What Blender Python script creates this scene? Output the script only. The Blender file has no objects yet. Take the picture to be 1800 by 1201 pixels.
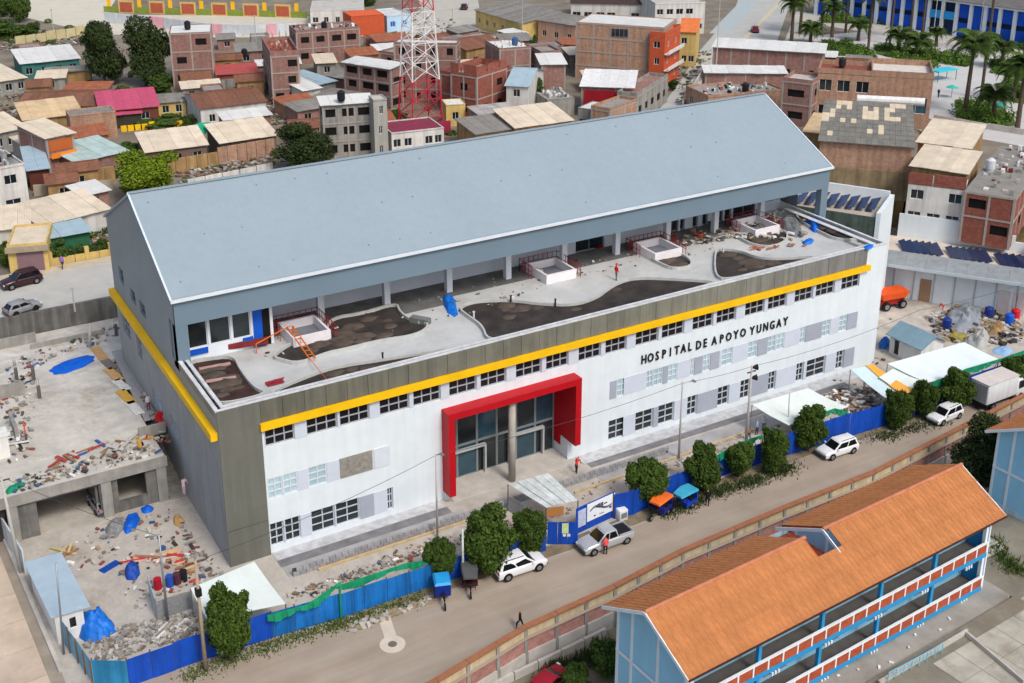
import bpy, bmesh, math, random
import numpy as np
from mathutils import Vector, Matrix
PI = math.pi
rnd = random.Random(7)
S = bpy.context.scene
COL = S.collection
# ------------------------------------------------------------ camera
CP = np.array([-21.745, -81.124, 58.308]); YAW, PIT, ROL, FL_, PX, PY = .527, .337, -.002, 2095.3, 884.5, 377.8
_F = np.array([math.sin(YAW)*math.cos(PIT), math.cos(YAW)*math.cos(PIT), -math.sin(PIT)])
_r0 = np.array([math.cos(YAW), -math.sin(YAW), 0.]); _u0 = np.cross(_r0, _F)
_R = math.cos(ROL)*_r0+math.sin(ROL)*_u0; _U = -math.sin(ROL)*_r0+math.cos(ROL)*_u0
cam_d = bpy.data.cameras.new("camera"); cam = bpy.data.objects.new("camera", cam_d); COL.objects.link(cam)
cam_d.sensor_width = 36; cam_d.lens = FL_/1800*36
cam_d.shift_x = (900-PX)/1800; cam_d.shift_y = -(600.5-PY)/1800
cam_d.clip_start = 1; cam_d.clip_end = 3000
cam.matrix_world = Matrix(((_R[0], _U[0], -_F[0], CP[0]), (_R[1], _U[1], -_F[1], CP[1]), (_R[2], _U[2], -_F[2], CP[2]), (0, 0, 0, 1)))
S.camera = cam
S.render.resolution_x = 1024; S.render.resolution_y = 683
S.view_settings.view_transform = 'Standard'; S.view_settings.look = 'None'
S.view_settings.gamma = 1; S.view_settings.use_curve_mapping = False
S.view_settings.exposure = 0.16
# ------------------------------------------------------------ light
SUN_EL, SUN_AZ = math.radians(50), math.radians(174)     # azimuth clockwise from +Y
w = bpy.data.worlds.new("World"); S.world = w; w.use_nodes = True
nt = w.node_tree; bg = nt.nodes['Background']; sky = nt.nodes.new('ShaderNodeTexSky')
sky.sky_type = 'NISHITA'; sky.sun_disc = False; sky.sun_elevation = SUN_EL; sky.sun_rotation = SUN_AZ
sky.air_density = 1.0; sky.dust_density = 4.0; sky.ozone_density = 1.0
nt.links.new(sky.outputs[0], bg.inputs[0]); bg.inputs[1].default_value = 0.15
sd = bpy.data.lights.new("sun", 'SUN'); sd.energy = 1.5; sd.angle = math.radians(13); sd.color = (1, .98, .95)
sun = bpy.data.objects.new("sun", sd); COL.objects.link(sun)
sdir = Vector((math.sin(SUN_AZ)*math.cos(SUN_EL), math.cos(SUN_AZ)*math.cos(SUN_EL), math.sin(SUN_EL)))
sun.rotation_euler = sdir.to_track_quat('Z', 'Y').to_euler()
# ------------------------------------------------------------ where a point of the map lies
T = 6.5                                                     # level of the town behind the hospital
def ray(x, y): return _F+_R*(x-PX)/FL_-_U*(y-PY)/FL_
def at(x, y, z=0.):
    d = ray(x, y); return Vector(CP+d*(z-CP[2])/d[2])
def atY(x, y, Y=0.):
    d = ray(x, y); return Vector(CP+d*(Y-CP[1])/d[1])
def atX(x, y, X=0.):
    d = ray(x, y); return Vector(CP+d*(X-CP[0])/d[0])
def pr(p):
    d = np.array(p, float)-CP; k = d@_F; return PX+FL_*(d@_R)/k, PY-FL_*(d@_U)/k
def hgt(bx, by, ty, z=0.):
    """height of an upright thing with its foot at (bx,by) and its top on line ty"""
    P = at(bx, by, z); a, b = 0., 60.
    for _ in range(30):
        m = (a+b)/2
        if pr(P+Vector((0, 0, m)))[1] > ty: a = m
        else: b = m
    return a
# ------------------------------------------------------------ materials
def lin(c):
    return tuple(((v/255)/12.92 if v/255 <= .04045 else ((v/255+.055)/1.055)**2.4) for v in c)
_mc = {}
def M(rgb, rough=.8, var=.14, scale=1.2, bump=.15, metal=0., streak=0., corr=0., rand=.0, spec=.3, brick=0, key='', alpha=1., dirt=0.):
    k = (rgb, rough, var, scale, bump, metal, streak, corr, rand, spec, brick, key, alpha, dirt)
    if k in _mc: return _mc[k]
    m = bpy.data.materials.new('surface_%d' % len(_mc)); m.use_nodes = True; _mc[k] = m
    n = m.node_tree.nodes; L = m.node_tree.links; b = n['Principled BSDF']
    c = lin(rgb); b.inputs['Roughness'].default_value = rough; b.inputs['Metallic'].default_value = metal
    b.inputs['Specular IOR Level'].default_value = spec
    tc = n.new('ShaderNodeTexCoord'); geo = tc.outputs['Object']
    no = n.new('ShaderNodeTexNoise'); no.inputs['Scale'].default_value = scale; no.inputs['Detail'].default_value = 7; no.inputs['Roughness'].default_value = .62
    L.new(geo, no.inputs['Vector'])
    mr = n.new('ShaderNodeMapRange'); mr.inputs[1].default_value = .3; mr.inputs[2].default_value = .7
    mr.inputs[3].default_value = 1-var; mr.inputs[4].default_value = 1+var*.8
    L.new(no.outputs['Fac'], mr.inputs[0]); val = mr.outputs[0]
    def mul(a, bb):
        x = n.new('ShaderNodeMath'); x.operation = 'MULTIPLY'; L.new(a, x.inputs[0]); L.new(bb, x.inputs[1]); return x.outputs[0]
    if rand:
        oi = n.new('ShaderNodeObjectInfo'); r = n.new('ShaderNodeMapRange'); r.inputs[3].default_value = 1-rand; r.inputs[4].default_value = 1+rand
        L.new(oi.outputs['Random'], r.inputs[0]); val = mul(val, r.outputs[0])
    if streak:
        mp = n.new('ShaderNodeMapping'); mp.inputs['Scale'].default_value = (1.6, 1.6, .12); L.new(geo, mp.inputs[0])
        n2 = n.new('ShaderNodeTexNoise'); n2.inputs['Scale'].default_value = 1.0; n2.inputs['Detail'].default_value = 5; L.new(mp.outputs[0], n2.inputs['Vector'])
        r = n.new('ShaderNodeMapRange'); r.inputs[1].default_value = .42; r.inputs[2].default_value = .62; r.inputs[3].default_value = 1; r.inputs[4].default_value = 1-streak
        L.new(n2.outputs['Fac'], r.inputs[0]); val = mul(val, r.outputs[0])
    col = n.new('ShaderNodeVectorMath'); col.operation = 'SCALE'; col.inputs[0].default_value = c; L.new(val, col.inputs['Scale'])
    out = col.outputs[0]
    if key == 'road':
        mp = n.new('ShaderNodeMapping'); mp.inputs['Scale'].default_value = (.05, .9, 1); L.new(geo, mp.inputs[0])
        n2 = n.new('ShaderNodeTexNoise'); n2.inputs['Scale'].default_value = 1.0; n2.inputs['Detail'].default_value = 8; n2.inputs['Roughness'].default_value = .7; L.new(mp.outputs[0], n2.inputs['Vector'])
        r = n.new('ShaderNodeMapRange'); r.inputs[1].default_value = .35; r.inputs[2].default_value = .65; L.new(n2.outputs['Fac'], r.inputs[0]); mx = n.new('ShaderNodeMixRGB'); L.new(r.outputs[0], mx.inputs[0]); L.new(out, mx.inputs[1])
        vm = n.new('ShaderNodeVectorMath'); vm.operation = 'MULTIPLY'; L.new(out, vm.inputs[0]); vm.inputs[1].default_value = (.86, .82, .78); L.new(vm.outputs[0], mx.inputs[2]); out = mx.outputs[0]
    if dirt:
        n3 = n.new('ShaderNodeTexNoise'); n3.inputs['Scale'].default_value = .22; n3.inputs['Detail'].default_value = 9; n3.inputs['Roughness'].default_value = .7; L.new(geo, n3.inputs['Vector'])
        r = n.new('ShaderNodeMapRange'); r.inputs[1].default_value = .5; r.inputs[2].default_value = .68; r.inputs[4].default_value = dirt
        L.new(n3.outputs['Fac'], r.inputs[0]); mx = n.new('ShaderNodeMixRGB'); L.new(r.outputs[0], mx.inputs[0]); L.new(out, mx.inputs[1])
        mx.inputs[2].default_value = (*lin((120, 104, 86)), 1); out = mx.outputs[0]
    if brick:
        sp = n.new('ShaderNodeSeparateXYZ'); L.new(geo, sp.inputs[0]); ad = n.new('ShaderNodeMath'); L.new(sp.outputs[0], ad.inputs[0]); L.new(sp.outputs[1], ad.inputs[1])
        cb = n.new('ShaderNodeCombineXYZ'); L.new(ad.outputs[0], cb.inputs[0]); L.new(sp.outputs[2], cb.inputs[1])
        bt = n.new('ShaderNodeTexBrick'); bt.inputs['Scale'].default_value = 1; bt.inputs['Brick Width'].default_value = .34; bt.inputs['Row Height'].default_value = .17
        bt.inputs['Mortar Size'].default_value = .018; bt.inputs['Color1'].default_value = (.8, .8, .8, 1); bt.inputs['Color2'].default_value = (1.12, 1.1, 1.08, 1); bt.inputs['Mortar'].default_value = (1.05, 1.15, 1.25, 1)
        L.new(cb.outputs[0], bt.inputs['Vector']); vm = n.new('ShaderNodeVectorMath'); vm.operation = 'MULTIPLY'; L.new(out, vm.inputs[0]); L.new(bt.outputs['Color'], vm.inputs[1]); out = vm.outputs[0]
    L.new(out, b.inputs['Base Color'])
    h = no.outputs['Fac']
    if corr:
        wv = n.new('ShaderNodeTexWave'); wv.inputs['Scale'].default_value = corr; wv.wave_profile = 'SIN'; L.new(geo, wv.inputs['Vector'])
        ad = n.new('ShaderNodeMath'); ad.operation = 'MULTIPLY_ADD'; L.new(wv.outputs['Fac'], ad.inputs[0]); ad.inputs[1].default_value = 3; L.new(h, ad.inputs[2]); h = ad.outputs[0]
    if bump:
        bp = n.new('ShaderNodeBump'); bp.inputs['Strength'].default_value = bump; bp.inputs['Distance'].default_value = .05
        L.new(h, bp.inputs['Height']); L.new(bp.outputs[0], b.inputs['Normal'])
    return m
def glass(rgb=(28, 36, 42), rough=.12): return M(rgb, rough, .35, .6, 0, 0, spec=.6, rand=.35, key='g')
WHITE = M((216, 225, 229), .75, .05, .5, .04, streak=.04)
WHITE2 = M((226, 226, 222), .75, .1, .8, .08, streak=.12, rand=.06)
CONC = M((150, 148, 142), .9, .2, 1.0, .3, streak=.15)
CONCD = M((112, 111, 107), .9, .28, .7, .35, streak=.35)
CONCL = M((186, 182, 174), .9, .16, .8, .25, dirt=.25)
BRICK = M((148, 112, 102), .92, .22, 1.4, .3, streak=.15, rand=.12, brick=1)
BRICKR = M((140, 82, 68), .92, .25, 1.5, .3, rand=.1, brick=1)
BRICKT = M((172, 136, 112), .92, .2, 1.2, .3, streak=.2, rand=.1, brick=1)
FRAMEC = M((158, 150, 142), .9, .15, 1.5, .2)
GLASS = glass(); GLASSB = M((44, 74, 88), .12, .3, .6, 0, spec=.6, rand=.3, key='gb')
VOID = M((22, 20, 19), .95, .2, 1, 0, rand=.3)
STEEL = M((150, 155, 158), .45, .1, 3, .05, .6)
BLACK = M((26, 26, 28), .6, .1, 3, .05)
CREAM = M((214, 200, 176), .7, .12, .7, .2, corr=1.6, rand=.07, dirt=.2)
ROOFW = M((214, 214, 208), .6, .1, .8, .2, corr=1.6, rand=.07, dirt=.15)
ROOFG = M((134, 131, 124), .85, .22, .9, .3, corr=1.3, rand=.12, dirt=.3)
ROOFB = M((160, 182, 192), .55, .1, .8, .2, corr=1.6, rand=.05)
TILE = M((132, 90, 70), .9, .3, 2.2, .5, corr=2.0, rand=.14, dirt=.3)
PINK = M((190, 80, 108), .6, .12, 1.0, .3, corr=1.8, rand=.08)
# ------------------------------------------------------------ mesh helpers
def V(*a): return Vector(a)
class MB:
    def __init__(s): s.v = []; s.f = []; s.m = []
    def quad(s, a, b, c, d, m=0):
        i = len(s.v); s.v += [tuple(a), tuple(b), tuple(c), tuple(d)]; s.f.append((i, i+1, i+2, i+3)); s.m.append(m)
    def tri(s, a, b, c, m=0):
        i = len(s.v); s.v += [tuple(a), tuple(b), tuple(c)]; s.f.append((i, i+1, i+2)); s.m.append(m)
    def hexa(s, p, m=0):            # p: 4 bottom (ccw), 4 top
        i = len(s.v); s.v += [tuple(q) for q in p]
        for q in ((3, 2, 1, 0), (4, 5, 6, 7), (0, 1, 5, 4), (1, 2, 6, 5), (2, 3, 7, 6), (3, 0, 4, 7)): s.f.append(tuple(i+k for k in q)); s.m.append(m)
    def box(s, x0, y0, z0, x1, y1, z1, m=0):
        s.hexa([(x0, y0, z0), (x1, y0, z0), (x1, y1, z0), (x0, y1, z0), (x0, y0, z1), (x1, y0, z1), (x1, y1, z1), (x0, y1, z1)], m)
    def prism(s, poly, z0, z1, m=0):    # poly ccw, z may be numbers
        n = len(poly); i = len(s.v)
        s.v += [(p[0], p[1], z0) for p in poly]+[(p[0], p[1], z1) for p in poly]
        s.f.append(tuple(i+k for k in range(n-1, -1, -1))); s.f.append(tuple(i+n+k for k in range(n))); s.m += [m, m]
        for k in range(n): s.f.append((i+k, i+(k+1) % n, i+n+(k+1) % n, i+n+k)); s.m.append(m)
    def tube(s, a, b, r, r2=None, n=8, m=0, cap=True):
        a = Vector(a); b = Vector(b); r2 = r if r2 is None else r2
        d = (b-a).normalized(); u = d.orthogonal().normalized(); w_ = d.cross(u); i = len(s.v)
        for P, q in ((a, r), (b, r2)):
            for k in range(n):
                t = 2*PI*k/n; s.v.append(tuple(P+u*math.cos(t)*q+w_*math.sin(t)*q))
        for k in range(n): s.f.append((i+k, i+(k+1) % n, i+n+(k+1) % n, i+n+k)); s.m.append(m)
        if cap: s.f.append(tuple(i+k for k in range(n-1, -1, -1))); s.f.append(tuple(i+n+k for k in range(n))); s.m += [m, m]
    def bar(s, a, b, w_, h, m=0):       # rectangular bar from a to b, b-a mostly level or upright
        a = Vector(a); b = Vector(b); d = (b-a).normalized(); up = V(0, 0, 1) if abs(d.z) < .9 else V(1, 0, 0)
        u = d.cross(up).normalized()*w_/2; t = u.cross(d).normalized()*h/2
        s.hexa([a-u-t, a+u-t, b+u-t, b-u-t, a-u+t, a+u+t, b+u+t, b-u+t], m)
    def blob(s, c, rx, ry, rz, n=7, seed=0, rough=.25, m=0):
        r = random.Random(seed); i = len(s.v); rings = n//2+1
        for a in range(rings+1):
            ph = PI*a/rings-PI/2
            for b in range(n):
                t = 2*PI*b/n+a*.3; k = 1+r.uniform(-rough, rough)
                s.v.append((c[0]+rx*k*math.cos(ph)*math.cos(t), c[1]+ry*k*math.cos(ph)*math.sin(t), c[2]+rz*math.sin(ph)*(k if 0 < a < rings else 1)))
        for a in range(rings):
            for b in range(n): s.f.append((i+a*n+b, i+a*n+(b+1) % n, i+(a+1)*n+(b+1) % n, i+(a+1)*n+b)); s.m.append(m)
    def mesh(s, name, mats, smooth=False):
        me = bpy.data.meshes.new(name); me.from_pydata(s.v, [], s.f)
        if not isinstance(mats, (list, tuple)): mats = [mats]
        for x in mats: me.materials.append(x)
        if len(mats) > 1: me.polygons.foreach_set('material_index', s.m)
        if smooth: me.polygons.foreach_set('use_smooth', [True]*len(me.polygons))
        me.update(); return me
def put(name, me, parent=None, loc=None, rz=0., sc=None):
    o = bpy.data.objects.new(name, me); COL.objects.link(o)
    if parent: o.parent = parent
    if loc is not None: o.location = loc
    if rz: o.rotation_euler = (0, 0, rz)
    if sc is not None: o.scale = sc if isinstance(sc, (tuple, list)) else (sc, sc, sc)
    return o
def part(name, mb, mat, parent=None, smooth=False, **k): return put(name, mb.mesh(name, mat, smooth), parent, **k)
def tag(o, label=None, cat=None, group=None, kind=None):
    if label: o['label'] = label
    if cat: o['category'] = cat
    if group: o['group'] = group
    if kind: o['kind'] = kind
    return o
def thing(name, label, cat, loc=(0, 0, 0), rz=0., group=None):
    o = bpy.data.objects.new(name, None); COL.objects.link(o); o.location = loc; o.rotation_euler = (0, 0, rz); o.empty_display_size = .3
    return tag(o, label, cat, group)
def solid(name, mb, mat, label, cat, group=None, smooth=False, **k): return tag(part(name, mb, mat, None, smooth, **k), label, cat, group)
def struct(name, mb, mat, parent=None):
    o = part(name, mb, mat, parent)
    if not parent: o['kind'] = 'structure'
    return o
def copy_thing(root, loc, rz=None, label=None, sc=None):
    kids = {}
    for o in list(COL.objects):
        if o.parent: kids.setdefault(o.parent.name, []).append(o)
    def rec(o, p):
        c = o.copy(); COL.objects.link(c); c.parent = p
        for ch in kids.get(o.name, []): rec(ch, c)
        return c
    r = rec(root, None); r.location = loc
    if rz is not None: r.rotation_euler = (0, 0, rz)
    if label: r['label'] = label
    if sc: r.scale = (sc, sc, sc)
    return r
def wall(mb, O, U, L, z0, z1, holes=(), dep=.25, N=None):
    """upright wall sheet from O along U, with openings (u0,v0,u1,v1) and their reveals, outward normal N"""
    O = Vector(O); U = Vector(U).normalized(); N = N or V(U.y, -U.x, 0)
    xs = sorted({0., L, *[min(max(h[k], 0), L) for h in holes for k in (0, 2)]}); zs = sorted({z0, z1, *[min(max(h[k], z0), z1) for h in holes for k in (1, 3)]})
    P = lambda u, v, d=0.: O+U*u-N*d+V(0, 0, v)
    for i in range(len(xs)-1):
        run = None
        for j in range(len(zs)-1):
            cx, cz = (xs[i]+xs[i+1])/2, (zs[j]+zs[j+1])/2
            hole = any(h[0] < cx < h[2] and h[1] < cz < h[3] for h in holes)
            if hole:
                if run is not None: mb.quad(P(xs[i], run), P(xs[i+1], run), P(xs[i+1], zs[j]), P(xs[i], zs[j])); run = None
            elif run is None: run = zs[j]
        if run is not None: mb.quad(P(xs[i], run), P(xs[i+1], run), P(xs[i+1], z1), P(xs[i], z1))
    for a, b, c, d in holes:
        mb.quad(P(a, b), P(c, b), P(c, b, dep), P(a, b, dep)); mb.quad(P(a, d, dep), P(c, d, dep), P(c, d), P(a, d))
        mb.quad(P(a, b), P(a, b, dep), P(a, d, dep), P(a, d)); mb.quad(P(c, b, dep), P(c, b), P(c, d), P(c, d, dep))
_wc = {}
def window(parent, O, U, hole, dep, nx=2, nz=1, fm=None, gm=None, bar=.07, N=None, name='window', sill=False):
    """window in a hole: frame with bars, pane as its child"""
    U = Vector(U).normalized(); a, b, c, d = hole; wd, ht = c-a, d-b
    fm = fm or WHITE2; gm = gm or GLASS
    k = (round(wd, 2), round(ht, 2), nx, nz, fm.name, gm.name, bar)
    if k not in _wc:
        f = MB(); t = bar
        f.box(0, -.05, 0, wd, .05, t); f.box(0, -.05, ht-t, wd, .05, ht); f.box(0, -.05, t, t, .05, ht-t); f.box(wd-t, -.05, t, wd, .05, ht-t)
        for i in range(1, nx): x = wd*i/nx; f.box(x-t/2, -.045, t, x+t/2, .045, ht-t)
        for i in range(1, nz): z = ht*i/nz; f.box(t, -.04, z-t/2, wd-t, .04, z+t/2)
        g = MB(); g.quad((0, .02, 0), (wd, .02, 0), (wd, .02, ht), (0, .02, ht))
        _wc[k] = (f.mesh('frame', fm), g.mesh('pane', gm))
    N = N or V(U.y, -U.x, 0)
    p = Vector(O)+U*a-N*(dep*.7)+V(0, 0, b)
    o = put(name, _wc[k][0], parent, p, math.atan2(U.y, U.x)); put('pane', _wc[k][1], o); return o
# ============================================================ the setting: ground, roads
DIRT = M((176, 163, 146), .95, .16, .35, .3, dirt=.3)
ROAD = M((165, 153, 138), .93, .1, .25, .2, dirt=.15, key='road')
STREETC = M((178, 174, 164), .92, .12, .5, .2, dirt=.25)
YARDC = M((182, 176, 166), .92, .26, .45, .35, dirt=.6)
TOWNG = M((126, 118, 104), .95, .35, .2, .4, dirt=.7)
GRASS = M((74, 96, 36), .95, .45, 1.5, .5); GRASSD = M((58, 76, 34), .95, .5, 1.2, .5)
def sheet(name, pts, z, mat, thick=.0):
    mb = MB(); pts = [(p[0], p[1]) for p in pts]
    a = sum(pts[i][0]*pts[(i+1) % len(pts)][1]-pts[(i+1) % len(pts)][0]*pts[i][1] for i in range(len(pts)))
    if a < 0: pts = pts[::-1]
    if thick: mb.prism(pts, z-thick, z)
    else:
        mb.v = [(x, y, z) for x, y in pts]; mb.f = [tuple(range(len(pts)))]; mb.m = [0]
    return struct(name, mb, mat)
CW = [(-60, -24.6), (7.9, -20.9), (16.1, -19.2), (24.5, -18.6), (31.9, -17.6), (43.3, -17.1), (54.2, -16.9), (79, -14.1), (120, -9.8)]   # school boundary wall line
BND = [(-300, 44.6), (2.6, 44.6), (30, 45.5), (107, 43.3), (108.6, 29), (124, 9), (140, -8), (420, -60)]
sheet('ground', [(-300, -32)]+CW+[(139.8, -8.2), (124.2, 9.2), (108.9, 29.1), (107.3, 43.5), (30, 45.7), (2.6, 44.8), (-300, 44.8)], 0, YARDC)
sheet('town_ground', BND+[(2500, -200), (2500, 2500), (-1500, 2500), (-1500, 44.6)], T, TOWNG)
sheet('school_ground', [(-300, -300), (420, -300), (420, -62), (140, -8.4), (120, -10), (79, -14.3), (54.2, -17.1), (43.3, -17.3), (31.9, -17.8), (24.5, -18.8), (16.1, -19.4), (7.9, -21.1), (-60, -24.8), (-300, -32.2)], -2.8, M((126, 120, 100), .95, .35, .3, .4, dirt=.5))
# the dirt road in front, between fence and school wall
sheet('street', [(-13.2, -9.3), (0, -9.9), (13, -11.6), (25, -12.1), (38, -11.6), (52, -10.9), (63, -11.5), (74, -12), (84, -11.6), (128, -5), (128, -9), (120, -10.2), (79, -14.5), (54, -17.3), (43, -17.5), (32, -18), (24.5, -19), (16, -19.6), (8, -21.3), (-20, -23.2), (-22, -9.8)], .006, ROAD)
sheet('verge', [(-12.5, -8.4), (0, -8.2), (13, -10), (25, -10.6), (38, -10), (52, -9.3), (63, -10.1), (74, -10.5), (84, -10.1), (84, -11.5), (74, -11.9), (63, -11.4), (52, -10.8), (38, -11.5), (25, -12.0), (13, -11.5), (0, -9.8), (-12.5, -9.2)], .012, M((128, 116, 92), .95, .4, 1.0, .5, dirt=.4))
# side street lower left: concrete slabs with open joints
o = sheet('side_street', [at(-260, 560), at(0, 935), at(28, 985), at(104, 1170), at(128, 1235), at(-400, 1400)], .02, M((150, 140, 126), .95, .25, .4, .3))
p0 = at(100, 1185); d = (at(0, 940)-p0).normalized(); nrm = V(-d.y, d.x, 0)
for i in range(9):
    for j in range(4):
        mb = MB(); a = p0+d*(i*3.6-3.4)+nrm*(.6+j*3.3)
        u, v = d*3.52, nrm*3.22; k = rnd.uniform(-.012, .012)
        mb.hexa([a+V(0, 0, .0), a+u, a+u+v, a+v, a+V(0, 0, .11+k), a+u+V(0, 0, .11+k), a+u+v+V(0, 0, .11-k), a+v+V(0, 0, .11)])
        s = part('paving_slab', mb, M((196, 178, 158), .92, .14, .5, .25, dirt=.3, rand=.06), o)
sheet('kerb', [at(0, 925), at(30, 985), at(110, 1180), at(104, 1184), at(20, 985), at(-6, 925)], .2, CONCL, .18)
# street and retaining wall behind the hospital
sheet('back_street', [(-80, 44.8), (2.5, 44.8), (30, 45.7), (107, 43.6), (106, 52), (30, 55.5), (-80, 56.2)], T+.008, M((184, 182, 174), .9, .1, .3, .2, dirt=.15))
sheet('pavement', [(-80, 56.2), (30, 55.5), (106, 52), (106, 54), (30, 57.2), (-80, 57.9)], T+.13, M((190, 178, 156), .9, .15, .5, .2), .13)
mb = MB(); mb.box(-80, 44.3, 4.0, 3.2, 44.75, T+.25)
for k in range(14): mb.box(-40+k*3.1, 44.22, 4.2, -39.7+k*3.1, 44.3, T+.2)
solid('retaining_wall', mb, CONCD, 'dark stained concrete retaining wall between work deck and back street', 'wall')
mb = MB()
cut = [V(60, 45.6, 0), V(107.1, 43.4, 0), V(108.7, 29, 0), V(124.1, 9, 0), V(140, -8, 0)]
TAN = M((148, 126, 88), .95, .3, .35, .6, streak=.3)
for i in range(len(cut)-1):
    a, b = cut[i], cut[i+1]; n = V(b.y-a.y, a.x-b.x, 0).normalized(); N_ = 14
    for k in range(N_):
        for j in range(5):
            P = lambda s_, t: a.lerp(b, s_/N_)+n*(1.3*(1-t/5)+.25*math.sin(s_*2.3+t*1.7))+V(0, 0, T*t/5)
            mb.quad(P(k, j), P(k+1, j), P(k+1, j+1), P(k, j+1))
struct('earth_bank', mb, TAN)
# ============================================================ hospital
H = thing('hospital_building', 'long white hospital with pale blue gable roof, yellow band and red entrance portal', 'hospital', (0, 0, 0))
L, L2, D, HT = 72.16, 73.3, 33.48, 14.
OLIVE = M((106, 107, 98), .8, .1, .5, .1, streak=.12, rand=.035); METAL = M((110, 130, 144), .5, .05, .25, .03)
METALR = M((143, 158, 166), .5, .035, .15, .05, streak=.03, corr=.5); METALG = M((132, 144, 150), .5, .06, .25, .03, streak=.06); YEL = M((236, 186, 8), .6, .1, .6, .03); RED = M((178, 8, 24), .5, .1, .6, .03)  # METALG: same metal as METAL, colour lightened for the light on the gable
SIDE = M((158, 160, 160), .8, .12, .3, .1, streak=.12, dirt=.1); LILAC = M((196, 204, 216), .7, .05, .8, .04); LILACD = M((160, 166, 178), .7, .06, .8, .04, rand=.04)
UX = V(1, 0, 0); holes = []
def xs(px, py): return atY(px, py).x
rib = [(467, 519), (540, 594), (598, 650), (668, 720), (727, 775), (790, 838), (845, 890), (907, 952), (960, 999), (1017, 1056), (1064, 1101), (1117, 1157), (1163, 1202), (1217, 1253), (1259, 1293), (1309, 1343), (1349, 1382), (1396, 1428), (1433, 1466), (1478, 1510)]
RB = [(xs(a, 788-(a-467)*.2733), 9.8, xs(b, 788-(b-467)*.2733), 11.28) for a, b in rib]
my = lambda x: 878-(x-473)*.2948
MID = [(472, 497, 'w'), (499, 524, 'w'), (543, 575, 'w'), (598, 655, 's'), (658, 686, 'l'), (1071, 1083, 'p'), (1083, 1102, 'w'), (1135, 1147, 'w'), (1148, 1164, 'w'), (1164, 1173, 'p'), (1173, 1189, 'w'), (1212, 1219, 'w'), (1219, 1234, 'p'), (1234, 1247, 'w'), (1247, 1263, 'p'), (1267, 1286, 'w'), (1313, 1330, 'w'), (1330, 1348, 'p'), (1348, 1362, 'w'), (1363, 1377, 'w'), (1404, 1414, 'w'), (1414, 1443, 'p'), (1443, 1458, 'w'), (1473, 1487, 'w'), (1487, 1505, 'p')]
ly = lambda x: 963-(x-477)*.3159
LOW = [(477, 501, 'w'), (503, 530, 'w'), (549, 590, 'w'), (592, 633, 'w'), (634, 658, 'p'), (682, 692, 'w'), (1069, 1099, 'w'), (1116, 1147, 'w'), (1147, 1156, 'p'), (1156, 1184, 'w'), (1207, 1224, 'w'), (1224, 1260, 'p'), (1260, 1280, 'w'), (1300, 1317, 'w'), (1317, 1349, 'p'), (1349, 1362, 'w'), (1398, 1411, 'w'), (1416, 1449, 'w'), (1468, 1481, 'w'), (1481, 1499, 'p')]
MD = [(xs(a, my(a)), 5.06, xs(b, my(b)), 6.9, k) for a, b, k in MID]
LW = [(xs(a, ly(a)), .62, xs(b, ly(b)), 2.75, k) for a, b, k in LOW]
mb = MB(); PX0, PX1, PZ = 19.3, 32.9, 8.9        # portal
hs = [h for h in RB]+[h[:4] for h in MD if h[4] in 'w']+[h[:4] for h in LW if h[4] in 'w']+[(PX0+.4, -.5, PX1-.3, 8.3)]
wall(mb, (0, 0, 0), UX, L, -2.6, 14, hs, .3)
part('wall', mb, WHITE, H)
mb = MB()
wall(mb, (L, 0, 0), V(0, 1, 0), D, -2.6, 14, [], .3); wall(mb, (L, D, 0), V(-1, 0, 0), L, 0, 14, [], .3)
part('end_wall', mb, WHITE2, H)
for h in RB: window(H, (0, 0, 0), UX, h, .3, 3, 2, M((164, 166, 174), .6, .08), M((30, 29, 32), .3, .3, .6, 0, rand=.3), .1)
GL = M((172, 196, 204), .2, .12, .8, 0, spec=.5, rand=.1, key='gl'); GD = M((36, 44, 48), .15, .4, .5, 0, spec=.6, rand=.4, key='gd')
for h in MD:
    if h[4] == 'w': window(H, (0, 0, 0), UX, h[:4], .12, 2, 3, M((205, 214, 220), .5, .05), GL, .09)
for h in LW:
    if h[4] == 'w': window(H, (0, 0, 0), UX, h[:4], .3, 2, 3, M((190, 196, 202), .5, .06), GD, .09)
mb = MB()   # pale band around the middle and lower windows, built as thin cladding pieces between the openings
def gaps(lst, z0, z1, x0, x1):
    c = x0
    for h in sorted(lst):
        if h[0] > c+.05 and h[0] <= x1: mb = MB(); mb.box(c+.02, -.03, z0, h[0]-.02, 0, z1); part('band_panel', mb, LILAC, H)
        c = max(c, h[2])
for z0, z1, arr, sp in ((5.06, 6.9, MD, ((3.6, 18.1), (38.5, 69.2))), (.62, 2.75, LW, ((3.6, 18.2), (38.6, 69)))):
    for x0, x1 in sp: gaps([h for h in arr if x0-.3 <= h[0] < x1], z0, z1, x0, x1)
gaps(RB, 9.8, 11.28, 3.6, 69)
for h in MD+LW:
    if h[4] in 'pls':
        mb = MB(); mb.box(h[0]+.02, -.06, h[1], h[2]-.02, 0, h[3])
        q = part('infill_panel', mb, {'p': LILACD, 'l': M((206, 212, 220), .7, .05), 's': M((140, 136, 128), .9, .3, 3, .4)}[h[4]], H)
        if h[4] == 's': q['label'] = 'rough grey stone infill panel'
# olive cladding
mb = MB(); mb.box(0.003, -.14, 3.3, 3.42, 0, HT-.02); mb.box(0.003, -.14, -.6, 3.42, 0, 3.24); part('corner_panel', mb, OLIVE, H)
BX1 = 69.35; n = 36
for i in range(n):
    x0 = 3.46+(BX1-3.46)*i/n; mb = MB(); mb.box(x0, -.1-.012*(i % 2), 12.12, x0+(BX1-3.46)/n-.035, 0, HT-.03)
    if i == 0: pm = mb.mesh('facade_panel', OLIVE)
    q = part('facade_panel', mb, M((104+min(24, i), 104+min(24, i), 92+min(34, i)), .85, .12, .6, .12, streak=.22, rand=.04), H)
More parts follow.
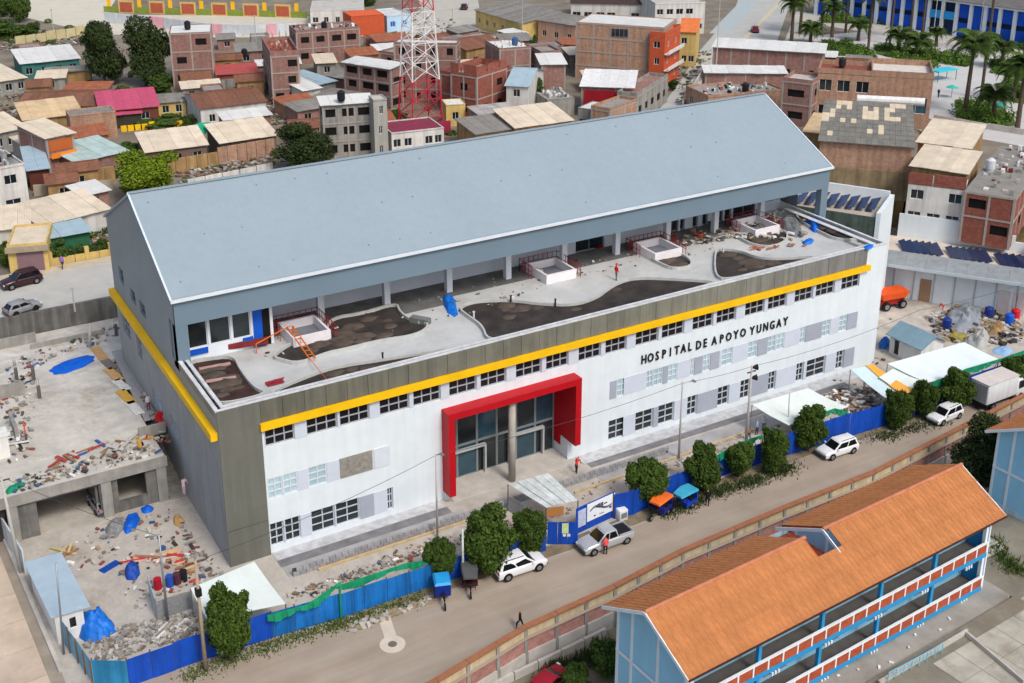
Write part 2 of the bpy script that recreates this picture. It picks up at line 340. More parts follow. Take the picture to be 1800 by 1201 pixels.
# yellow bands
mb = MB(); mb.box(3.3, -.42, 11.5, BX1+.35, .0, 12.08); part('yellow_band', mb, YEL, H)
mb = MB(); mb.box(-.55, .1, 11.45, 0, D+.2, 12.1); part('yellow_band', mb, YEL, H)
# left wall, gable
dk = []
def hx(px, x0, y0, x1, y1):  # pixel box -> hole on the X=0 wall (u from the rear)
    a = atX(x0, y0, 0.); b = atX(x1, y1, 0.); return (D-max(a.y, b.y), min(a.z, b.z), D-min(a.y, b.y), max(a.z, b.z))
GH = [(3.0, 14.0, 4.9, 15.6), (7.2, 13.6, 9.2, 14.9), (10.6, 13.6, 12.8, 14.9), (21.4, 13.6, 22.5, 17.2)]
mb = MB(); wall(mb, (0, D, 0), V(0, -1, 0), D, -2.6, 11.36, [(2.2, 8.4, 5.2, 10.2), (7.5, 8.0, 9.5, 10.2), (12, 4.8, 15.5, 6.6), (18, 4.8, 21, 6.6)], .3)
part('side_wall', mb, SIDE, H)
for h in [(2.2, 8.4, 5.2, 10.2), (7.5, 8.0, 9.5, 10.2), (12, 4.8, 15.5, 6.6), (18, 4.8, 21, 6.6)]: window(H, (0, D, 0), V(0, -1, 0), h, .3, 3, 2, LILACD, GD if h[1] > 7 else GL, .08)
EY, RY, EZ, RZ = 10.12, 21.6, 19.65, 25.47
mb = MB(); wall(mb, (0, D, 0), V(0, -1, 0), D, 11.36, 13.2, [], .3)
wall(mb, (0, D, 0), V(0, -1, 0), D-EY, 13.2, EZ, GH, .3); mb.tri((0, D, EZ), (0, EY, EZ), (0, RY, RZ-.05))
wall(mb, (L2, EY, 0), V(0, 1, 0), D-EY, 17.1, EZ, [], .3); wall(mb, (L2, 14.6, 0), V(0, 1, 0), D-14.6, 11, 17.1, [], .3); mb.tri((L2, EY, EZ), (L2, D, EZ), (L2, RY, RZ-.05))
wall(mb, (L2, D, 0), V(-1, 0, 0), L2, 11, EZ, [], .3)
part('gable_wall', mb, METALG, H)
for h in GH: window(H, (0, D, 0), V(0, -1, 0), h, .3, 1, 2, METAL, GD, .06)
# parapet left strip above the yellow band
mb = MB(); mb.box(-.02, 0.02, 13.2, .22, EY-.02, HT-.1); part('parapet', mb, M((150, 142, 124), .85, .15, .8, .15, streak=.2), H)
mb = MB()
for a, b, z in ((-.06, .26, HT), (.52, .82, HT-.04)):
    mb.box(a, a, z-.1, L-1.0 if a > 0 else L, b, z)
    mb.box(a, b, z-.1, b, EY, z)
mb.box(L-.32, .26, HT-.1, L, 14, HT); mb.box(L-1.6, .82, HT-.12, L-1.0, 14, HT-.06)
part('coping', mb, M((206, 208, 208), .7, .12, 1.2, .1, streak=.15), H)
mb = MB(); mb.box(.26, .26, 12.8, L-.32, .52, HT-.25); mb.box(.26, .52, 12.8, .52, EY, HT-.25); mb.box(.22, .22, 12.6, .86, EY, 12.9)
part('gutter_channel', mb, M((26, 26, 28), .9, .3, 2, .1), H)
# upper metal volume
mb = MB(); mb.box(.0, EY-.12, 17.1, L2, EY+.2, EZ-.02); mb.box(-.0, EY-.1, 13.0, 1.0, EY+1.4, 17.1); mb.box(L2-1.0, EY-.1, 12.6, L2, EY+.7, 17.1)
part('fascia', mb, METAL, H)
def roofslab(mb, y0, z0, y1, z1, th=.22, x0=-.22, x1=L2+.22):
    mb.hexa([(x0, y0, z0-th), (x1, y0, z0-th), (x1, y1, z1-th), (x0, y1, z1-th), (x0, y0, z0), (x1, y0, z0), (x1, y1, z1), (x0, y1, z1)])
mb = MB(); roofslab(mb, EY-.3, EZ-.12, RY, RZ); roofslab(mb, RY, RZ, D+.25, EZ+.1); rf = part('roof', mb, METALR, H)
mb = MB(); mb.box(-.26, EY-.46, EZ-.3, L2+.26, EY-.31, EZ-.04); part('gutter', mb, M((214, 222, 226), .4, .08, .8, .05), rf)
mb = MB(); mb.bar((-.2, RY-.0, RZ+.03), (L2+.2, RY, RZ+.03), .5, .06); part('ridge_cap', mb, METALR, rf)
for f_ in (0, 1):
    mb = MB()
    y0, z0, y1, z1 = (EY-.3, EZ-.12, RY, RZ); x = -.2 if not f_ else L2+.2
    mb.bar((x, y0, z0+.03), (x, y1, z1+.03), .16, .1)
    part('verge_trim', mb, M((205, 216, 222), .4, .06), rf)
mb = MB(); mb.box(-.05, -.05, 0, .05, .05, .08); anc = mb.mesh('roof_anchor', STEEL)
for i in range(22):
    for t in (.12, .5, .88):
        if rnd.random() < .5: continue
        put('roof_anchor', anc, rf, (1.2+i*3.35+rnd.uniform(-.3, .3), EY+(RY-EY)*t, EZ+(RZ-EZ)*t))
# terrace
FZ = 13.0
mb = MB(); mb.box(.82, .82, FZ-.3, L-.33, 16.3, FZ); part('terrace_floor', mb, M((186, 188, 186), .9, .14, .35, .2, dirt=.22), H)
mb = MB(); mb.box(8.9, 12.6, FZ, L-3, 16.15, FZ+.012); mb.box(17, 11.2, FZ, 27, 12.6, FZ+.012); part('dark_floor_strip', mb, M((104, 104, 102), .95, .3, .8, .3), H)  # darker grey sheet laid on the terrace floor below the overhang
mb = MB(); mb.box(1.0, EY+.2, 17.0, L2-.2, 16.3, 17.09); part('soffit', mb, M((170, 172, 176), .8, .06), H)
WB = 16.2; hb = []
for a, b, y, z0, z1 in ((626, 640, 510, 14.6, 16), (724, 762, 490, 14.3, 16.2), (893, 906, 452, 15.2, 16.2), (1012, 1062, 430, 13, 16.4), (1172, 1192, 410, 13, 16.4), (1195, 1203, 405, 13, 16.4), (1217, 1226, 400, 13, 16.4), (1234, 1243, 398, 13, 16.4), (1256, 1270, 392, 13, 16.6), (1273, 1284, 390, 13, 16.6), (1288, 1326, 385, 13, 16.6), (1340, 1358, 372, 14.2, 16.7), (1361, 1380, 368, 14.2, 16.7), (1383, 1408, 364, 14.2, 16.7)):
    x0 = atY(a, y, WB).x; x1 = atY(b, y, WB).x; hb.append((x0-7, z0, x1-7, z1))
mb = MB(); wall(mb, (7, WB, 0), UX, L-7, FZ, 17.05, hb, .35); part('terrace_wall', mb, M((190, 196, 206), .75, .06, .5, .05), H)
for h in hb: window(H, (7, WB, 0), UX, h, .35, 2 if h[2]-h[0] > 1.5 else 1, 1, STEEL, GD, .08)
hw = [(1.3-1, 14.1, 3.0-1, 16.9), (3.15-1, 14.1, 5.0-1, 16.9), (5.15-1, 14.1, 6.8-1, 16.9)]
mb = MB(); wall(mb, (1, 11.5, 0), UX, 7.8, FZ, 17.05, hw, .2); wall(mb, (8.8, 11.5, 0), V(0, 1, 0), 4.7, FZ, 17.05); part('terrace_wall', mb, M((216, 222, 228), .75, .06), H)
for h in hw: window(H, (1, 11.5, 0), UX, h, .2, 1, 1, M((200, 208, 214), .5, .05), GD, .1)
mb = MB(); mb.box(7.0, 11.38, FZ, 7.8, 11.49, 16.9); mb.box(1.2, 11.35, 13.55, 2.9, 11.49, 14.05); mb.box(6.0, 11.35, 13.7, 6.9, 11.49, 14.1); part('blue_film', mb, M((10, 84, 190), .5, .12, 1, .1), H)
mb = MB(); mb.box(7.82, 11.4, FZ, 8.5, 11.49, 16.4); part('door_opening', mb, VOID, H)
for i in range(9):
    x = 14.15+6.62*i; mb = MB(); mb.box(x-.3, 13.6, FZ, x+.3, 14.2, 17.02); part('column', mb, M((208, 214, 222), .7, .05, .6, .04, streak=.08), H)
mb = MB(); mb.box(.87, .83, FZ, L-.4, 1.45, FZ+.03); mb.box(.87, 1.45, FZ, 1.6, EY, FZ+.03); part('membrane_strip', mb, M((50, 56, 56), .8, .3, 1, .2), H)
# planting beds: dark soil with pale kerbs
SOIL = M((58, 53, 50), .97, .45, .6, .6); KERB = M((184, 186, 182), .85, .14, 1.2, .2)
def smooth(pts, it=2):
    for _ in range(it):
        q = []
        for i in range(len(pts)):
            a, b = pts[i], pts[(i+1) % len(pts)]; q += [a.lerp(b, .25), a.lerp(b, .75)]
        pts = q
    return pts
def inside(p, Q):
    c = False
    for i in range(len(Q)):
        a, b = Q[i], Q[(i+1) % len(Q)]
        if (a.y > p[1]) != (b.y > p[1]) and p[0] < (b.x-a.x)*(p[1]-a.y)/(b.y-a.y)+a.x: c = not c
    return c
beds = [[(332, 640), (360, 634), (410, 628), (420, 652), (446, 686), (472, 694), (395, 712), (374, 706), (348, 668)],
        [(511, 606), (540, 598), (578, 590), (580, 562), (640, 553), (697, 535), (700, 550), (723, 567), (757, 572), (733, 591), (667, 600), (600, 617), (577, 621), (525, 641), (495, 634), (480, 629)],
        [(807, 544), (833, 532), (900, 530), (950, 537), (1010, 539), (1050, 526), (1070, 510), (1093, 497), (1120, 491), (1167, 492), (1250, 497), (1255, 500), (1150, 527), (1000, 567), (900, 592), (858, 601), (850, 575), (822, 556)],
        [(1258, 447), (1264, 440), (1299, 443), (1330, 455), (1368, 458), (1440, 452), (1400, 463), (1340, 478), (1275, 494), (1258, 486)],
        [(484, 688), (560, 657), (600, 646), (680, 634), (790, 616), (795, 620), (650, 658), (560, 680), (480, 700)],
        [(1143, 455), (1160, 450), (1196, 445), (1221, 468), (1185, 475), (1160, 464)],
        [(1290, 412), (1322, 416), (1380, 404), (1384, 424), (1356, 436), (1325, 432), (1306, 423)],
        [(1398, 378), (1420, 378), (1528, 420), (1474, 424), (1440, 408), (1410, 392)]]
for k, bp_ in enumerate(beds):
    P = smooth([at(x, y, FZ+.1) for x, y in bp_], 2)
    a = sum(P[i].x*P[(i+1) % len(P)].y-P[(i+1) % len(P)].x*P[i].y for i in range(len(P)))
    if a < 0: P = P[::-1]
    c = sum(P, V(0, 0, 0))/len(P)
    mb = MB(); mb.prism([(p.x, p.y) for p in P], FZ+.001, FZ+.05+.006*k); b = part('planting_bed', mb, SOIL if k else M((60, 42, 38), .97, .5, .7, .6), H)
    r_ = random.Random(k); mo = MB()
    for q_ in range(26):
        e_ = P[r_.randrange(len(P))].lerp(c, r_.uniform(.25, .95)); s_ = r_.uniform(.35, .9)
        if not all(inside((e_.x+a_*s_*1.3, e_.y+b_*s_), P) for a_, b_ in ((1, 0), (-1, 0), (0, 1), (0, -1))): continue
        mo.blob((e_.x, e_.y, FZ+.03), s_*1.4, s_, s_*.22, 8, q_, .2)
    if not mo.v: mo.blob((c.x, c.y, FZ+.02), .2, .2, .05, 6)
    so = part('soil_mounds', mo, M((84, 74, 66), .97, .4, .9, .6), b, True); so['kind'] = 'stuff'
    mb = MB(); n = len(P); off = []
    for i in range(n):
        t = (P[(i+1) % n]-P[i-1]).normalized(); off.append(P[i]+V(t.y, -t.x, 0)*.16)
    for i in range(n):
        j = (i+1) % n; z0, z1 = FZ+.0, FZ+.34
        A, B, C_, D_ = P[i], P[j], off[j], off[i]
        mb.quad(V(A.x, A.y, z1), V(D_.x, D_.y, z1), V(C_.x, C_.y, z1), V(B.x, B.y, z1))
        mb.quad(V(D_.x, D_.y, z0), V(C_.x, C_.y, z0), V(C_.x, C_.y, z1), V(D_.x, D_.y, z1)); mb.quad(V(B.x, B.y, z0), V(A.x, A.y, z0), V(A.x, A.y, z1), V(B.x, B.y, z1))
    part('bed_kerb', mb, KERB, b)
# four light wells
def lightwell(px, label_unused=None):
    cs = [at(*p, FZ+.9) for p in px]; c = sum(cs, V(0, 0, 0))/4
    mb = MB(); s, t_, h = 1.75, 1.95, .95
    for x0, y0, x1, y1 in ((-s, -t_, s, -t_+.22), (-s, t_-.22, s, t_), (-s, -t_+.22, -s+.22, t_-.22), (s-.22, -t_+.22, s, t_-.22)): mb.box(x0, y0, 0, x1, y1, h)
    o = part('light_well', mb, M((226, 222, 224), .7, .08, 1, .06), H, loc=(c.x, c.y, FZ+.001))
    mb = MB(); mb.box(-s+.22, -t_+.22, .05, s-.22, t_-.22, .12); part('well_floor', mb, M((120, 124, 132), .6, .2), o)
    rl = MB(); r = .035
    for x0, y0, x1, y1 in ((-s-.5, t_+.5, s+.5, t_+.5), (s+.5, -t_, s+.5, t_+.5), (-s-.5, 0, -s-.5, t_+.5)):
        for z in (.75, 1.35): rl.tube((x0, y0, z), (x1, y1, z), r, n=4)
        q = int(max(abs(x1-x0), abs(y1-y0))/.55)
        for k in range(q+1): x, y = x0+(x1-x0)*k/q, y0+(y1-y0)*k/q; rl.tube((x, y, 0), (x, y, 1.4), r, n=4)
    part('safety_rail', rl, M((150, 30, 40), .6, .2), o)
lightwell([(503, 578), (512, 590), (574, 577), (548, 553)]); lightwell([(928, 461), (961, 487), (1011, 476), (975, 452)])
lightwell([(1115, 425), (1149, 448), (1197, 438), (1162, 417)]); lightwell([(1294, 387), (1322, 408), (1363, 397), (1335, 377)])
# red portal
mb = MB(); y0, y1 = -1.3, 1.2; t = .62
mb.box(PX0, y0, .85, PX0+t, y1, PZ); mb.box(PX0+t, y0, PZ-t, PX1-t, y1, PZ); mb.box(PX1-t, y0, 2.1, PX1, y1, PZ)
mb.hexa([(PX1-t, y1, 1.0), (PX1-t+.1, y1, 1.0), (PX1-t+.1, 2.4, 1.0), (PX1-t, 2.4, 1.0), (PX1-t, y1, PZ-t), (PX1-t+.1, y1, PZ-t), (PX1-t+.1, 2.4, PZ-t), (PX1-t, 2.4, PZ-t)])
part('entrance_portal', mb, RED, H)
mb = MB(); mb.box(PX1-t+.05, .02, -.6, PX1-.05, 2.4, 2.08); mb.box(PX0+.1, -.3, -.5, PX0+t-.1, 2.4, .83); part('portal_foot', mb, WHITE, H)
mb = MB(); mb.box(PX0+t, -.9, -.35, PX1-t, 3.0, .07); part('entrance_floor', mb, CONCL, H)
mb = MB(); mb.box(PX0+.4, 2.42, 8.25, PX1-.3, 2.6, 8.95); mb.box(PX0+.4, 0, 8.32, PX1-.3, 2.4, 8.4); mb.box(PX0+t, 2.45, -.4, PX0+t+.0+.02, 2.5, .5); part('portal_ceiling', mb, RED, H)
for i in range(6):
    for j in range(2):
        x0 = PX0+t+i*(PX1-PX0-2*t)/6; wd = (PX1-PX0-2*t)/6; z0, z1 = ((.02, 3.3), (3.3, 8.25))[j]
        window(H, (0, 2.4, 0), UX, (x0, z0, x0+wd, z1), 0, 1, 1, M((120, 128, 130), .5, .1), (GD, GD, GLASSB)[(i*2+j) % 3], .11, name='glazing')
mb = MB()
for x in (21.0, 27.2):
    mb.box(x, 1.9, .02, x+.18, 2.25, 3.0); mb.box(x+3.6, 1.9, .02, x+3.78, 2.25, 3.0); mb.box(x+.18, 1.9, 2.8, x+3.6, 2.25, 3.0)
part('door_frame', mb, M((170, 174, 174), .5, .1), H)
mb = MB(); mb.tube((26.0, -.55, -.3), (26.0, -.55, PZ-t), .33, n=14); part('entrance_column', mb, M((166, 160, 150), .9, .15, 1, .2), H, True)
# stone plinth and apron
mb = MB(); mb.prism([(3.5, -1.2), (18.8, -1.2), (18.8, 0), (3.5, 0)], -.4, .05); mb.prism([(33.2, -1.5), (70, -1.7), (70, -.01), (33.2, -.01)], -.4, .06)
struct('apron', mb, M((190, 192, 194), .85, .1, .6, .1, streak=.2))
mb = MB(); mb.prism([(33.5, -2.3), (66, -2.6), (66, -1.72), (33.5, -1.5)], -.4, .03); mb.prism([(3.5, -2.2), (19, -2.2), (19, -1.22), (3.5, -1.22)], -.4, .02); struct('drain_strip', mb, M((118, 118, 120), .9, .3, .8, .3))
# raised lettering
def letters(txt, px0, px1, y0f, size, y):
    x0 = xs(px0, y0f(px0)); x1 = xs(px1, y0f(px1)); z = atY(px0, y0f(px0)).z
    cu = bpy.data.curves.new('t', 'FONT'); cu.extrude = .06; cu.offset = .008; cu.resolution_u = 2
    dx = (x1-x0)/len(txt)
    for i, ch in enumerate(txt):
        if ch == ' ': continue
        if ch not in LC:
            cu.body = ch; cu.align_x = 'CENTER'; cu.size = 1
            tmp = bpy.data.objects.new('t', cu); COL.objects.link(tmp); dg = bpy.context.evaluated_depsgraph_get(); dg.update()
            me = bpy.data.meshes.new_from_object(tmp.evaluated_get(dg)); bpy.data.objects.remove(tmp)
            me.materials.clear(); me.materials.append(BLACK); me.name = 'letter'; LC[ch] = me
        o = put('letter', LC[ch], H, (x0+dx*(i+.5), y, z)); o.rotation_euler = (PI/2, 0, 0); o.scale = (size*.95, size*1.3, 1)
LC = {}
lyf = lambda x: 639.5-(x-1128)*.268
for t_, a, b in (('HOSPITAL', 1125, 1217), ('DE', 1221, 1244), ('APOYO', 1248, 1311), ('YUNGAY', 1315, 1385)): letters(t_, a, b, lyf, .98, -.08)
# ============================================================ builders: trees, cars, people
def leaf_mesh(name, blobs, n, size, mat, seed, flat=.0):
    """crown of n small leaf faces spread through the shells of several clumps (x,y,z,rx,ry,rz)"""
    g = np.random.default_rng(seed); b = np.array(blobs, float); wgt = b[:, 3]*b[:, 4]+b[:, 3]*b[:, 5]; wgt /= wgt.sum()
    k = g.choice(len(b), n, p=wgt); d = g.normal(size=(n, 3)); d /= np.linalg.norm(d, axis=1)[:, None]
    sub = np.abs(np.sin(d[:, 0]*5+k)*np.sin(d[:, 1]*5.5+k*2)*np.sin(d[:, 2]*5+1)); r = (.55+.5*g.random(n)**.6)*(.86+.22*sub)
    P = b[k, :3]+d*b[k, 3:6]*r[:, None]
    nn = d+g.normal(size=(n, 3))*.75; nn[:, 2] += .35; nn /= np.linalg.norm(nn, axis=1)[:, None]
    u = np.cross(nn, g.normal(size=(n, 3))); u /= np.linalg.norm(u, axis=1)[:, None]; v = np.cross(nn, u)
    s = (size*(.6+.8*g.random(n)))[:, None]; u *= s; v *= s*.62
    verts = np.stack([P-u, P-v*.9+nn*s*.12, P+u, P+v*.9+nn*s*.12], 1).reshape(-1, 3)
    me = bpy.data.meshes.new(name); me.vertices.add(n*4); me.vertices.foreach_set('co', verts.ravel())
    me.loops.add(n*4); me.loops.foreach_set('vertex_index', np.arange(n*4)); me.polygons.add(n)
    me.polygons.foreach_set('loop_start', np.arange(n)*4); me.polygons.foreach_set('loop_total', np.full(n, 4)); me.materials.append(mat)
    me.update(calc_edges=True); return me
def leafmat(rgb, key=''):
    m = M(rgb, .75, .6, 4.5, 0, rand=.15, spec=.2, key='leaf'+key); n = m.node_tree.nodes; Lk = m.node_tree.links; b = n['Principled BSDF']
    b.inputs['Transmission Weight'].default_value = 0
    return m
LEAF = leafmat((64, 86, 28)); LEAFD = leafmat((52, 66, 32)); LEAFY = leafmat((104, 124, 24)); LEAFP = leafmat((66, 88, 34)); BARK = M((92, 78, 62), .95, .25, 3, .4)
_crowns = {}
def crown(kind, seed):
    if (kind, seed) in _crowns: return _crowns[(kind, seed)]
    r = random.Random(seed*31+len(kind)); bl = []
    if kind == 'street':      # unit: 1 m radius, centre z=0; a dense rounded citrus-like head
        bl.append((0, 0, -.08, .8, .8, .86))
        for i in range(16):
            a = i*2.4+r.random(); q = r.uniform(.35, .78); z = r.uniform(-.75, .8); s = r.uniform(.18, .36); q *= (1-max(0, abs(z)-.3)*.8)
            bl.append((q*math.cos(a), q*math.sin(a), z, s, s, s*1.05))
        me = leaf_mesh('crown', bl, 12500, .058, LEAF, seed)
    elif kind == 'big':
        bl.append((0, 0, -.2, .75, .75, .75))
        for i in range(24):
            a = i*2.4+r.random(); q = r.uniform(.2, .78); z = r.uniform(-.9, .8); s = r.uniform(.24, .4); q *= (1-max(0, z)*.6)
            bl.append((q*math.cos(a), q*math.sin(a), z, s, s, s*.9))
        me = leaf_mesh('crown', bl, 14000, .046, LEAFD, seed)
    elif kind == 'bright':
        bl.append((0, 0, -.25, .7, .7, .7))
        for i in range(20):
            a = i*2.4+r.random(); q = r.uniform(.2, .75); z = r.uniform(-.8, .65); s = r.uniform(.3, .46)
            bl.append((q*math.cos(a), q*math.sin(a), z, s, s, s*.8))
        me = leaf_mesh('crown', bl, 12000, .05, LEAFY, seed)
    else:                     # bush
        bl.append((0, 0, -.3, .7, .7, .7))
        for i in range(12):
            a = i*2.4+r.random(); q = r.uniform(.2, .75); z = r.uniform(-.7, .6); s = r.uniform(.22, .4)
            bl.append((q*math.cos(a), q*math.sin(a), z, s, s, s*.8))
        me = leaf_mesh('crown', bl, 3800, .08, LEAFP, seed)
    _crowns[(kind, seed)] = me; return me
def tree(px, py, top, wpx, label, kind='street', seed=1, z=0., group=None, name='tree', trunk_frac=.3, flat=1.):
    """foot pixel, pixel line of the crown's top, crown width in pixels"""
    P = at(px, py, z); h = hgt(px, py, top, z); sc = FL_/((np.array(P)-CP)@_F); R_ = wpx/sc/2
    hc = h*(1-trunk_frac); cz = h-hc/2
    t = thing(name, label, name.replace('_', ' ') if name != 'palm_tree' else 'palm tree', P, rnd.uniform(0, 6), group)
    mb = MB(); tr = .045*R_+.06; top_ = V(.05*R_, 0, cz*.8); mb.tube((0, 0, -.1), (.03, .02, h*trunk_frac*.8), tr*1.25, tr, 8); mb.tube((.03, .02, h*trunk_frac*.8), (.05, .03, cz), tr, tr*.6, 7)
    for i in range(6):
        a = i*1.05+rnd.random(); q = R_*rnd.uniform(.4, .7); mb.tube((.03, .02, h*trunk_frac*rnd.uniform(.7, 1.1)), (q*math.cos(a), q*math.sin(a), cz+hc*rnd.uniform(-.15, .3)), tr*.55, tr*.15, 5)
    part('trunk', mb, BARK, t)
    put('crown', crown(kind, seed), t, (0, 0, cz), rnd.uniform(0, 6), (R_*rnd.uniform(.92, 1.12), R_*rnd.uniform(.92, 1.12), hc/2*1.08)); return t
_fr = None
def frond_mesh():
    global _fr
    if _fr: return _fr
    mb = MB(); n = 12; pts = [V(i/n, 0, .35*math.sin(i/n*2.6)-.28*(i/n)**2.2) for i in range(n+1)]
    for i in range(n):
        mb.bar(pts[i], pts[i+1], .02*(1-i/n)+.006, .015)
        for s in (-1, 1):
            for q in (0., .33, .66):
                p = pts[i].lerp(pts[i+1], q); ln = .26*math.sin(PI*min(1, .12+(i+q)/n*.95))+.03
                mb.tri(p, p+V(.05, 0, 0), p+V(.1, s*ln, -.09*ln/.2))
    _fr = mb.mesh('frond', LEAFP); return _fr
def palm(px, py, h, r, label, z=T, group=None, nf=26, tr=.22):
    t = thing('palm_tree', label, 'palm tree', at(px, py, z), rnd.uniform(0, 6), group)
    mb = MB()
    for k in range(6): mb.tube((.02*k*k*.2, 0, h*k/6-(.1 if k == 0 else 0)), (.02*(k+1)**2*.2, 0, h*(k+1)/6), tr*(1.25-.08*k), tr*(1.12-.08*k), 8)
    mb.blob((.14, 0, h+.05), tr*2.2, tr*2.2, tr*2.4, 8, 3)
    part('trunk', mb, M((88, 76, 62), .95, .3, 3, .4), t)
    for i in range(nf):
        o = put('frond', frond_mesh(), t, (.14, 0, h+.1)); e = (i % 3)*.45-.35+rnd.uniform(-.12, .12)
        o.rotation_euler = (rnd.uniform(-.2, .2), e, i*2.4+rnd.uniform(-.15, .15)); o.scale = (r, r, r)
    return t
TYRE = M((22, 22, 23), .9, .2, 4, .1); RIM = M((150, 152, 155), .4, .1, 4, 0, .7); CARG = M((16, 20, 24), .08, .1, 1, 0, spec=.7, key='cg')
LAMP = M((230, 232, 235), .2, .05, 2, 0, spec=.6); TAIL = M((170, 20, 20), .3, .05, 2, 0)
def wheel(parent, x, y, r=.34, w_=.22, s=1):
    k = (r, w_)
    if k not in _wc:
        mb = MB(); mb.tube((0, -w_/2, 0), (0, w_/2, 0), r, n=18); rm = MB(); rm.tube((0, -w_/2-.015, 0), (0, w_/2+.015, 0), r*.6, n=14); rm.tube((0, -w_/2-.03, 0), (0, w_/2+.03, 0), r*.18, n=8)
        _wc[k] = (mb.mesh('tyre', TYRE), rm.mesh('rim', RIM))
    o = put('wheel', _wc[k][0], parent, (x, y, r)); put('rim', _wc[k][1], o); return o
def loft(st, mats, m=0):
    """stations: (x, [(y,z),...]) each a closed ring"""
    mb = MB(); n = len(st[0][1])
    for x, ring in st: mb.v += [(x, y, z) for y, z in ring]
    for i in range(len(st)-1):
        for k in range(n): mb.f.append((i*n+k, i*n+(k+1) % n, (i+1)*n+(k+1) % n, (i+1)*n+k)); mb.m.append(m)
    mb.f.append(tuple(range(n-1, -1, -1))); mb.f.append(tuple((len(st)-1)*n+k for k in range(n))); mb.m += [m, m]; return mb
def bevel(o, w_=.05, seg=2):
    b = o.modifiers.new('edge', 'BEVEL'); b.width = w_; b.segments = seg; b.limit_method = 'ANGLE'; b.angle_limit = .5; o.data.polygons.foreach_set('use_smooth', [True]*len(o.data.polygons))
def car(px, py, head, paint, label, kind='suv', z=0., cat='car', scale=1., group=None):
    """kinds: suv, pickup, hatch; head = angle of the nose"""
    t = thing({'pickup': 'pickup_truck'}.get(kind, 'parked_car'), label, cat, at(px, py, z+.02), head, group); t.scale = (scale,)*3
    W_ = .88; zb, zh, zr = .3, {'suv': .98, 'pickup': 1.02, 'hatch': .9}[kind], {'suv': 1.66, 'pickup': 1.72, 'hatch': 1.45}[kind]
    # lower body profile: (x, top z, half width)
    if kind == 'pickup': pf = [(-2.5, .95, .84), (-2.42, 1.02, .9), (2.0, 1.04, .9), (1.25, 1.04, .9)]; pf = [(-2.52, .9, .82), (-2.45, 1.02, .89), (-1.0, 1.03, .9), (.9, 1.05, .9), (1.3, 1.04, .9), (2.2, .93, .86), (2.45, .8, .8), (2.52, .62, .76)]
    elif kind == 'suv': pf = [(-2.2, .8, .8), (-2.14, .98, .86), (-1.0, 1.0, .89), (.75, 1.02, .89), (1.15, 1.0, .88), (1.9, .9, .84), (2.14, .78, .78), (2.2, .6, .74)]
    else: pf = [(-1.95, .75, .76), (-1.9, .9, .82), (-.9, .92, .84), (.8, .93, .84), (1.1, .9, .83), (1.75, .8, .8), (1.95, .66, .74), (2.0, .55, .7)]
    st = []
    for x, zt, hw in pf: st.append((x, [(-hw+.05, zb), (-hw, .55), (-hw, zt-.1), (-hw+.09, zt), (hw-.09, zt), (hw, zt-.1), (hw, .55), (hw-.05, zb)]))
    body = part('body', loft(st, None), paint, t); bevel(body, .035)
    x0, x1 = pf[0][0], pf[-1][0]
    if kind == 'pickup': cb = [(-.95, zh, .8), (-.75, zr-.03, .66), (.35, zr, .68), (1.2, zh, .8)]
    elif kind == 'suv': cb = [(-2.1, zh-.02, .8), (-1.85, zr-.04, .64), (.2, zr, .68), (1.15, zh-.01, .8)]
    else: cb = [(-1.85, zh-.04, .75), (-1.3, zr-.02, .6), (.1, zr, .63), (1.05, zh-.02, .76)]
    cab = MB(); (a, za, wa), (b, zb_, wb), (c, zc, wc_), (d, zd, wd) = cb
    cab.hexa([(a, -wa, za-.06), (d, -wd, zd-.06), (d, wd, zd-.06), (a, wa, za-.06), (b, -wb, zb_), (c, -wc_, zc), (c, wc_, zc), (b, wb, zb_)])
    cabin = part('cabin', cab, paint, t); bevel(cabin, .05)
    def pane(p, nm='window'):
        g = MB(); P = [Vector(q) for q in p]; n_ = (P[1]-P[0]).cross(P[2]-P[1]).normalized(); c_ = sum(P, V(0, 0, 0))/4
        if n_.dot(c_-V((a+d)/2, 0, 1.1)) < 0: n_ = -n_
        P = [c_+(q-c_)*.94+n_*.012 for q in P]; g.hexa([*[q-n_*.02 for q in P], *P]); part(nm, g, CARG, cabin)
    for s in (-1, 1):
        lo = lambda x: (x, s*(wa+(wd-wa)*(x-a)/(d-a)), za+(zd-za)*(x-a)/(d-a)+.04)
        hi = lambda x: (x, s*(wb+(wc_-wb)*(x-b)/(c-b)), zb_-.07)
        seg = [(a+.18, b+.1), ((a+d)/2*.9-.15, (b+c)/2-.1), (d-.22, c-.02)] if kind != 'pickup' else [(a+.1, b+.08), (.1, .0), (d-.22, c-.02)]
        for i in range(2):
            l0, h0 = seg[i]; l1, h1 = seg[i+1]; pane([lo(l0+.03), lo(l1-.03), hi(h1-.03), hi(h0+.03)])
    pane([(d, -wd+.06, zd-.01), (d, wd-.06, zd-.01), (c, wc_-.03, zc-.03), (c, -wc_+.03, zc-.03)], 'windscreen')
    pane([(a, -wa+.08, za+.03), (a, wa-.08, za+.03), (b, wb-.05, zb_-.04), (b, -wb+.05, zb_-.04)], 'rear_window')
    wx = (x0+.78, x1-.82); r = .35 if kind != 'hatch' else .31
    for x in wx:
        for s in (-1, 1): wheel(t, x, s*(W_-.09 if kind != 'hatch' else .74), r)
        ar = MB(); ar.tube((x, -W_-.012, r), (x, W_+.012, r), r*1.17, n=18); part('wheel_arch', ar, BLACK, t)
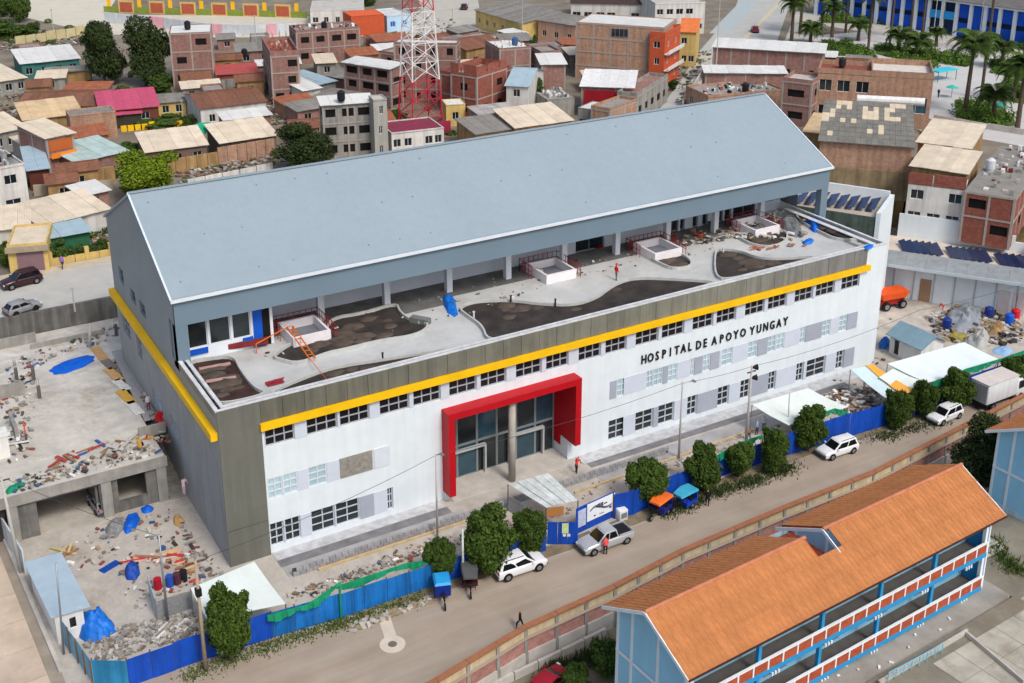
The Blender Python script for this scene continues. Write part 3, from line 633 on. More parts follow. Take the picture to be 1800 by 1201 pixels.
    for s in (-1, 1):
        g = MB(); g.box(x1-.14, s*.62-.16, .6, x1-.0, s*.62+.16, .74); part('headlight', g, LAMP, t)
        g = MB(); g.box(x0-.01, s*.68-.09, .7, x0+.06, s*.68+.09, .95); part('tail_light', g, TAIL, t)
        g = MB(); g.box(d-.42, s*.97-.09, 1.0, d-.28, s*.97+.09, 1.14); part('mirror', g, paint, t)
    g = MB(); g.box(x1-.1, -.72, .3, x1+.05, .72, .5); g.box(x0-.05, -.74, .3, x0+.1, .74, .52); part('bumper', g, M((70, 72, 74), .6, .1), t)
    if kind == 'pickup':
        g = MB(); g.box(-2.36, -.76, 1.0, -1.02, .76, 1.062); part('load_bed', g, BLACK, t)
        for s in (-1, 1): g = MB(); g.box(-2.45, s*.82-.05, 1.02, -1.0, s*.82+.05, 1.16); part('bed_side', g, paint, t)
        g = MB(); g.box(-2.5, -.8, 1.02, -2.42, .8, 1.14); part('tailgate', g, paint, t)
    if kind == 'suv':
        for s in (-1, 1): g = MB(); g.bar((-1.6, s*.56, zr+.03), (.1, s*.58, zr+.05), .04, .04); part('roof_rail', g, BLACK, cabin)
    return t
# people ------------------------------------------------------------
_bod = {}
def body_mesh(pose, shirt, pants, hair):
    k = (pose, shirt, pants, hair)
    if k in _bod: return _bod[k]
    stride = {'walk': .26, 'stand': .06, 'bend': .1}[pose]; lean = .32 if pose == 'bend' else 0
    V_ = [((0, 0, .94), .125), ((lean*.4, 0, 1.18), .12), ((lean, 0, 1.42-lean*.3), .13), ((lean*1.15, 0, 1.52-lean*.35), .055), ((lean*1.3+.01, 0, 1.66-lean*.4), .1),
          ((stride, .09, .5), .07), ((stride*.9, .1, .08), .045), ((stride*.9+.13, .1, .04), .04), ((-stride*.6, -.09, .5), .07), ((-stride, -.1, .08), .045), ((-stride+.13, -.1, .04), .04),
          ((lean, .2, 1.38-lean*.3), .06), ((lean-.04+stride*.3, .26, 1.1-lean*.3), .045), ((lean+.1+stride*.2, .26, .86-lean*.2), .035),
          ((lean, -.2, 1.38-lean*.3), .06), ((lean+.04-stride*.3, -.26, 1.1-lean*.3), .045), ((lean+.16-stride*.2, -.24, .86-lean*.2), .035), ((.02, .1, .86), .09), ((-.02, -.1, .86), .09)]
    E_ = [(0, 1), (1, 2), (2, 3), (3, 4), (0, 17), (17, 5), (5, 6), (6, 7), (0, 18), (18, 8), (8, 9), (9, 10), (2, 11), (11, 12), (12, 13), (2, 14), (14, 15), (15, 16)]
    me = bpy.data.meshes.new('b'); me.from_pydata([v for v, r in V_], E_, []); o = bpy.data.objects.new('b', me); COL.objects.link(o)
    o.modifiers.new('s', 'SKIN'); o.modifiers.new('u', 'SUBSURF').levels = 1
    for i, (v, r) in enumerate(V_): me.skin_vertices[0].data[i].radius = (r, r*(1.25 if i in (1, 2) else 1))
    me.skin_vertices[0].data[0].use_root = True
    dg = bpy.context.evaluated_depsgraph_get(); dg.update(); m2 = bpy.data.meshes.new_from_object(o.evaluated_get(dg)); bpy.data.objects.remove(o)
    m2.name = 'person_body'; m2.materials.clear()
    for c in (pants, shirt, (176, 128, 100), hair, (40, 34, 30)): m2.materials.append(M(c, .85, .1, 6, .05))
    for p in m2.polygons:
        c = p.center; hz = c.z+lean*.35*(c.z > 1)
        p.material_index = 4 if c.z < .09 else 0 if c.z < .93 and abs(c.y) < .205 else 2 if (c.z < .98-lean*.2 and abs(c.y) >= .2) else 1 if hz < 1.5 else 2 if (hz < 1.68 and c.x > lean*1.2-.02) or hz < 1.57 else 3
        p.use_smooth = True
    _bod[k] = m2; return m2
def person(px, py, label, shirt, pants=(40, 44, 54), pose='stand', z=0., rz=0., helmet=None, hair=(24, 20, 18), P=None):
    t = thing('person', label, 'person', P or at(px, py, z), rz)
    b = put('body', body_mesh(pose, shirt, pants, hair), t)
    if helmet:
        lean = .32 if pose == 'bend' else 0
        mb = MB(); mb.blob((lean*1.3+.01, 0, 1.74-lean*.4), .135, .125, .1, 10, 0, 0); mb.tube((lean*1.3+.03, 0, 1.70-lean*.4), (lean*1.3+.03, 0, 1.715-lean*.4), .165, n=12); part('helmet', mb, M(helmet, .4, .05), t, True)
    return t
def tarp(name, pts, z0, h, mat, label, cat='tarp', seed=0, n=9, group=None, base=None):
    """crumpled sheet over a heap; pts = footprint pixels"""
    P = smooth([at(x, y, z0) for x, y in pts], 2); c = sum(P, V(0, 0, 0))/len(P); r = random.Random(seed); mb = MB(); K = 12; N_ = len(P); ph = [r.uniform(0, 6) for _ in range(6)]
    for k in range(K+1):
        f = k/K
        for i, p in enumerate(P):
            q = c+(p-c)*(1-f); d_ = q-c; w1 = .8*math.sin(d_.x*2.1+ph[0])*math.sin(d_.y*2.6+ph[1])+.6*math.sin(d_.x*5.3+d_.y*3.1+ph[2])*math.sin(d_.y*6.1+ph[3])
            e = 1-(1-f)**3.2; j = r.uniform(-.12, .12)*min(1, f*4+.3)
            s_ = 1+.06*math.sin(i*1.9+ph[4])
            mb.v.append((d_.x*s_, d_.y*s_, max(0.004, h*e*(.72+.3*w1+j)) if k else .004))
    for k in range(K):
        for i in range(N_): mb.f.append((k*N_+i, k*N_+(i+1) % N_, (k+1)*N_+(i+1) % N_, (k+1)*N_+i)); mb.m.append(0)
    o = part(name, mb, mat, None, True); o.location = c; return tag(o, label, cat, group)
def rubble(name, pts, z0, n, smin, smax, mats, label, seed=0, h=.3, kind='stuff', flatf=.5, cat=None):
    P = [at(x, y, z0) for x, y in pts]; r = random.Random(seed); mb = MB(); c = sum(P, V(0, 0, 0))/len(P)
    for i in range(n):
        k = r.randrange(len(P)); a, b = P[k], P[(k+1) % len(P)]; u, v = sorted((r.random(), r.random())); q = a*u+b*(v-u)+c*(1-v)
        s = r.uniform(smin, smax); ang = r.uniform(0, 3.14); l = s*r.uniform(1, 2.4); zz = r.uniform(0, h); t_ = r.uniform(-.25, .25)
        u_ = V(math.cos(ang), math.sin(ang), t_)*l/2; w_ = V(-math.sin(ang), math.cos(ang), 0)*s/2; up = V(0, 0, s*flatf); q = V(q.x, q.y, z0+zz)
        mb.hexa([q-u_-w_, q+u_-w_, q+u_+w_, q-u_+w_, q-u_-w_+up, q+u_-w_+up, q+u_+w_+up, q-u_+w_+up], r.randrange(len(mats)))
    o = part(name, mb, mats); tag(o, label, cat if kind != 'stuff' else cat, None, kind); return o
# ============================================================ fence, street furniture, front strip
FB = M((14, 74, 180), .6, .16, .8, .15, corr=1.5, streak=.25, rand=.05); FB2 = M((24, 112, 190), .6, .2, .8, .2, corr=1.5, streak=.4, rand=.08); FT = M((46, 140, 190), .6, .2, .8, .2, streak=.4)
NET = M((16, 134, 92), .8, .25, 1.5, .3)
def gline(pts):  # cumulative polyline on the ground
    return [at(*p) for p in pts]
def fence(name, base, hs, mat, label, pitch=1.85, posts=True, group='blue sheet fence around the building site', kind='metal fence'):
    P = gline(base); t = thing(name, label, kind, P[0], 0, group); o0 = P[0]
    for i in range(len(P)-1):
        a, b = P[i]-o0, P[i+1]-o0; Ln = (b-a).length; n = max(1, round(Ln/pitch)); u = (b-a)/Ln; w_ = V(u.y, -u.x, 0)
        for k in range(n):
            p, q = a+u*(Ln*k/n+.02), a+u*(Ln*(k+1)/n-.02); h0 = hs[i]+(hs[i+1]-hs[i])*k/n+rnd.uniform(-.06, .06); off = w_*rnd.uniform(-.03, .03)
            mb = MB(); mb.hexa([p+off-w_*.02, q+off-w_*.02, q+off+w_*.02, p+off+w_*.02, p+off-w_*.02+V(0, 0, h0), q+off-w_*.02+V(0, 0, h0), q+off+w_*.02+V(0, 0, h0), p+off+w_*.02+V(0, 0, h0)])
            m_ = mat if not isinstance(mat, (list, tuple)) else mat[rnd.randrange(len(mat))]
            part('fence_panel', mb, m_, t)
            if posts: mb = MB(); pp = a+u*(Ln*k/n)-w_*-.0+V(-w_.x, -w_.y, 0)*.09; mb.tube(pp, pp+V(0, 0, h0+.12), .05, n=6); part('post', mb, M((110, 84, 58), .9, .2), t)
    return t
fence('site_fence', [(166, 1205), (228, 1207)], [2.2, 2.2], FT, 'faded turquoise fence sheets at the lower left corner of the site')
fence('site_fence', [(228, 1207), (350, 1163)], [2.3, 2.3], FB, 'deep blue fence sheets in front of the rubble yard, left of the lone tree')
fence('site_fence', [(350, 1163), (480, 1121), (600, 1086)], [2.3, 2.2, 2.2], [FB, FB, FB2], 'blue fence sheets with pale splashes behind the tree left of the road')
fence('site_fence', [(600, 1086), (760, 1030)], [2.1, 2.0], FB2, 'brighter weathered blue fence sheets between the green post and the cargo tricycle')
fence('site_fence', [(760, 1030), (960, 968)], [2.0, 2.0], FB, 'blue fence sheets hidden behind the three joined trees')
fence('site_fence', [(1078, 912), (1112, 905), (1140, 892)], [2.4, 2.4, 2.3], FB, 'short deep blue fence sheets between the notice board and the orange mototaxi')
fence('site_fence', [(1140, 892), (1265, 838), (1385, 800)], [2.2, 2.2, 2.2], FB, 'blue fence run behind the four trees left of the pickup-sized white van')
fence('site_fence', [(1385, 800), (1560, 747)], [2.5, 2.5], FB, 'tall royal blue fence sheets above the white hatchback near the awning', 2.4)
fence('site_fence', [(1560, 747), (1700, 700), (1830, 655)], [2.3, 2.6, 2.6], FB, 'dark blue fence sheets behind the delivery truck')
# gate and notice board
def standing(name, a, b, h, mat, label, cat, th=.05, z=0., z0=0.):
    A, B = at(*a, z), at(*b, z); t = thing(name, label, cat, A, math.atan2(B.y-A.y, B.x-A.x)); return t, (B-A).length
t, Ln = standing('entrance_gate', (962, 957), (1016, 957), 2.4, FB, 'plain royal blue sheet gate with small posted papers', 'gate')
for k in range(3): mb = MB(); mb.box(Ln*k/3+.02, -.04, .03, Ln*(k+1)/3-.02, .0, 2.15); part('gate_panel', mb, FB, t)
mb = MB(); mb.box(Ln*.47, -.07, 1.1, Ln*.68, -.045, 2.05); part('notice', mb, M((196, 214, 150), .6, .2, 6), t)
for k in range(2): mb = MB(); mb.box(Ln*(.5+.14*k), -.07, .8, Ln*(.5+.14*k)+.26, -.045, 1.04); part('notice', mb, WHITE2, t)
t, Ln = standing('site_notice_board', (1012, 940), (1080, 908), 2.6, None, 'white company banner on blue sheets beside the site entrance', 'sign')
n_ = 3
for k in range(n_): mb = MB(); mb.box(Ln*k/n_+.01, 0, 0, Ln*(k+1)/n_-.01, .05, 2.5); part('fence_panel', mb, FB, t)
mb = MB(); mb.box(Ln*.27, -.06, .75, Ln*.98, -.01, 2.42); bn = part('banner', mb, M((232, 236, 240), .5, .04), t)
mb = MB(); mb.box(Ln*.04, -.06, .6, Ln*.24, -.01, 2.2); part('poster', mb, M((186, 196, 220), .5, .25, 6), t)
def flat_text(txt, parent, loc, size, mat, rx=PI/2, name='lettering', bold=.0, shear=0):
    cu = bpy.data.curves.new('t', 'FONT'); cu.body = txt; cu.size = size; cu.extrude = .008; cu.offset = bold; cu.shear = shear; cu.resolution_u = 2
    tmp = bpy.data.objects.new('t', cu); COL.objects.link(tmp); dg = bpy.context.evaluated_depsgraph_get(); dg.update()
    me = bpy.data.meshes.new_from_object(tmp.evaluated_get(dg)); bpy.data.objects.remove(tmp); me.materials.clear(); me.materials.append(mat); me.name = name
    o = put(name, me, parent, loc); o.rotation_euler = (rx, 0, 0); return o
mb = MB(); DK = M((74, 78, 92), .5, .05); pts = [V(Ln*(.34+.56*k/14), -.075, 1.62+.42*math.sin(k/14*5.2+.2)*(1-k/22)) for k in range(15)]
for k in range(14): mb.tube(pts[k], pts[k+1], .045+.05*math.sin(PI*k/14), .045+.05*math.sin(PI*(k+1)/14), 6)
part('logo_swoosh', mb, DK, bn)
for x, z_, w_, h_ in ((.5, 1.75, .12, .3), (.56, 1.66, .1, .42), (.62, 1.72, .12, .34), (.7, 1.78, .16, .12), (.44, 1.02, .1, .12), (.58, .98, .24, .07), (.84, 1.12, .12, .2)):
    mb = MB(); mb.box(Ln*x, -.078, z_, Ln*x+w_*Ln*.5, -.062, z_+h_); part('logo_mark', mb, DK, bn)
# guard hut behind the gate
t = thing('guard_shelter', 'makeshift shelter with pale corrugated sheets beside the blue gate', 'shelter', at(905, 905))
A = [at(893, 852, 2.6), at(965, 832, 2.9), at(1016, 880, 2.6), at(960, 893, 2.4)]; o0 = t.location
mb = MB()
for k in range(5):
    f0, f1 = k/5+.01, (k+1)/5-.01; a, b = A[0].lerp(A[1], f0), A[0].lerp(A[1], f1); c, d = A[3].lerp(A[2], f1), A[3].lerp(A[2], f0); h_ = V(0, 0, .03+.03*(k % 2))
    mb = MB(); mb.hexa([x-o0 for x in (a, d, c, b)]+[x-o0+h_ for x in (a, d, c, b)]); part('roof_sheet', mb, M((206, 214, 212), .6, .15, .8, .2, streak=.2, rand=.08, corr=1.6), t)
for x in A: mb = MB(); q = V(x.x, x.y, 0)-o0; mb.tube(q, q+V(0, 0, x.z), .05, n=6); part('post', mb, BARK, t)
a, b = V(A[0].x, A[0].y, 0)-o0, V(A[3].x, A[3].y, 0)-o0; mb = MB(); mb.bar(a+V(0, 0, .8), b+V(0, 0, .8), .05, 1.4); part('side_sheet', mb, M((150, 150, 150), .7, .3, 1), t)
a, b = V(A[3].x, A[3].y, 0)-o0, V(A[2].x, A[2].y, 0)-o0; mb = MB(); mb.bar(a+V(0, 0, 1.9), a.lerp(b, .55)+V(0, 0, 1.9), .06, .8); part('plywood_board', mb, M((176, 120, 64), .8, .1), t)
# breeze block band and kerbs along the front of the hospital
blk = thing('block_wall', 'low open block wall running along the hospital forecourt', 'wall', (4.2, -3.9, 0))
mbl = MB(); mbl.box(0, 0, 0, .52, .16, .34); bm_ = mbl.mesh('block', M((150, 150, 152), .9, .2, 2, .3, rand=.15))
for r_ in range(2):
    for i in range(66):
        if abs(i-33) < 0: continue
        put('block', bm_, blk, (i*.56+.25*(r_ % 2)*0+(.28 if r_ else 0)-(.28), 0+.0, .02+r_*.36))
mb = MB(); mb.box(-.3, .17, 0, 37, .2, .7); part('backing', mb, M((70, 70, 72), .9, .2), blk)
A = [at(470, 1022), at(640, 958), at(790, 905), at(830, 893)]
FKc = M((176, 168, 152), .92, .16, .8, .3, dirt=.3)
mb = MB()
for a, b in ((at(560, 1003), at(880, 898)), (at(1010, 868), at(1330, 755))): mb.bar(a+V(0, 0, .08), b+V(0, 0, .08), .22, .2)
struct('forecourt_kerb', mb, M((190, 168, 130), .9, .2, 1, .2))
mb = MB(); mb.box(3.6, -3.7, -.3, 20, -2.25, .03); mb.box(33, -5.0, -.3, 60, -2.7, .035); struct('forecourt', mb, M((160, 160, 160), .9, .18, .6, .25, dirt=.2))
rubble('street_debris', [(500, 1060), (740, 975), (1000, 905), (1010, 890), (760, 945), (520, 1035)], .0, 260, .06, .22, [CONC, CONCL, M((150, 120, 96), .9), M((96, 88, 80), .9)], 'loose rubble and offcuts lying along the forecourt', 3, .05)
rubble('street_debris', [(1020, 880), (1300, 790), (1500, 720), (1480, 700), (1040, 850)], .0, 240, .06, .22, [CONC, CONCL, M((150, 120, 96), .9)], 'scattered rubble between the forecourt and the right fence', 5, .05)
# awnings
def awning(name, quad, mat, label, n=4, sag=.1, posts=True, cat='awning', strips=None):
    P = [at(x, y, z) for x, y, z in quad]; c = V(P[0].x, P[0].y, 0); t = thing(name, label, cat, c)
    for k in range(n):
        g = .0; a, b = P[0].lerp(P[1], k/n+g), P[0].lerp(P[1], (k+1)/n-g); d, e = P[3].lerp(P[2], k/n+g), P[3].lerp(P[2], (k+1)/n-g); s = V(0, 0, -sag)
        mb = MB(); m0, m1 = (a+d)/2+s, (b+e)/2+s; h_ = V(0, 0, .04)
        for q in ((a, m0, m1, b), (m0, d, e, m1)): mb.hexa([x-c for x in q]+[x-c+h_ for x in q])
        part('awning_sheet', mb, mat if not strips else strips[k % len(strips)], t)
    if posts:
        for x in P: mb = MB(); q = V(x.x, x.y, 0)-c; mb.tube(q, q+V(0, 0, x.z), .05, n=6); part('post', mb, STEEL, t)
    return t
PALE = M((216, 226, 220), .7, .07, .6, .1, rand=.03)
awning('site_awning', [(335, 1035, 2.6), (447, 988, 2.8), (502, 1062, 2.3), (364, 1090, 2.3)], PALE, 'large pale green awning sheet behind the lone tree at left')
awning('site_awning', [(1322, 712, 2.8), (1420, 683, 3.0), (1490, 716, 2.6), (1386, 748, 2.5)], PALE, 'pale awning sheet over workers beside the tall lamp pole', 3)
awning('site_awning', [(1495, 650, 3.0), (1524, 644, 3.0), (1606, 700, 2.6), (1556, 700, 2.6)], M((200, 222, 226), .6, .07, .7, .1), 'pale blue awning sheet at the hospital right corner next to the orange strip', 2)
awning('orange_strip_awning', [(1522, 643, 3.1), (1534, 641, 3.1), (1612, 690, 2.8), (1582, 692, 2.8)], M((240, 170, 70), .6, .07, .8, .1), 'long orange tarpaulin strip between two white awning roofs', 1)
awning('site_awning', [(1545, 664, 3.0), (1584, 640, 3.0), (1624, 672, 2.8), (1594, 692, 2.8)], PALE, 'white awning sheet directly right of the orange strip', 2)
awning('long_shed_awning', [(1560, 640, 3.3), (1695, 602, 3.3), (1755, 632, 2.8), (1630, 674, 2.8)], M((220, 230, 230), .65, .08, .6, .1), 'long white wavy shed roof behind the blue fence and green netting', 7, .05)
# green netting on the fence
def net(pts, label, seed=0, grp='green safety netting on the blue fence'):
    r = random.Random(seed); t = MB(); P = [(at(x, y, z), z) for x, y, z in pts]; c = V(P[0][0].x, P[0][0].y, 0)
    for i in range(len(P)-1):
        a, b = P[i][0], P[i+1][0]; N_ = 6
        for k in range(N_):
            f0, f1 = k/N_, (k+1)/N_; q0, q1 = a.lerp(b, f0)-c, a.lerp(b, f1)-c; dz0 = .5+.2*math.sin(i*6+k); dz1 = .5+.2*math.sin(i*6+k+1); w_ = V(.0, -.12, 0)*(k % 2)
            t.hexa([q0+w_-V(0, 0, dz0), q1-V(0, 0, dz1)+w_, q1-V(0, -.05, dz1)+w_, q0-V(0, -.05, dz0)+w_, q0, q1, q1+V(0, .05, 0), q0+V(0, .05, 0)])
    o = part('safety_net', t, NET); o.location = c; return tag(o, label, 'netting', grp)
net([(470, 1082, 2.5), (540, 1063, 2.4), (600, 1022, 2.9)], 'green safety net sagging along fence left of the green post')
net([(600, 1028, 2.6), (716, 990, 2.4), (752, 985, 2.2)], 'green net folds beside the small tree and blue tricycle', 1)
net([(1258, 802, 2.6), (1300, 778, 2.6), (1340, 765, 2.6)], 'bunched green net between two right-hand trees under the lamp pole', 2)
net([(1440, 728, 3.1), (1468, 718, 3.2), (1492, 724, 2.7)], 'green net draped at left end of the tall royal blue fence', 3)
net([(1640, 672, 3.3), (1700, 648, 3.3), (1762, 630, 3.3), (1830, 606, 3.3)], 'long green net above fence behind the delivery truck', 4)
mb = MB(); a = at(600, 1088); mb.tube(a-a, V(0, 0, 2.9), .09, n=6); o = solid('net_post', mb, NET, 'green wrapped post standing in the blue fence', 'post'); o.location = a
# poles
def pole(bx, by, tx, ty, r, mat, label, name='utility_pole', cat='utility pole', arms=(), z=0.):
    A = at(bx, by, z); h = hgt(bx, by, ty, z); B = A+V(0, 0, h); x, y = pr(B); dx = (tx-x)/(FL_/((np.array(A)-CP)@_F)); lean = V(_r0[0]*dx, _r0[1]*dx, h)
    t = thing(name, label, cat, A); mb = MB(); mb.tube((0, 0, -.2), lean, r, r*.6, 10); part('shaft', mb, mat, t, True)
    for nm, z_, dx_, dy_, mt in arms:
        mb = MB(); c = lean*(z_)
        if nm == 'crossarm': mb.bar(c+V(-dx_, 0, 0), c+V(dx_, 0, 0), .1, .1)
        elif nm == 'transformer': mb.tube(c+V(dx_, 0, -.5), c+V(dx_, 0, .4), .28, n=10)
        elif nm == 'lamp_arm': mb.tube(c, c+V(dx_, dy_, .25), .035, n=6); mb.box(c.x+dx_-.12, c.y+dy_-.4, c.z+.2, c.x+dx_+.12, c.y+dy_, c.z+.32)
        elif nm == 'cable_box': mb.box(c.x-.2, c.y-.2, c.z-.3, c.x+.2, c.y+.2, c.z+.3)
        elif nm == 'loudspeaker': mb.tube(c, c+V(dx_, dy_, 0), .08, .3, 10)
        part(nm, mb, mt, t)
    return t
WOODP = M((164, 146, 122), .9, .15, 2, .2); CP_ = M((176, 174, 168), .9, .1, 2, .1)
pole(362, 1178, 343, 985, .16, WOODP, 'tall pale utility pole in front of the lone tree at left', arms=[('crossarm', .98, .7, 0, BARK), ('cable_box', .72, 0, 0, BLACK)])
pole(295, 1092, 279, 940, .11, STEEL, 'grey pole with dark foot standing inside the rubble yard', arms=[('lamp_arm', .99, -.6, -.2, STEEL)])
pole(769, 945, 766, 799, .1, CP_, 'slim lamp post in front of the wall left of the red portal', 'lamp_post', 'lamp post', [('lamp_arm', .99, .3, -.3, STEEL)])
pole(1193, 806, 1200, 672, .12, CP_, 'concrete pole with angled arm before the lettering wall', arms=[('lamp_arm', .98, .9, -.3, STEEL)])
pole(1310, 792, 1322, 643, .15, CP_, 'tall pole with loudspeakers before the ground floor windows', arms=[('loudspeaker', .98, .5, -.2, BLACK), ('loudspeaker', .86, .5, -.2, BLACK), ('crossarm', .93, .5, 0, BARK)])
pole(1384, 775, 1388, 692, .09, CP_, 'slim post poking up through the pale awning', 'lamp_post', 'lamp post')
pole(814, 1020, 813, 930, .12, M((190, 200, 196), .8, .2), 'pale painted post between two trees beside the tricycles', 'lamp_post', 'post', [])
pole(38, 1010, 2, 840, .16, CP_, 'leaning concrete pole at the far left of the side street', arms=[('crossarm', .97, .6, 0, BARK)])
pole(112, 1150, 98, 990, .09, STEEL, 'thin dark steel pole beside the small guard hut', arms=[])
# wires across the front
def wire(pts, label, r=.018, name='overhead_wire'):
    mb = MB(); 
    for i in range(len(pts)-1):
        a, b = pts[i], pts[i+1]; N_ = 8; sag = (b-a).length*.02
        q = [a.lerp(b, k/N_)-V(0, 0, sag*4*(k/N_)*(1-k/N_)) for k in range(N_+1)]
        for k in range(N_): mb.tube(q[k], q[k+1], r, n=4, cap=False)
    return solid(name, mb, M((70, 70, 72), .7), label, 'wire')
tp = lambda bx, by, ty: at(bx, by)+V(0, 0, hgt(bx, by, ty)-.1)
wire([tp(362, 1178, 985), tp(769, 945, 799), tp(1193, 806, 672), tp(1310, 792, 643), V(73, -4.5, 7.8), V(100, -5, 8)], 'thin overhead wire strung between the street poles')
wire([tp(295, 1092, 940), tp(38, 1010, 840)], 'thin wire from yard pole to the far left pole')
# street trees
G = 'small rounded trees along the blue fence'
for a in ((407, 1160, 1033, 88, 'lone round street tree at far left in front of the pale awning', 1), (776, 1018, 952, 58, 'small tree right behind the blue tricycle', 2), (856, 1006, 903, 88, 'left of the two tall joined trees behind the white car', 3), (930, 974, 892, 66, 'right of the two joined trees, next to the blue gate', 1),
          (1138, 886, 812, 74, 'tree behind the orange mototaxi', 2), (1236, 862, 788, 58, 'tree right of the small blue pickup trike', 3), (1297, 838, 778, 52, 'small dark tree under the green net and loudspeaker pole', 2), (1358, 830, 748, 50, 'narrow dark tree in front of the pale awning', 1), (1418, 792, 718, 62, 'tree between the pale awning and the tall blue fence', 3),
          (1576, 752, 682, 52, 'yellowish small tree at the end of tall blue fence', 1), (1622, 735, 668, 46, 'tree between white hatchback and the awning', 2), (1676, 722, 652, 58, 'dark tree left of the delivery truck', 3), (1778, 690, 622, 50, 'tree at right edge behind the delivery truck', 1)):
    tree(a[0], a[1], a[2], a[3]*1.14, a[4], 'street', a[5], 0., G, 'street_tree', trunk_frac=.1)
# vehicles in the road
CW_ = M((226, 228, 230), .3, .03, 1, 0, spec=.6); SILV = M((186, 190, 194), .3, .05, 1, 0, .3, spec=.5); MAROON = M((52, 18, 24), .25, .1, 1, 0, spec=.6)
car(912, 1003, math.radians(-2), CW_, 'white station wagon parked by the two joined trees', 'suv')
car(1063, 958, math.radians(180), SILV, 'silver pickup with open bed stopped near the site gate', 'pickup', cat='pickup truck', scale=.95)
car(1471, 797, math.radians(178), CW_, 'white van-like car parked below the tall blue fence', 'suv', scale=.92)
car(1660, 737, math.radians(184), CW_, 'white hatchback with black roof rails left of the delivery truck', 'suv', scale=.9)
# delivery truck
t = thing('delivery_truck', 'white box delivery truck parked beside the dark blue fence', 'truck', at(1752, 707, .02), math.radians(1))
mb = MB(); mb.box(-3.1, -1.05, .95, 1.5, 1.05, 3.1); b = part('cargo_box', mb, M((226, 226, 226), .5, .05, .8, .05, streak=.1), t); bevel(b, .04)
mb = MB(); mb.box(-3.16, -1.1, 3.08, 1.56, 1.1, 3.16); part('box_roof', mb, M((206, 198, 190), .7, .12, .6, .1), b)
for s in (-1, 0, 1): mb = MB(); mb.box(-3.18, s*.68-.3, 1.0, -3.12, s*.68+.3, 2.95); part('rear_door', mb, SILV, b)
mb = MB(); mb.hexa([(1.65, -.95, .6), (3.2, -.9, .6), (3.2, .9, .6), (1.65, .95, .6), (1.65, -.9, 2.4), (2.7, -.82, 2.4), (2.7, .82, 2.4), (1.65, .9, 2.4)]); c = part('cab', mb, CW_, t); bevel(c, .08)
mb = MB(); mb.hexa([(3.04, -.8, 1.45), (3.08, -.8, 1.45), (3.08, .8, 1.45), (3.04, .8, 1.45), (2.76, -.74, 2.25), (2.8, -.74, 2.25), (2.8, .74, 2.25), (2.76, .74, 2.25)]); part('windscreen', mb, CARG, c)
for s in (-1, 1):
    mb = MB(); mb.hexa([(1.95, s*.93-.02, 1.4), (2.9, s*.9-.02, 1.4), (2.9, s*.9+.02, 1.4), (1.95, s*.93+.02, 1.4), (1.95, s*.9-.02, 2.2), (2.62, s*.86-.02, 2.2), (2.62, s*.86+.02, 2.2), (1.95, s*.9+.02, 2.2)]); part('side_window', mb, CARG, c)
    for x in (-1.9, 2.4): wheel(t, x, s*.85, .42, .3)
mb = MB(); mb.box(-3.1, -.7, .55, 2.0, .7, .94); part('chassis', mb, BLACK, t); mb = MB(); mb.box(-3.1, -1, .35, -3.0, 1, .5); part('bumper', mb, BLACK, t)
# tricycles and mototaxis
def trike(px, py, head, body, roof, label, kind='mototaxi', cat='mototaxi'):
    t = thing('mototaxi' if kind == 'mototaxi' else 'cargo_tricycle', label, cat, at(px, py, .01), head)
    wheel(t, 1.15, 0, .28, .12); wheel(t, -.65, .55, .28, .14); wheel(t, -.65, -.55, .28, .14)
    mb = MB(); mb.tube((1.15, 0, .3), (.85, 0, 1.05), .04, n=6); mb.tube((.85, -.35, 1.05), (.85, .35, 1.05), .03, n=6); mb.bar((.9, 0, .7), (.1, 0, .6), .14, .16); mb.bar((.7, 0, .85), (.15, 0, .82), .24, .14); part('motorcycle_front', mb, BLACK, t)
    mb = MB()
    if kind == 'mototaxi':
        mb.box(-1.25, -.62, .35, .1, .62, .72); mb.box(-1.25, -.62, .72, -1.15, .62, 1.35); o = part('passenger_box', mb, body, t)
        mb = MB(); st = [(-1.32, [(-.66, 1.5), (.66, 1.5), (.6, 1.66), (-.6, 1.66)]), (-.3, [(-.68, 1.55), (.68, 1.55), (.6, 1.76), (-.6, 1.76)]), (.75, [(-.55, 1.45), (.55, 1.45), (.45, 1.6), (-.45, 1.6)])]
        mb = loft(st, None); part('canopy', mb, roof, t)
        for x, y in ((-1.2, -.58), (-1.2, .58), (.1, -.58), (.1, .58), (.68, -.4), (.68, .4)): q = MB(); q.tube((x, y, .4), (x, y, 1.55), .025, n=5); part('canopy_post', q, BLACK, t)
        q = MB(); q.box(-1.0, -.5, .73, -.55, .5, .86); part('seat', q, BLACK, t)
    else:
        mb.box(-1.4, -.6, .5, .15, .6, .62); mb.box(-1.4, -.6, .62, -1.34, .6, 1.5); mb.box(.09, -.6, .62, .15, .6, 1.5); mb.box(-1.34, -.6, .62, .09, -.55, 1.5); mb.box(-1.34, .55, .62, .09, .6, 1.5); part('cargo_box', mb, body, t)
        q = MB(); q.hexa([(-1.45, -.65, 1.5), (.2, -.65, 1.5), (.2, .65, 1.5), (-1.45, .65, 1.5), (-1.3, -.5, 1.66), (.05, -.5, 1.66), (.05, .5, 1.66), (-1.3, .5, 1.66)]); part('cover', q, roof, t)
    return t
trike(779, 1056, math.radians(250), M((14, 40, 130), .5, .2), M((40, 150, 210), .5, .15, 2), 'blue cargo tricycle with bright blue cover in front of the small tree', 'cargo', 'cargo tricycle')
trike(826, 1036, math.radians(245), M((70, 16, 26), .5, .2), M((84, 84, 84), .6, .2), 'dark maroon mototaxi with grey canopy beside the blue cargo tricycle')
trike(1157, 906, math.radians(200), M((30, 40, 120), .5, .2), M((230, 110, 40), .5, .15, 2), 'mototaxi with bright orange canopy under the tree')
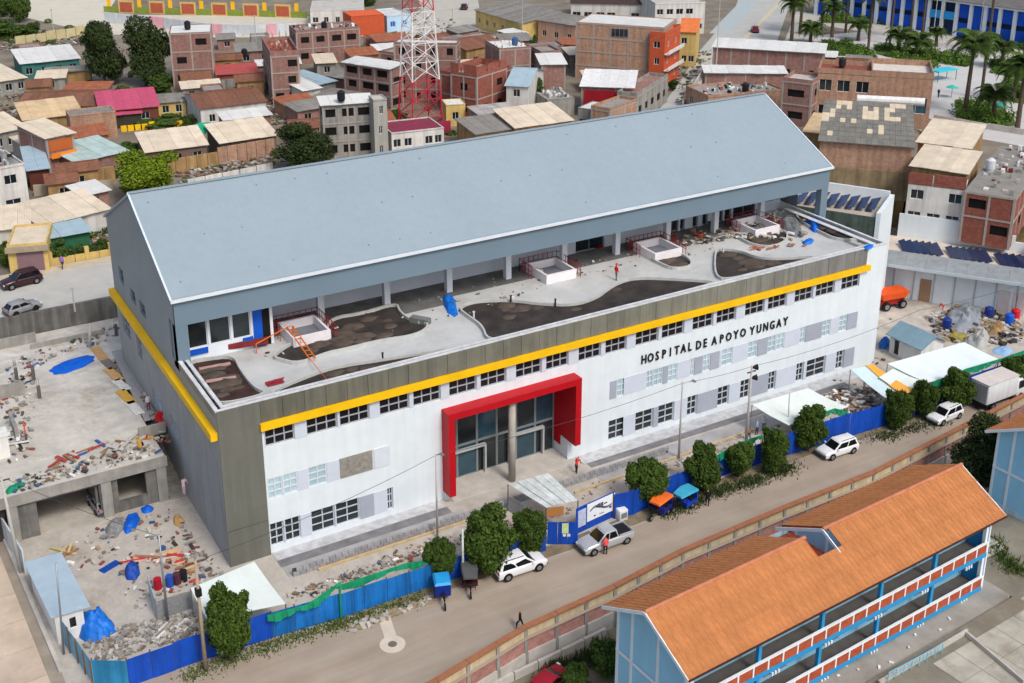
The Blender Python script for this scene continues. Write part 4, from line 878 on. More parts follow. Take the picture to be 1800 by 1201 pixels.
trike(1199, 893, math.radians(190), M((16, 60, 170), .5, .15), M((60, 160, 190), .5, .15, 2), 'blue mototaxi with turquoise canopy right of the orange one')
# people
person(1064, 975, 'person in bright orange-pink vest and dark trousers beside the silver pickup', (235, 90, 90), (30, 32, 40), 'stand', rz=1.5)
person(914, 1105, 'person dressed all in black walking by the orange-capped wall', (16, 16, 20), (18, 18, 22), 'walk', rz=2.6)
person(1243, 890, 'person in black standing right of the blue mototaxi', (20, 20, 26), (24, 26, 40), 'stand', rz=1)
person(1330, 765, 'worker in pale shirt under the pale awning', (150, 165, 190), (60, 66, 90), 'stand', rz=2)
person(1342, 758, 'worker in white shirt second under the awning', (200, 205, 215), (90, 90, 96), 'stand', rz=4)
person(1316, 775, 'worker in brown jacket beside the loudspeaker pole', (150, 100, 70), (60, 50, 48), 'bend', rz=2)
person(1013, 832, 'worker in red vest stooping right of the entrance', (210, 60, 60), (50, 50, 60), 'bend', rz=.5)
person(1083, 493, 'worker in red overalls and helmet on the roof terrace path', (205, 40, 36), (90, 90, 96), 'stand', z=FZ, helmet=(210, 40, 30))
t = thing('white_sack_pile', 'white wrapped appliance standing at fence end near the pickup', 'appliance', at(1092, 912)); mb = MB(); mb.box(-.42, -.4, 0, .42, .4, 1.05); b = part('casing', mb, WHITE2, t); bevel(b, .08); mb = MB(); mb.box(-.3, -.43, .3, .3, -.4, .8); part('front_grille', mb, M((120, 124, 130), .6), t)
# verge grass
mb = MB(); r = random.Random(4); import itertools
def tuft_strip(poly, n, seed, label, mat=GRASS, hh=.3, z=0.):
    g = random.Random(seed); mb = MB(); P = [at(x, y, z) for x, y in poly]
    for i in range(n):
        f = g.random()*(len(P)-1)
        if math.sin(f*9+seed)+math.sin(f*23+seed*2) < -.3 and g.random() < .8: continue
        k = int(f); q = P[k].lerp(P[k+1], f-k)+V(g.gauss(0, .5), g.gauss(0, .5), 0); a = g.uniform(0, 6.28); h = g.uniform(.3, 1)*hh; w_ = V(math.cos(a), math.sin(a), 0)*g.uniform(.03, .08)
        mb.tri(q-w_, q+w_, q+V(g.uniform(-.12, .12), g.uniform(-.12, .12), h))
    o = part('verge_grass', mb, mat); o['kind'] = 'stuff'; o['label'] = label; return o
tuft_strip([(330, 1190), (430, 1150), (520, 1120), (600, 1095)], 2600, 1, 'green weeds along foot of the left blue fence', GRASS)
tuft_strip([(600, 1096), (660, 1078), (740, 1050)], 1500, 2, 'weeds and rubble at foot of fence before the blue tricycle', GRASS)
tuft_strip([(1170, 905), (1240, 872), (1330, 845), (1400, 818)], 3600, 3, 'dense green weeds under the middle row of trees', GRASSD, .45)
tuft_strip([(1530, 775), (1600, 755), (1660, 738)], 1500, 4, 'weeds at foot of the fence behind the white hatchback', GRASSD, .4)
rubble('street_debris', [(610, 1100), (700, 1072), (790, 1045), (760, 1058), (620, 1112)], .01, 160, .06, .28, [CONCL, M((150, 134, 106), .9)], 'pale stones lying in the verge below the bright blue fence', 8, .05)
mb = MB()
mb2 = MB(); c = at(690, 1133); mb2.tube((c.x, c.y, .01), (c.x, c.y, .03), .95, n=20); a, b = at(674, 1082), at(688, 1125); mb2.bar(a+V(0, 0, .018), b+V(0, 0, .018), .9, .02); struct('concrete_patch', mb2, M((200, 188, 172), .9, .1, 1, .1))
mb2 = MB(); mb2.tube((c.x, c.y, .03), (c.x, c.y, .045), .33, n=16); solid('manhole_cover', mb2, M((112, 104, 94), .9), 'round manhole cover in the pale road patch', 'manhole cover')
# ============================================================ school side
COPE = M((156, 104, 74), .8, .16, 1.5, .2, dirt=.2); PINKB = M((168, 122, 112), .9, .2, 1.6, .3, brick=1, rand=.08); TANW = M((196, 180, 146), .9, .15, 1, .2, streak=.2)
sw = thing('boundary_wall', 'school boundary wall of brick panels with posts and orange coping', 'wall', (7.9, -21.2, 0)); o0 = Vector(sw.location)
Lp = [V(a, b, 0) for a, b in CW[1:8]]; first = Lp[0]+(Lp[0]-Lp[1]).normalized()*6; Lp = [first]+Lp; WT = .75
for i in range(len(Lp)-1):
    a, b = Lp[i]-o0, Lp[i+1]-o0; a.z = b.z = 0; Ln = (b-a).length; n = max(1, round(Ln/2.9)); u = (b-a)/Ln; w_ = V(u.y, -u.x, 0)
    for k in range(n):
        p, q = a+u*(Ln*k/n), a+u*(Ln*(k+1)/n); pp = p+u*.16
        def bx(mb, p, q, t0, t1, z0, z1): mb.hexa([p+w_*t1+V(0, 0, z0), q+w_*t1+V(0, 0, z0), q-w_*t0+V(0, 0, z0), p-w_*t0+V(0, 0, z0), p+w_*t1+V(0, 0, z1), q+w_*t1+V(0, 0, z1), q-w_*t0+V(0, 0, z1), p-w_*t0+V(0, 0, z1)])
        mb = MB(); bx(mb, pp, q-u*.16, .07, .07, -1.35, -.25); part('brick_panel', mb, PINKB, sw)
        mb = MB(); bx(mb, pp, q-u*.16, .06, .06, -.25, WT); part('plaster_panel', mb, TANW, sw)
        mb = MB(); bx(mb, p-u*.15, p+u*.15, .13, .15, -2.8, WT); part('post', mb, CONC, sw)
        mb = MB(); bx(mb, p+u*.012, q-u*.012, .24, .24, WT+.002, WT+.17+rnd.uniform(-.01, .02)); part('coping', mb, COPE, sw)
        mb = MB(); bx(mb, p+u*.15, q-u*.15, .12, .22, -2.8, -1.36); part('plinth', mb, CONCL, sw)
lw = thing('low_retaining_wall', 'low concrete retaining wall in the overgrown strip below the boundary wall', 'wall', at(860, 1204, -2.2)); a = V(0, 0, -.8); b = at(1065, 1105, -2.2)-lw.location-V(0, 0, .8)
for k in range(5): mb = MB(); mb.bar(a.lerp(b, k/5+.004)+V(0, 0, .3), a.lerp(b, (k+1)/5-.004)+V(0, 0, .3), .25, 1.1); part('concrete_panel', mb, CONCL, lw)
tuft_strip([(960, 1185), (1010, 1170), (1080, 1140)], 2500, 9, 'undergrowth between boundary wall and blue school', GRASSD, .7, -2.8)
tree(1066, 1190, 1100, 70, 'dark shrubs squeezed between boundary wall and blue school', 'bush', 5, -2.8, None, 'shrub', .05)
tree(1725, 850, 735, 110, 'dark bushy tree between the two blue school buildings', 'big', 4, -1.0, None, 'leafy_tree', .1)
tree(1010, 1215, 1165, 60, 'low dark bush at the bottom edge near the maroon car', 'bush', 6, -2.8, None, 'shrub', .05)
car(965, 1212, math.radians(20), M((150, 30, 44), .3, .1), 'red and white car partly in view at bottom edge below the wall', 'hatch', z=-2.8)
# school building, local frame: x along the eave, y back
SY = math.radians(3.45); SB = thing('school_building', 'light blue school block with orange tiled gable roof and brick-panelled balconies', 'school', (18.68, -34.52, 0), SY)
ORT = M((192, 126, 76), .85, .2, 1.4, .3, rand=.07, corr=2.2, dirt=.22); RDG = M((186, 120, 88), .8, .14, 2, .25, rand=.08)
SBL = M((150, 206, 234), .75, .07, .5, .05, streak=.05); SBD = M((40, 140, 196), .7, .08, .6, .05); TRIM = M((222, 230, 234), .7, .06, .8, .05)
EV, RG, HW = 6.3, 8.58, 4.33; SL = 32.45; XA, XB = 14.75, 17.2
pitch = (RG-EV)/HW
mb = MB()
def slab(mb, x0, x1, y0, y1, zf, dz0=-.2, dz1=-.06): mb.hexa([(x0, y0, zf(y0)+dz0), (x1, y0, zf(y0)+dz0), (x1, y1, zf(y1)+dz0), (x0, y1, zf(y1)+dz0), (x0, y0, zf(y0)+dz1), (x1, y0, zf(y0)+dz1), (x1, y1, zf(y1)+dz1), (x0, y1, zf(y1)+dz1)])
zf = lambda y: EV+pitch*y if y <= HW else RG-pitch*(y-HW)
slab(mb, 0.02, XA, 0.02, HW, zf); slab(mb, XA, XB, 0.02, 2.6, zf); slab(mb, XB, SL-.02, .02, HW, zf); slab(mb, .02, XA, HW, 2*HW-.02, zf); slab(mb, XB, SL-.02, HW, 2*HW-.02, zf)
roof = part('roof', mb, M((180, 96, 50), .8, .1), SB)
# corrugated tile sheets, each one laid proud of the deck; wavy cross-section
def tsheet(wd, ln):
    mb = MB(); n = 8
    for i in range(n):
        x0, x1 = wd*i/n, wd*(i+1)/n; h0, h1 = .05*math.sin(i*PI*.5)+.02, .035*math.sin((i+1)*PI*.5)+.02
        mb.quad((x0, 0, h0+.03), (x1, 0, h1+.03), (x1, ln, h1), (x0, ln, h0)); mb.quad((x0, 0, -.02), (x1, 0, -.02), (x1, 0, h1+.03), (x0, 0, h0+.03))
    return mb.mesh('roof_sheet', ORT)
nx_ = 38; wd = SL/nx_; rows = 3; sl = math.hypot(HW, RG-EV); ts = tsheet(wd-.012, sl/rows+.07); ang = math.atan(pitch)
for i in range(nx_):
    xc = (i+.5)*wd
    for j in range(rows):
        for side in (0, 1):
            y0 = HW*j/rows
            if XA-.25 < xc < XB+.05 and (side == 1 or y0 > 2.0): continue
            if side == 0: o = put('roof_sheet', ts, roof, (i*wd, y0-.04, zf(y0)-.03+rnd.uniform(0, .012))); o.rotation_euler = (ang, 0, 0)
            else: o = put('roof_sheet', ts, roof, ((i+1)*wd, 2*HW-y0+.04, zf(y0)-.03+rnd.uniform(0, .012))); o.rotation_euler = (ang, 0, PI)
for x0, x1 in ((0, XA), (XB-.55, SL)):
    n = int((x1-x0)/.62)
    for k in range(n):
        a = x0+(x1-x0)*k/n; b = x0+(x1-x0)*(k+1)/n; mb = MB(); mb.tube((a, HW, RG+.01), (b+.03, HW, RG+.01), .13, .15, 8); part('ridge_tile', mb, RDG, roof)
for x in (-.02, SL-.02, XB-.6):
    for s in ((0 if x != XB-.6 else 2.6, HW), (HW, 2*HW)): mb = MB(); mb.bar((x, s[0], zf(s[0])-.1), (x, s[1], zf(s[1])-.1), .08, .24); part('verge_board', mb, TRIM, roof)
mb = MB(); mb.box(0, -.1, EV-.16, SL, -.02, EV+.0); part('gutter', mb, M((70, 40, 34), .8), roof)
# body
BY0, BY1, BX0, BX1_ = 2.4, 7.9, .75, SL-1.0; BZ = -3.0
mb = MB()
wall(mb, (BX0, BY0, 0), UX, BX1_-BX0, BZ, EV+.6, [(1.2+i*2.55, z, 3.0+i*2.55, z+2.0) for i in range(11) for z in (.6, 3.7)], .2)
wall(mb, (BX1_, BY0-0, 0), V(0, 1, 0), BY1-BY0, BZ, EV+.1); wall(mb, (BX1_, BY1, 0), V(-1, 0, 0), BX1_-BX0, BZ, EV+.1)
wall(mb, (BX0, BY1, 0), V(0, -1, 0), BY1-.85, BZ, EV+.1, [], .2)
for x in (BX0, BX1_): mb.tri((x, .85, EV+.1), (x, BY1, EV+.1), (x, HW, RG-.2)); 
mb.tri((XB, 1.0, zf(1.0)-.2), (XB, 7.6, zf(1.0)-.2), (XB, HW, RG-.12)); mb.quad((XB, 1, EV-.6), (XB, 7.6, EV-.6), (XB, 7.6, zf(1)-.2), (XB, 1, zf(1)-.2))
part('wall', mb, SBL, SB)
for i in range(11):
    for z in (.6, 3.7): window(SB, (BX0, BY0, 0), UX, (1.2+i*2.55, z, 3.0+i*2.55, z+2.0), .2, 3, 1, M((90, 110, 130), .6), GLASS, .07)
mb = MB(); mb.box(XA, 2.5, EV-.2, XB, 7.7, EV-.02); part('stair_roof', mb, M((150, 70, 48), .9, .25, 1, .3), SB)
for y in (.85, 3.55, 6.2, BY1-.22): mb = MB(); mb.box(BX0-.06, y, BZ, BX0, y+.22, min(zf(y), zf(y+.22))-.22); part('pilaster', mb, TRIM, SB)
for z in (2.86, -.3): mb = MB(); mb.box(BX0-.09, .85, z, BX0-.06+.003, BY1, z+.24); part('band_course', mb, TRIM, SB)
for y in (1.2, 4.2, 7.1): mb = MB(); mb.box(XB-.06, y, EV-.1, XB, y+.2, zf(y)-.25); part('pilaster', mb, TRIM, SB)
mb = MB(); mb.box(BX1_, .8, -.7, BX1_+.0+.35, 2.4, EV-.2); mb.box(BX1_+.35, .8, -.7, BX1_+.36, 2.4, EV-.2); part('end_pier', mb, SBD, SB)
mb = MB(); mb.box(BX1_+.36, .74, -.7, BX1_+.52, .96, EV-.2); mb.box(BX1_+.36, 2.2, -.7, BX1_+.52, 2.4, EV-.2); mb.box(BX0-.05, .72, -3, BX0+.2, .86, EV-.1); part('end_pilaster', mb, TRIM, SB)
BRP = M((166, 78, 48), .85, .16, 2, .3, brick=1, rand=.06)
for fz in (3.0, -.1):
    mb = MB(); mb.box(BX0, .62, fz-.22, BX1_, 2.4, fz); bal = part('balcony', mb, M((92, 88, 84), .9, .2), SB)
    mb = MB(); mb.box(BX0, .5, fz-.34, BX1_, .61, fz+.06); mb2 = mb; part('edge_beam', mb, SBD, bal)
    n = 22
    for k in range(n):
        a = BX0+(BX1_-BX0)*k/n; b = BX0+(BX1_-BX0)*(k+1)/n
        mb = MB(); mb.box(a+.14, .52, fz+.08, b-.0, .6, fz+.86); part('brick_panel', mb, BRP, bal)
        mb = MB(); mb.box(a, .49, fz+.06, a+.13, .63, fz+1.0); part('balustrade_post', mb, TRIM, bal)
    mb = MB(); mb.box(BX0, .47, fz+.87, BX1_, .65, fz+.98); mb.box(BX1_-.13, .49, fz+.06, BX1_, .63, fz+.87); part('handrail', mb, TRIM, bal)
    for k in range(6):
        x = BX0+2.2+k*5.2
        for q in range(3): mb = MB(); mb.box(x+q*.3, .44, fz-.62, x+q*.3+.13, .58, fz-.36); part('bracket', mb, TRIM, bal)
        mb = MB(); mb.box(x-.6, .66, fz-.62, x+1.6, .72, fz-.3); part('lintel_strip', mb, M((110, 44, 34), .9, .2), bal)
for k in range(6):
    x = BX0+.1+k*(BX1_-BX0-.3)/5; mb = MB(); mb.box(x, .66, -1.5 if True else 0, x+.28, .94, EV-.15); part('column', mb, TRIM if k in (0, 5) else SBD, SB)
# paved yard of the school
ap = [at(1745, 1070, -.6), at(1530, 1201, -.6), at(1440, 1260, -.6)]
rot = lambda x, y: V(18.68+x*math.cos(SY)-y*math.sin(SY), -34.52+x*math.sin(SY)+y*math.cos(SY), 0)
sheet('school_apron', [rot(0, -1.3), rot(SL+.6, -1.0), rot(SL+.6, 6), rot(0, 6)], -.6, M((150, 148, 140), .9, .25, .4, .3, dirt=.3), 2.3)
yard = sheet('school_yard', [rot(-20, -1.42), rot(SL+.75, -1.12), rot(SL+.75, 5), rot(SL+40, 9), rot(SL+60, -40), rot(-20, -40)], -.78, M((132, 128, 114), .9, .3, .35, .3, dirt=.6), 2.0)
for i in range(8):
    for j in range(9):
        a = rot(SL+1+i*2.4, -1.6-j*2.4); u = V(math.cos(SY), math.sin(SY), 0)*2.36; v = V(math.sin(SY), -math.cos(SY), 0)*2.36
        mb = MB(); k = rnd.uniform(0, .015); mb.hexa([a+v+V(0, 0, -.8), a+u+v+V(0, 0, -.8), a+u+V(0, 0, -.8), a+V(0, 0, -.8), a+v+V(0, 0, -.75+k), a+u+v+V(0, 0, -.75+k), a+u+V(0, 0, -.75), a+V(0, 0, -.75)])
        part('concrete_slab', mb, M((178, 174, 160), .9, .25, .5, .3, dirt=.6, rand=.08), yard)
for i in range(3, 9):
    for j in range(5):
        a = rot(SL-18+i*2.4, -2.6-j*2.4); mb = MB(); k = rnd.uniform(0, .015); mb.hexa([a+v+V(0, 0, -.8), a+u+v+V(0, 0, -.8), a+u+V(0, 0, -.8), a+V(0, 0, -.8), a+v+V(0, 0, -.75+k), a+u+v+V(0, 0, -.75+k), a+u+V(0, 0, -.75), a+V(0, 0, -.75)])
        part('concrete_slab', mb, M((178, 174, 160), .9, .25, .5, .3, dirt=.6, rand=.08), yard)
mb = MB()
for a, b in ((at(1700, 1110, -.6), at(1545, 1201, -.6)), (at(1700, 1115, -.6), at(1800, 1200, -.6))):
    mb.bar(a+V(0, 0, -.05), b+V(0, 0, -.05), .18, .5)
struct('channel_kerb', mb, CONCL)
rl = thing('blue_railing', 'pale blue painted railing beside the concrete bench steps', 'railing', at(1560, 1201, -.75)); a = V(0, 0, 0); b = at(1655, 1150, -.75)-rl.location
mb = MB(); mb.tube(a+V(0, 0, .9), b+V(0, 0, .9), .04, n=6); mb.tube(a+V(0, 0, .45), b+V(0, 0, .45), .03, n=6); part('rail', mb, M((110, 180, 206), .5, .1), rl)
for k in range(8): mb = MB(); p = a.lerp(b, k/7); mb.tube(p, p+V(0, 0, .92), .035, n=6); part('baluster', mb, M((110, 180, 206), .5, .1), rl)
st = thing('garden_steps', 'old concrete grid steps right of the school column', 'steps', at(1720, 990, -.7), SY)
for k in range(7): mb = MB(); mb.box(.3, k*.75, 0, 3.6, k*.75+.7, .08+k*.16); part('step', mb, CONCL, st)
tuft_strip([(1740, 945), (1765, 985), (1795, 1010)], 1300, 12, 'plants growing at foot of the right blue building', GRASS, .5, -.7)
# second blue building at the right edge
q0 = at(1732, 757, EV); c_, s_ = math.cos(SY), math.sin(SY)
b2 = thing('school_building', 'light blue block with orange roof cut by the right edge of the photo', 'school', (q0.x+2*HW*s_, q0.y-2*HW*c_, 0), SY)
mb = MB(); wall(mb, (BX0, BY1, 0), V(0, -1, 0), BY1-.85, BZ, EV+.1); wall(mb, (BX0, BY0, 0), UX, 22, BZ, EV+.4); wall(mb, (BX0+22, BY1, 0), V(-1, 0, 0), 22, BZ, EV); wall(mb, (BX0+22, BY0, 0), V(0, 1, 0), BY1-BY0, BZ, EV); mb.tri((BX0, .85, EV+.1), (BX0, BY1, EV+.1), (BX0, HW, RG-.2)); part('wall', mb, SBL, b2)
mb = MB(); slab(mb, .02, 23.5, .02, HW, zf); slab(mb, .02, 23.5, HW, 2*HW-.02, zf); rf2 = part('roof', mb, M((180, 96, 50), .8, .1), b2)
for i in range(27):
    for j in range(rows):
        for side in (0, 1):
            y0 = HW*j/rows
            if side == 0: o = put('roof_sheet', ts, rf2, (i*wd, y0-.04, zf(y0)-.03)); o.rotation_euler = (ang, 0, 0)
            else: o = put('roof_sheet', ts, rf2, ((i+1)*wd, 2*HW-y0+.04, zf(y0)-.03)); o.rotation_euler = (ang, 0, PI)
for q in ((0, HW), (HW, 2*HW)): mb = MB(); mb.bar((-.02, q[0], zf(q[0])-.1), (-.02, q[1], zf(q[1])-.1), .08, .24); part('verge_board', mb, TRIM, rf2)
for y in (.85, 3.55, 6.2, BY1-.22): mb = MB(); mb.box(BX0-.06, y, BZ, BX0, y+.22, min(zf(y), zf(y+.22))-.22); part('pilaster', mb, TRIM, b2)
mb = MB(); mb.box(BX0-.09, .85, 2.86, BX0-.057, BY1, 3.1); part('band_course', mb, TRIM, b2)
mb = MB(); mb.box(BX0-.05, 1.1, -.2, BX0-.02, 3.0, 2.2); part('mural', mb, M((150, 120, 180), .7, .5, .9, 0), b2); mb = MB(); mb.box(BX0-.05, 3.8, -2.9, BX0-.02, 7.6, -.3); part('mural', mb, M((176, 206, 214), .7, .3, 1.3, 0), b2)
# ============================================================ left work yard
deck = thing('deck_building', 'unfinished concrete building with flat work deck left of hospital', 'building', (-15.6, 12.3, 0))
X0, X1, DY0, DY1, DZ = -14.6+15.6, -1.5+15.6, 0., 31.9, 4.2
hl = [(at(90, 880, 3.6).x+15.6-1.0, -.2, -6.4+15.6-1.0, 3.25), (-5.2+15.6-1.0, 1.0, -2.9+15.6-1, 3.4)]
hl = [(2.3, -.2, 7.35, 3.15), (8.9, .9, 11.3, 3.3)]
mb = MB(); wall(mb, (X0, 0, 0), UX, X1-X0, -.2, DZ, hl, .5); wall(mb, (X1, 0, 0), V(0, 1, 0), DY1, -.2, DZ); mb.quad((X0, 10, -.1), (X0, 10, DZ), (X1, 10, DZ), (X1, 10, -.1)); mb.quad((X0, 0, -.1), (X0, 0, DZ), (X0, 10, DZ), (X0, 10, -.1)); mb.quad((X0, .5, DZ-.05), (X1, .5, DZ-.05), (X1, 10, DZ-.05), (X0, 10, DZ-.05)); mb.box(8.1, .5, -.1, 8.3, 10, DZ-.1); part('wall', mb, CONCD, deck)
mb = MB(); mb.box(-40, -.12, DZ-.02, X1+.02, DY1, DZ+.12); mb.box(X1+.02, 21.6, DZ-.3, 18.8, DY1, DZ+.1); dk = part('roof_deck', mb, M((196, 192, 182), .92, .24, .45, .35, dirt=.6), deck)
mb = MB(); mb.box(-40, -.3, DZ-.75, X1+.1, -.13, DZ+.2); part('edge_beam', mb, CONC, deck)
for x in (X0-.05, X0+7.5, X1-.9): mb = MB(); mb.box(x, -.22, -.2, x+.85, -.02, DZ-.76); part('pier', mb, CONC, deck)
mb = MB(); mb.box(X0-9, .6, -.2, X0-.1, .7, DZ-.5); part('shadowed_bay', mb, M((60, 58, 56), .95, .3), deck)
o = deck.location
# deck joints: slab panels
# walkway and planks along the hospital side
for (x0, y0, x1, y1, c, z) in ((586, 250, 650, 330, (190, 150, 100), .1), (665, 385, 745, 455, (200, 160, 106), .1), (745, 520, 825, 600, (206, 164, 70), .12), (650, 330, 705, 385, (120, 112, 104), .1), (715, 455, 790, 515, (214, 212, 206), .1), (800, 590, 870, 665, (214, 212, 208), .1)):
    a = at(x0/3.53, 540+y0/3.53, DZ+.15); b = at(x1/3.53, 540+y1/3.53, DZ+.15); mb = MB(); s_ = .55; u = (b-a); mb.bar(V(0, 0, 0), u, .9, .07); q = solid('formwork_board', mb, M(c, .85, .15, 1.5, .2), {(190, 150, 100): 'tan formwork board nearest the rear of work deck', (200, 160, 106): 'tan formwork board midway along row on work deck', (206, 164, 70): 'yellow plywood board on the work deck', (120, 112, 104): 'dark board between two tan boards on work deck', (214, 212, 206): 'white board next to the yellow plywood', (214, 212, 208): 'white board nearest the front of the row on work deck'}[c], 'board'); q.location = a+V(0, 0, .05)
mb = MB(); a, b = at(206, 616, DZ+.13), at(266, 738, DZ+.13); mb.bar(V(0, 0, 0), b-a, 1.2, .06); q = solid('walkway_slab', mb, M((158, 158, 156), .9, .12, .5, .15), 'smooth grey walkway slab along the hospital side of deck', 'slab'); q.location = a
BT = M((8, 92, 200), .5, .14, 1.2, .3); BTD = M((20, 70, 160), .55, .3, 1.6, .3); BTB = M((20, 110, 205), .5, .3, 1.2, .4)
tarp('blue_tarp', [(84, 650), (110, 636), (160, 622), (168, 630), (160, 640), (120, 656), (95, 660)], DZ+.13, .35, BT, 'bright blue tarp spread across the work deck', seed=1)
tarp('blue_tarp', [(136, 1096), (150, 1082), (172, 1080), (198, 1092), (206, 1112), (188, 1124), (172, 1130), (140, 1130)], 0, 1.7, BTB, 'big crumpled blue tarp heap beside the small guard hut', seed=2)
tarp('blue_tarp', [(222, 905), (243, 900), (248, 918), (228, 940), (214, 936)], 0, .6, BT, 'blue tarp slung over materials in front of the concrete piers', seed=3)
tarp('grey_tarp', [(186, 920), (215, 905), (222, 922), (206, 948), (184, 948)], 0, .5, M((128, 130, 130), .6, .25, 2, .3), 'grey tarp heap next to the slung blue tarp', seed=4)
tarp('blue_tarp', [(244, 894), (262, 888), (274, 896), (254, 906)], 0, .35, BT, 'small blue sheet hanging below the right opening of the deck building', seed=5)
tarp('blue_tarp', [(217, 1000), (240, 988), (248, 1005), (240, 1022), (220, 1020)], 0, .9, BTD, 'deep blue cart cover standing in the work yard', seed=6)
tarp('tan_canvas', [(302, 908), (318, 905), (328, 922), (308, 930)], 0, .45, M((176, 140, 90), .8, .25, 2, .3), 'tan canvas bundle at the narrow passage beside hospital', seed=7)
mb = MB(); a, b = at(178, 1006), at(208, 988); mb.bar(V(0, 0, .04), b-a+V(0, 0, .04), .7, .06); q = solid('blue_board', mb, BTD, 'blue board lying on the yard floor left of the cart', 'board'); q.location = a
tarp('red_tarp', [(268, 735), (280, 728), (300, 738), (300, 752), (280, 752)], DZ+.13, .8, M((200, 14, 16), .6, .2, 1, .2), 'red sheet bundle against the hospital side wall', seed=8)
WD = M((150, 110, 80), .9, .25, 2, .2)
def lumber(pts, z, n, label, mats, seed, lmin=1., lmax=3., h=.4, th=.1):
    r = random.Random(seed); P = [at(x, y, z) for x, y in pts]; c = P[0].copy(); t = thing('timber_pile', label, 'timber', c)
    for i in range(n):
        q = P[0].lerp(P[1], r.random())+(P[-1]-P[0])*r.random()*.6-c; a = r.uniform(-.3, .3)+r.choice((0, 0, 1.5))+seed*.4; l = r.uniform(lmin*.6, lmax*.7); d = V(math.cos(a), math.sin(a), 0)*l/2; zz = V(0, 0, r.uniform(.04, h*.6))
        mb = MB(); mb.bar(q-d+zz, q+d+zz+V(0, 0, r.uniform(-.04, .04)), r.uniform(th, th*3.5), th*.8); part('plank', mb, mats[r.randrange(len(mats))], t)
lumber([(90, 820), (155, 800), (140, 785)], DZ+.13, 16, 'jumble of red and blue planks near front edge of deck', [WD, M((170, 60, 56), .8), M((40, 90, 170), .7), CONCL], 1)
lumber([(160, 805), (230, 785), (220, 770)], DZ+.13, 14, 'dark scrap pile near the front edge of deck centre', [BLACK, WD, CONCL, M((190, 190, 186), .8)], 2)
lumber([(232, 790), (275, 770), (262, 750)], DZ+.13, 12, 'pile of crates and red scrap near the deck corner', [M((150, 40, 60), .8), BLACK, CONCL, M((200, 150, 60), .8)], 3)
lumber([(0, 775), (35, 790), (30, 740)], DZ+.13, 14, 'grey and white scrap at the left end of the deck', [CONC, CONCL, WHITE2, BLACK], 4)
lumber([(10, 690), (34, 684), (25, 660)], DZ+.13, 10, 'dark steel frames at left part of the deck', [BLACK, CONC, STEEL], 5)
lumber([(20, 655), (65, 645), (60, 640)], DZ+.13, 12, 'blue and white drums and planks left of the blue tarp', [M((90, 140, 180), .7), WHITE2, M((150, 60, 70), .7)], 6, .4, 1.2)
lumber([(210, 985), (300, 975), (262, 1000)], 0, 22, 'scattered pinkish planks across the work yard', [M((200, 160, 150), .85), WD, M((180, 60, 60), .8), M((206, 190, 176), .9)], 7)
lumber([(290, 960), (335, 1010), (312, 985)], 0, 16, 'planks and rods piled along the hospital wall', [WD, M((190, 60, 50), .8), BLACK, M((200, 170, 130), .9)], 8)
lumber([(265, 1130), (330, 1110), (300, 1090)], 0, 26, 'white broken boards beside blue fence in the yard', [WHITE2, CONCL, M((170, 160, 150), .9)], 9, .5, 1.6)
lumber([(95, 970), (125, 965), (112, 985)], 0, 8, 'timber posts stacked near the concrete pier', [WD, M((190, 176, 120), .9)], 10)
for k, (x, y, c, l) in enumerate(((278, 1035, (170, 24, 44), 'red drum, leftmost behind the mesh shed'), (299, 1030, (40, 80, 170), 'blue drum in the row of four'), (312, 1026, (84, 46, 60), 'dark maroon drum in the row of four'), (323, 1021, (30, 30, 34), 'black drum at the right end of row'))):
    mb = MB(); mb.tube((0, 0, 0), (0, 0, .9), .3, n=14); mb.tube((0, 0, .9), (0, 0, .93), .31, n=14); mb.tube((0, 0, .3), (0, 0, .34), .315, n=14); mb.tube((0, 0, .6), (0, 0, .64), .315, n=14)
    q = solid('drum', mb, M(c, .6, .15), l, 'drum', 'coloured drums in the work yard'); q.location = at(x, y)
# mesh storage shed
t = thing('storage_cage', 'grey mesh storage cage in the yard behind the tall pole', 'cage', at(277, 1090)); a = at(277, 1090); b = at(337, 1070); u = (b-a)
mb = MB(); mb.bar(V(0, 0, .8), u+V(0, 0, .8), .04, 1.6); part('mesh_panel', mb, M((140, 142, 144), .6, .3, 6, .1), t)
mb = MB(); c = at(263, 1045)-a; mb.bar(V(0, 0, .9), c+V(0, 0, .9), .05, 1.8); part('side_sheet', mb, M((176, 190, 198), .6, .1), t)
mb = MB(); mb.tube((0, 0, 0), (0, 0, 1.9), .04, n=6); part('post', mb, STEEL, t)
mb = MB(); mb.box(.8, .3, .2, 2.6, 1.6, .5); part('plywood_stack', mb, M((170, 140, 96), .9, .2), t)
rubble('rubble_heap', [(140, 1125), (230, 1100), (340, 1075), (345, 1120), (230, 1150), (175, 1175)], 0, 420, .06, .26, [CONC, CONCL, M((150, 140, 126), .9), M((120, 110, 98), .9), CONC], 'broken rubble covering the corner of yard by the blue fence', 11, .15)
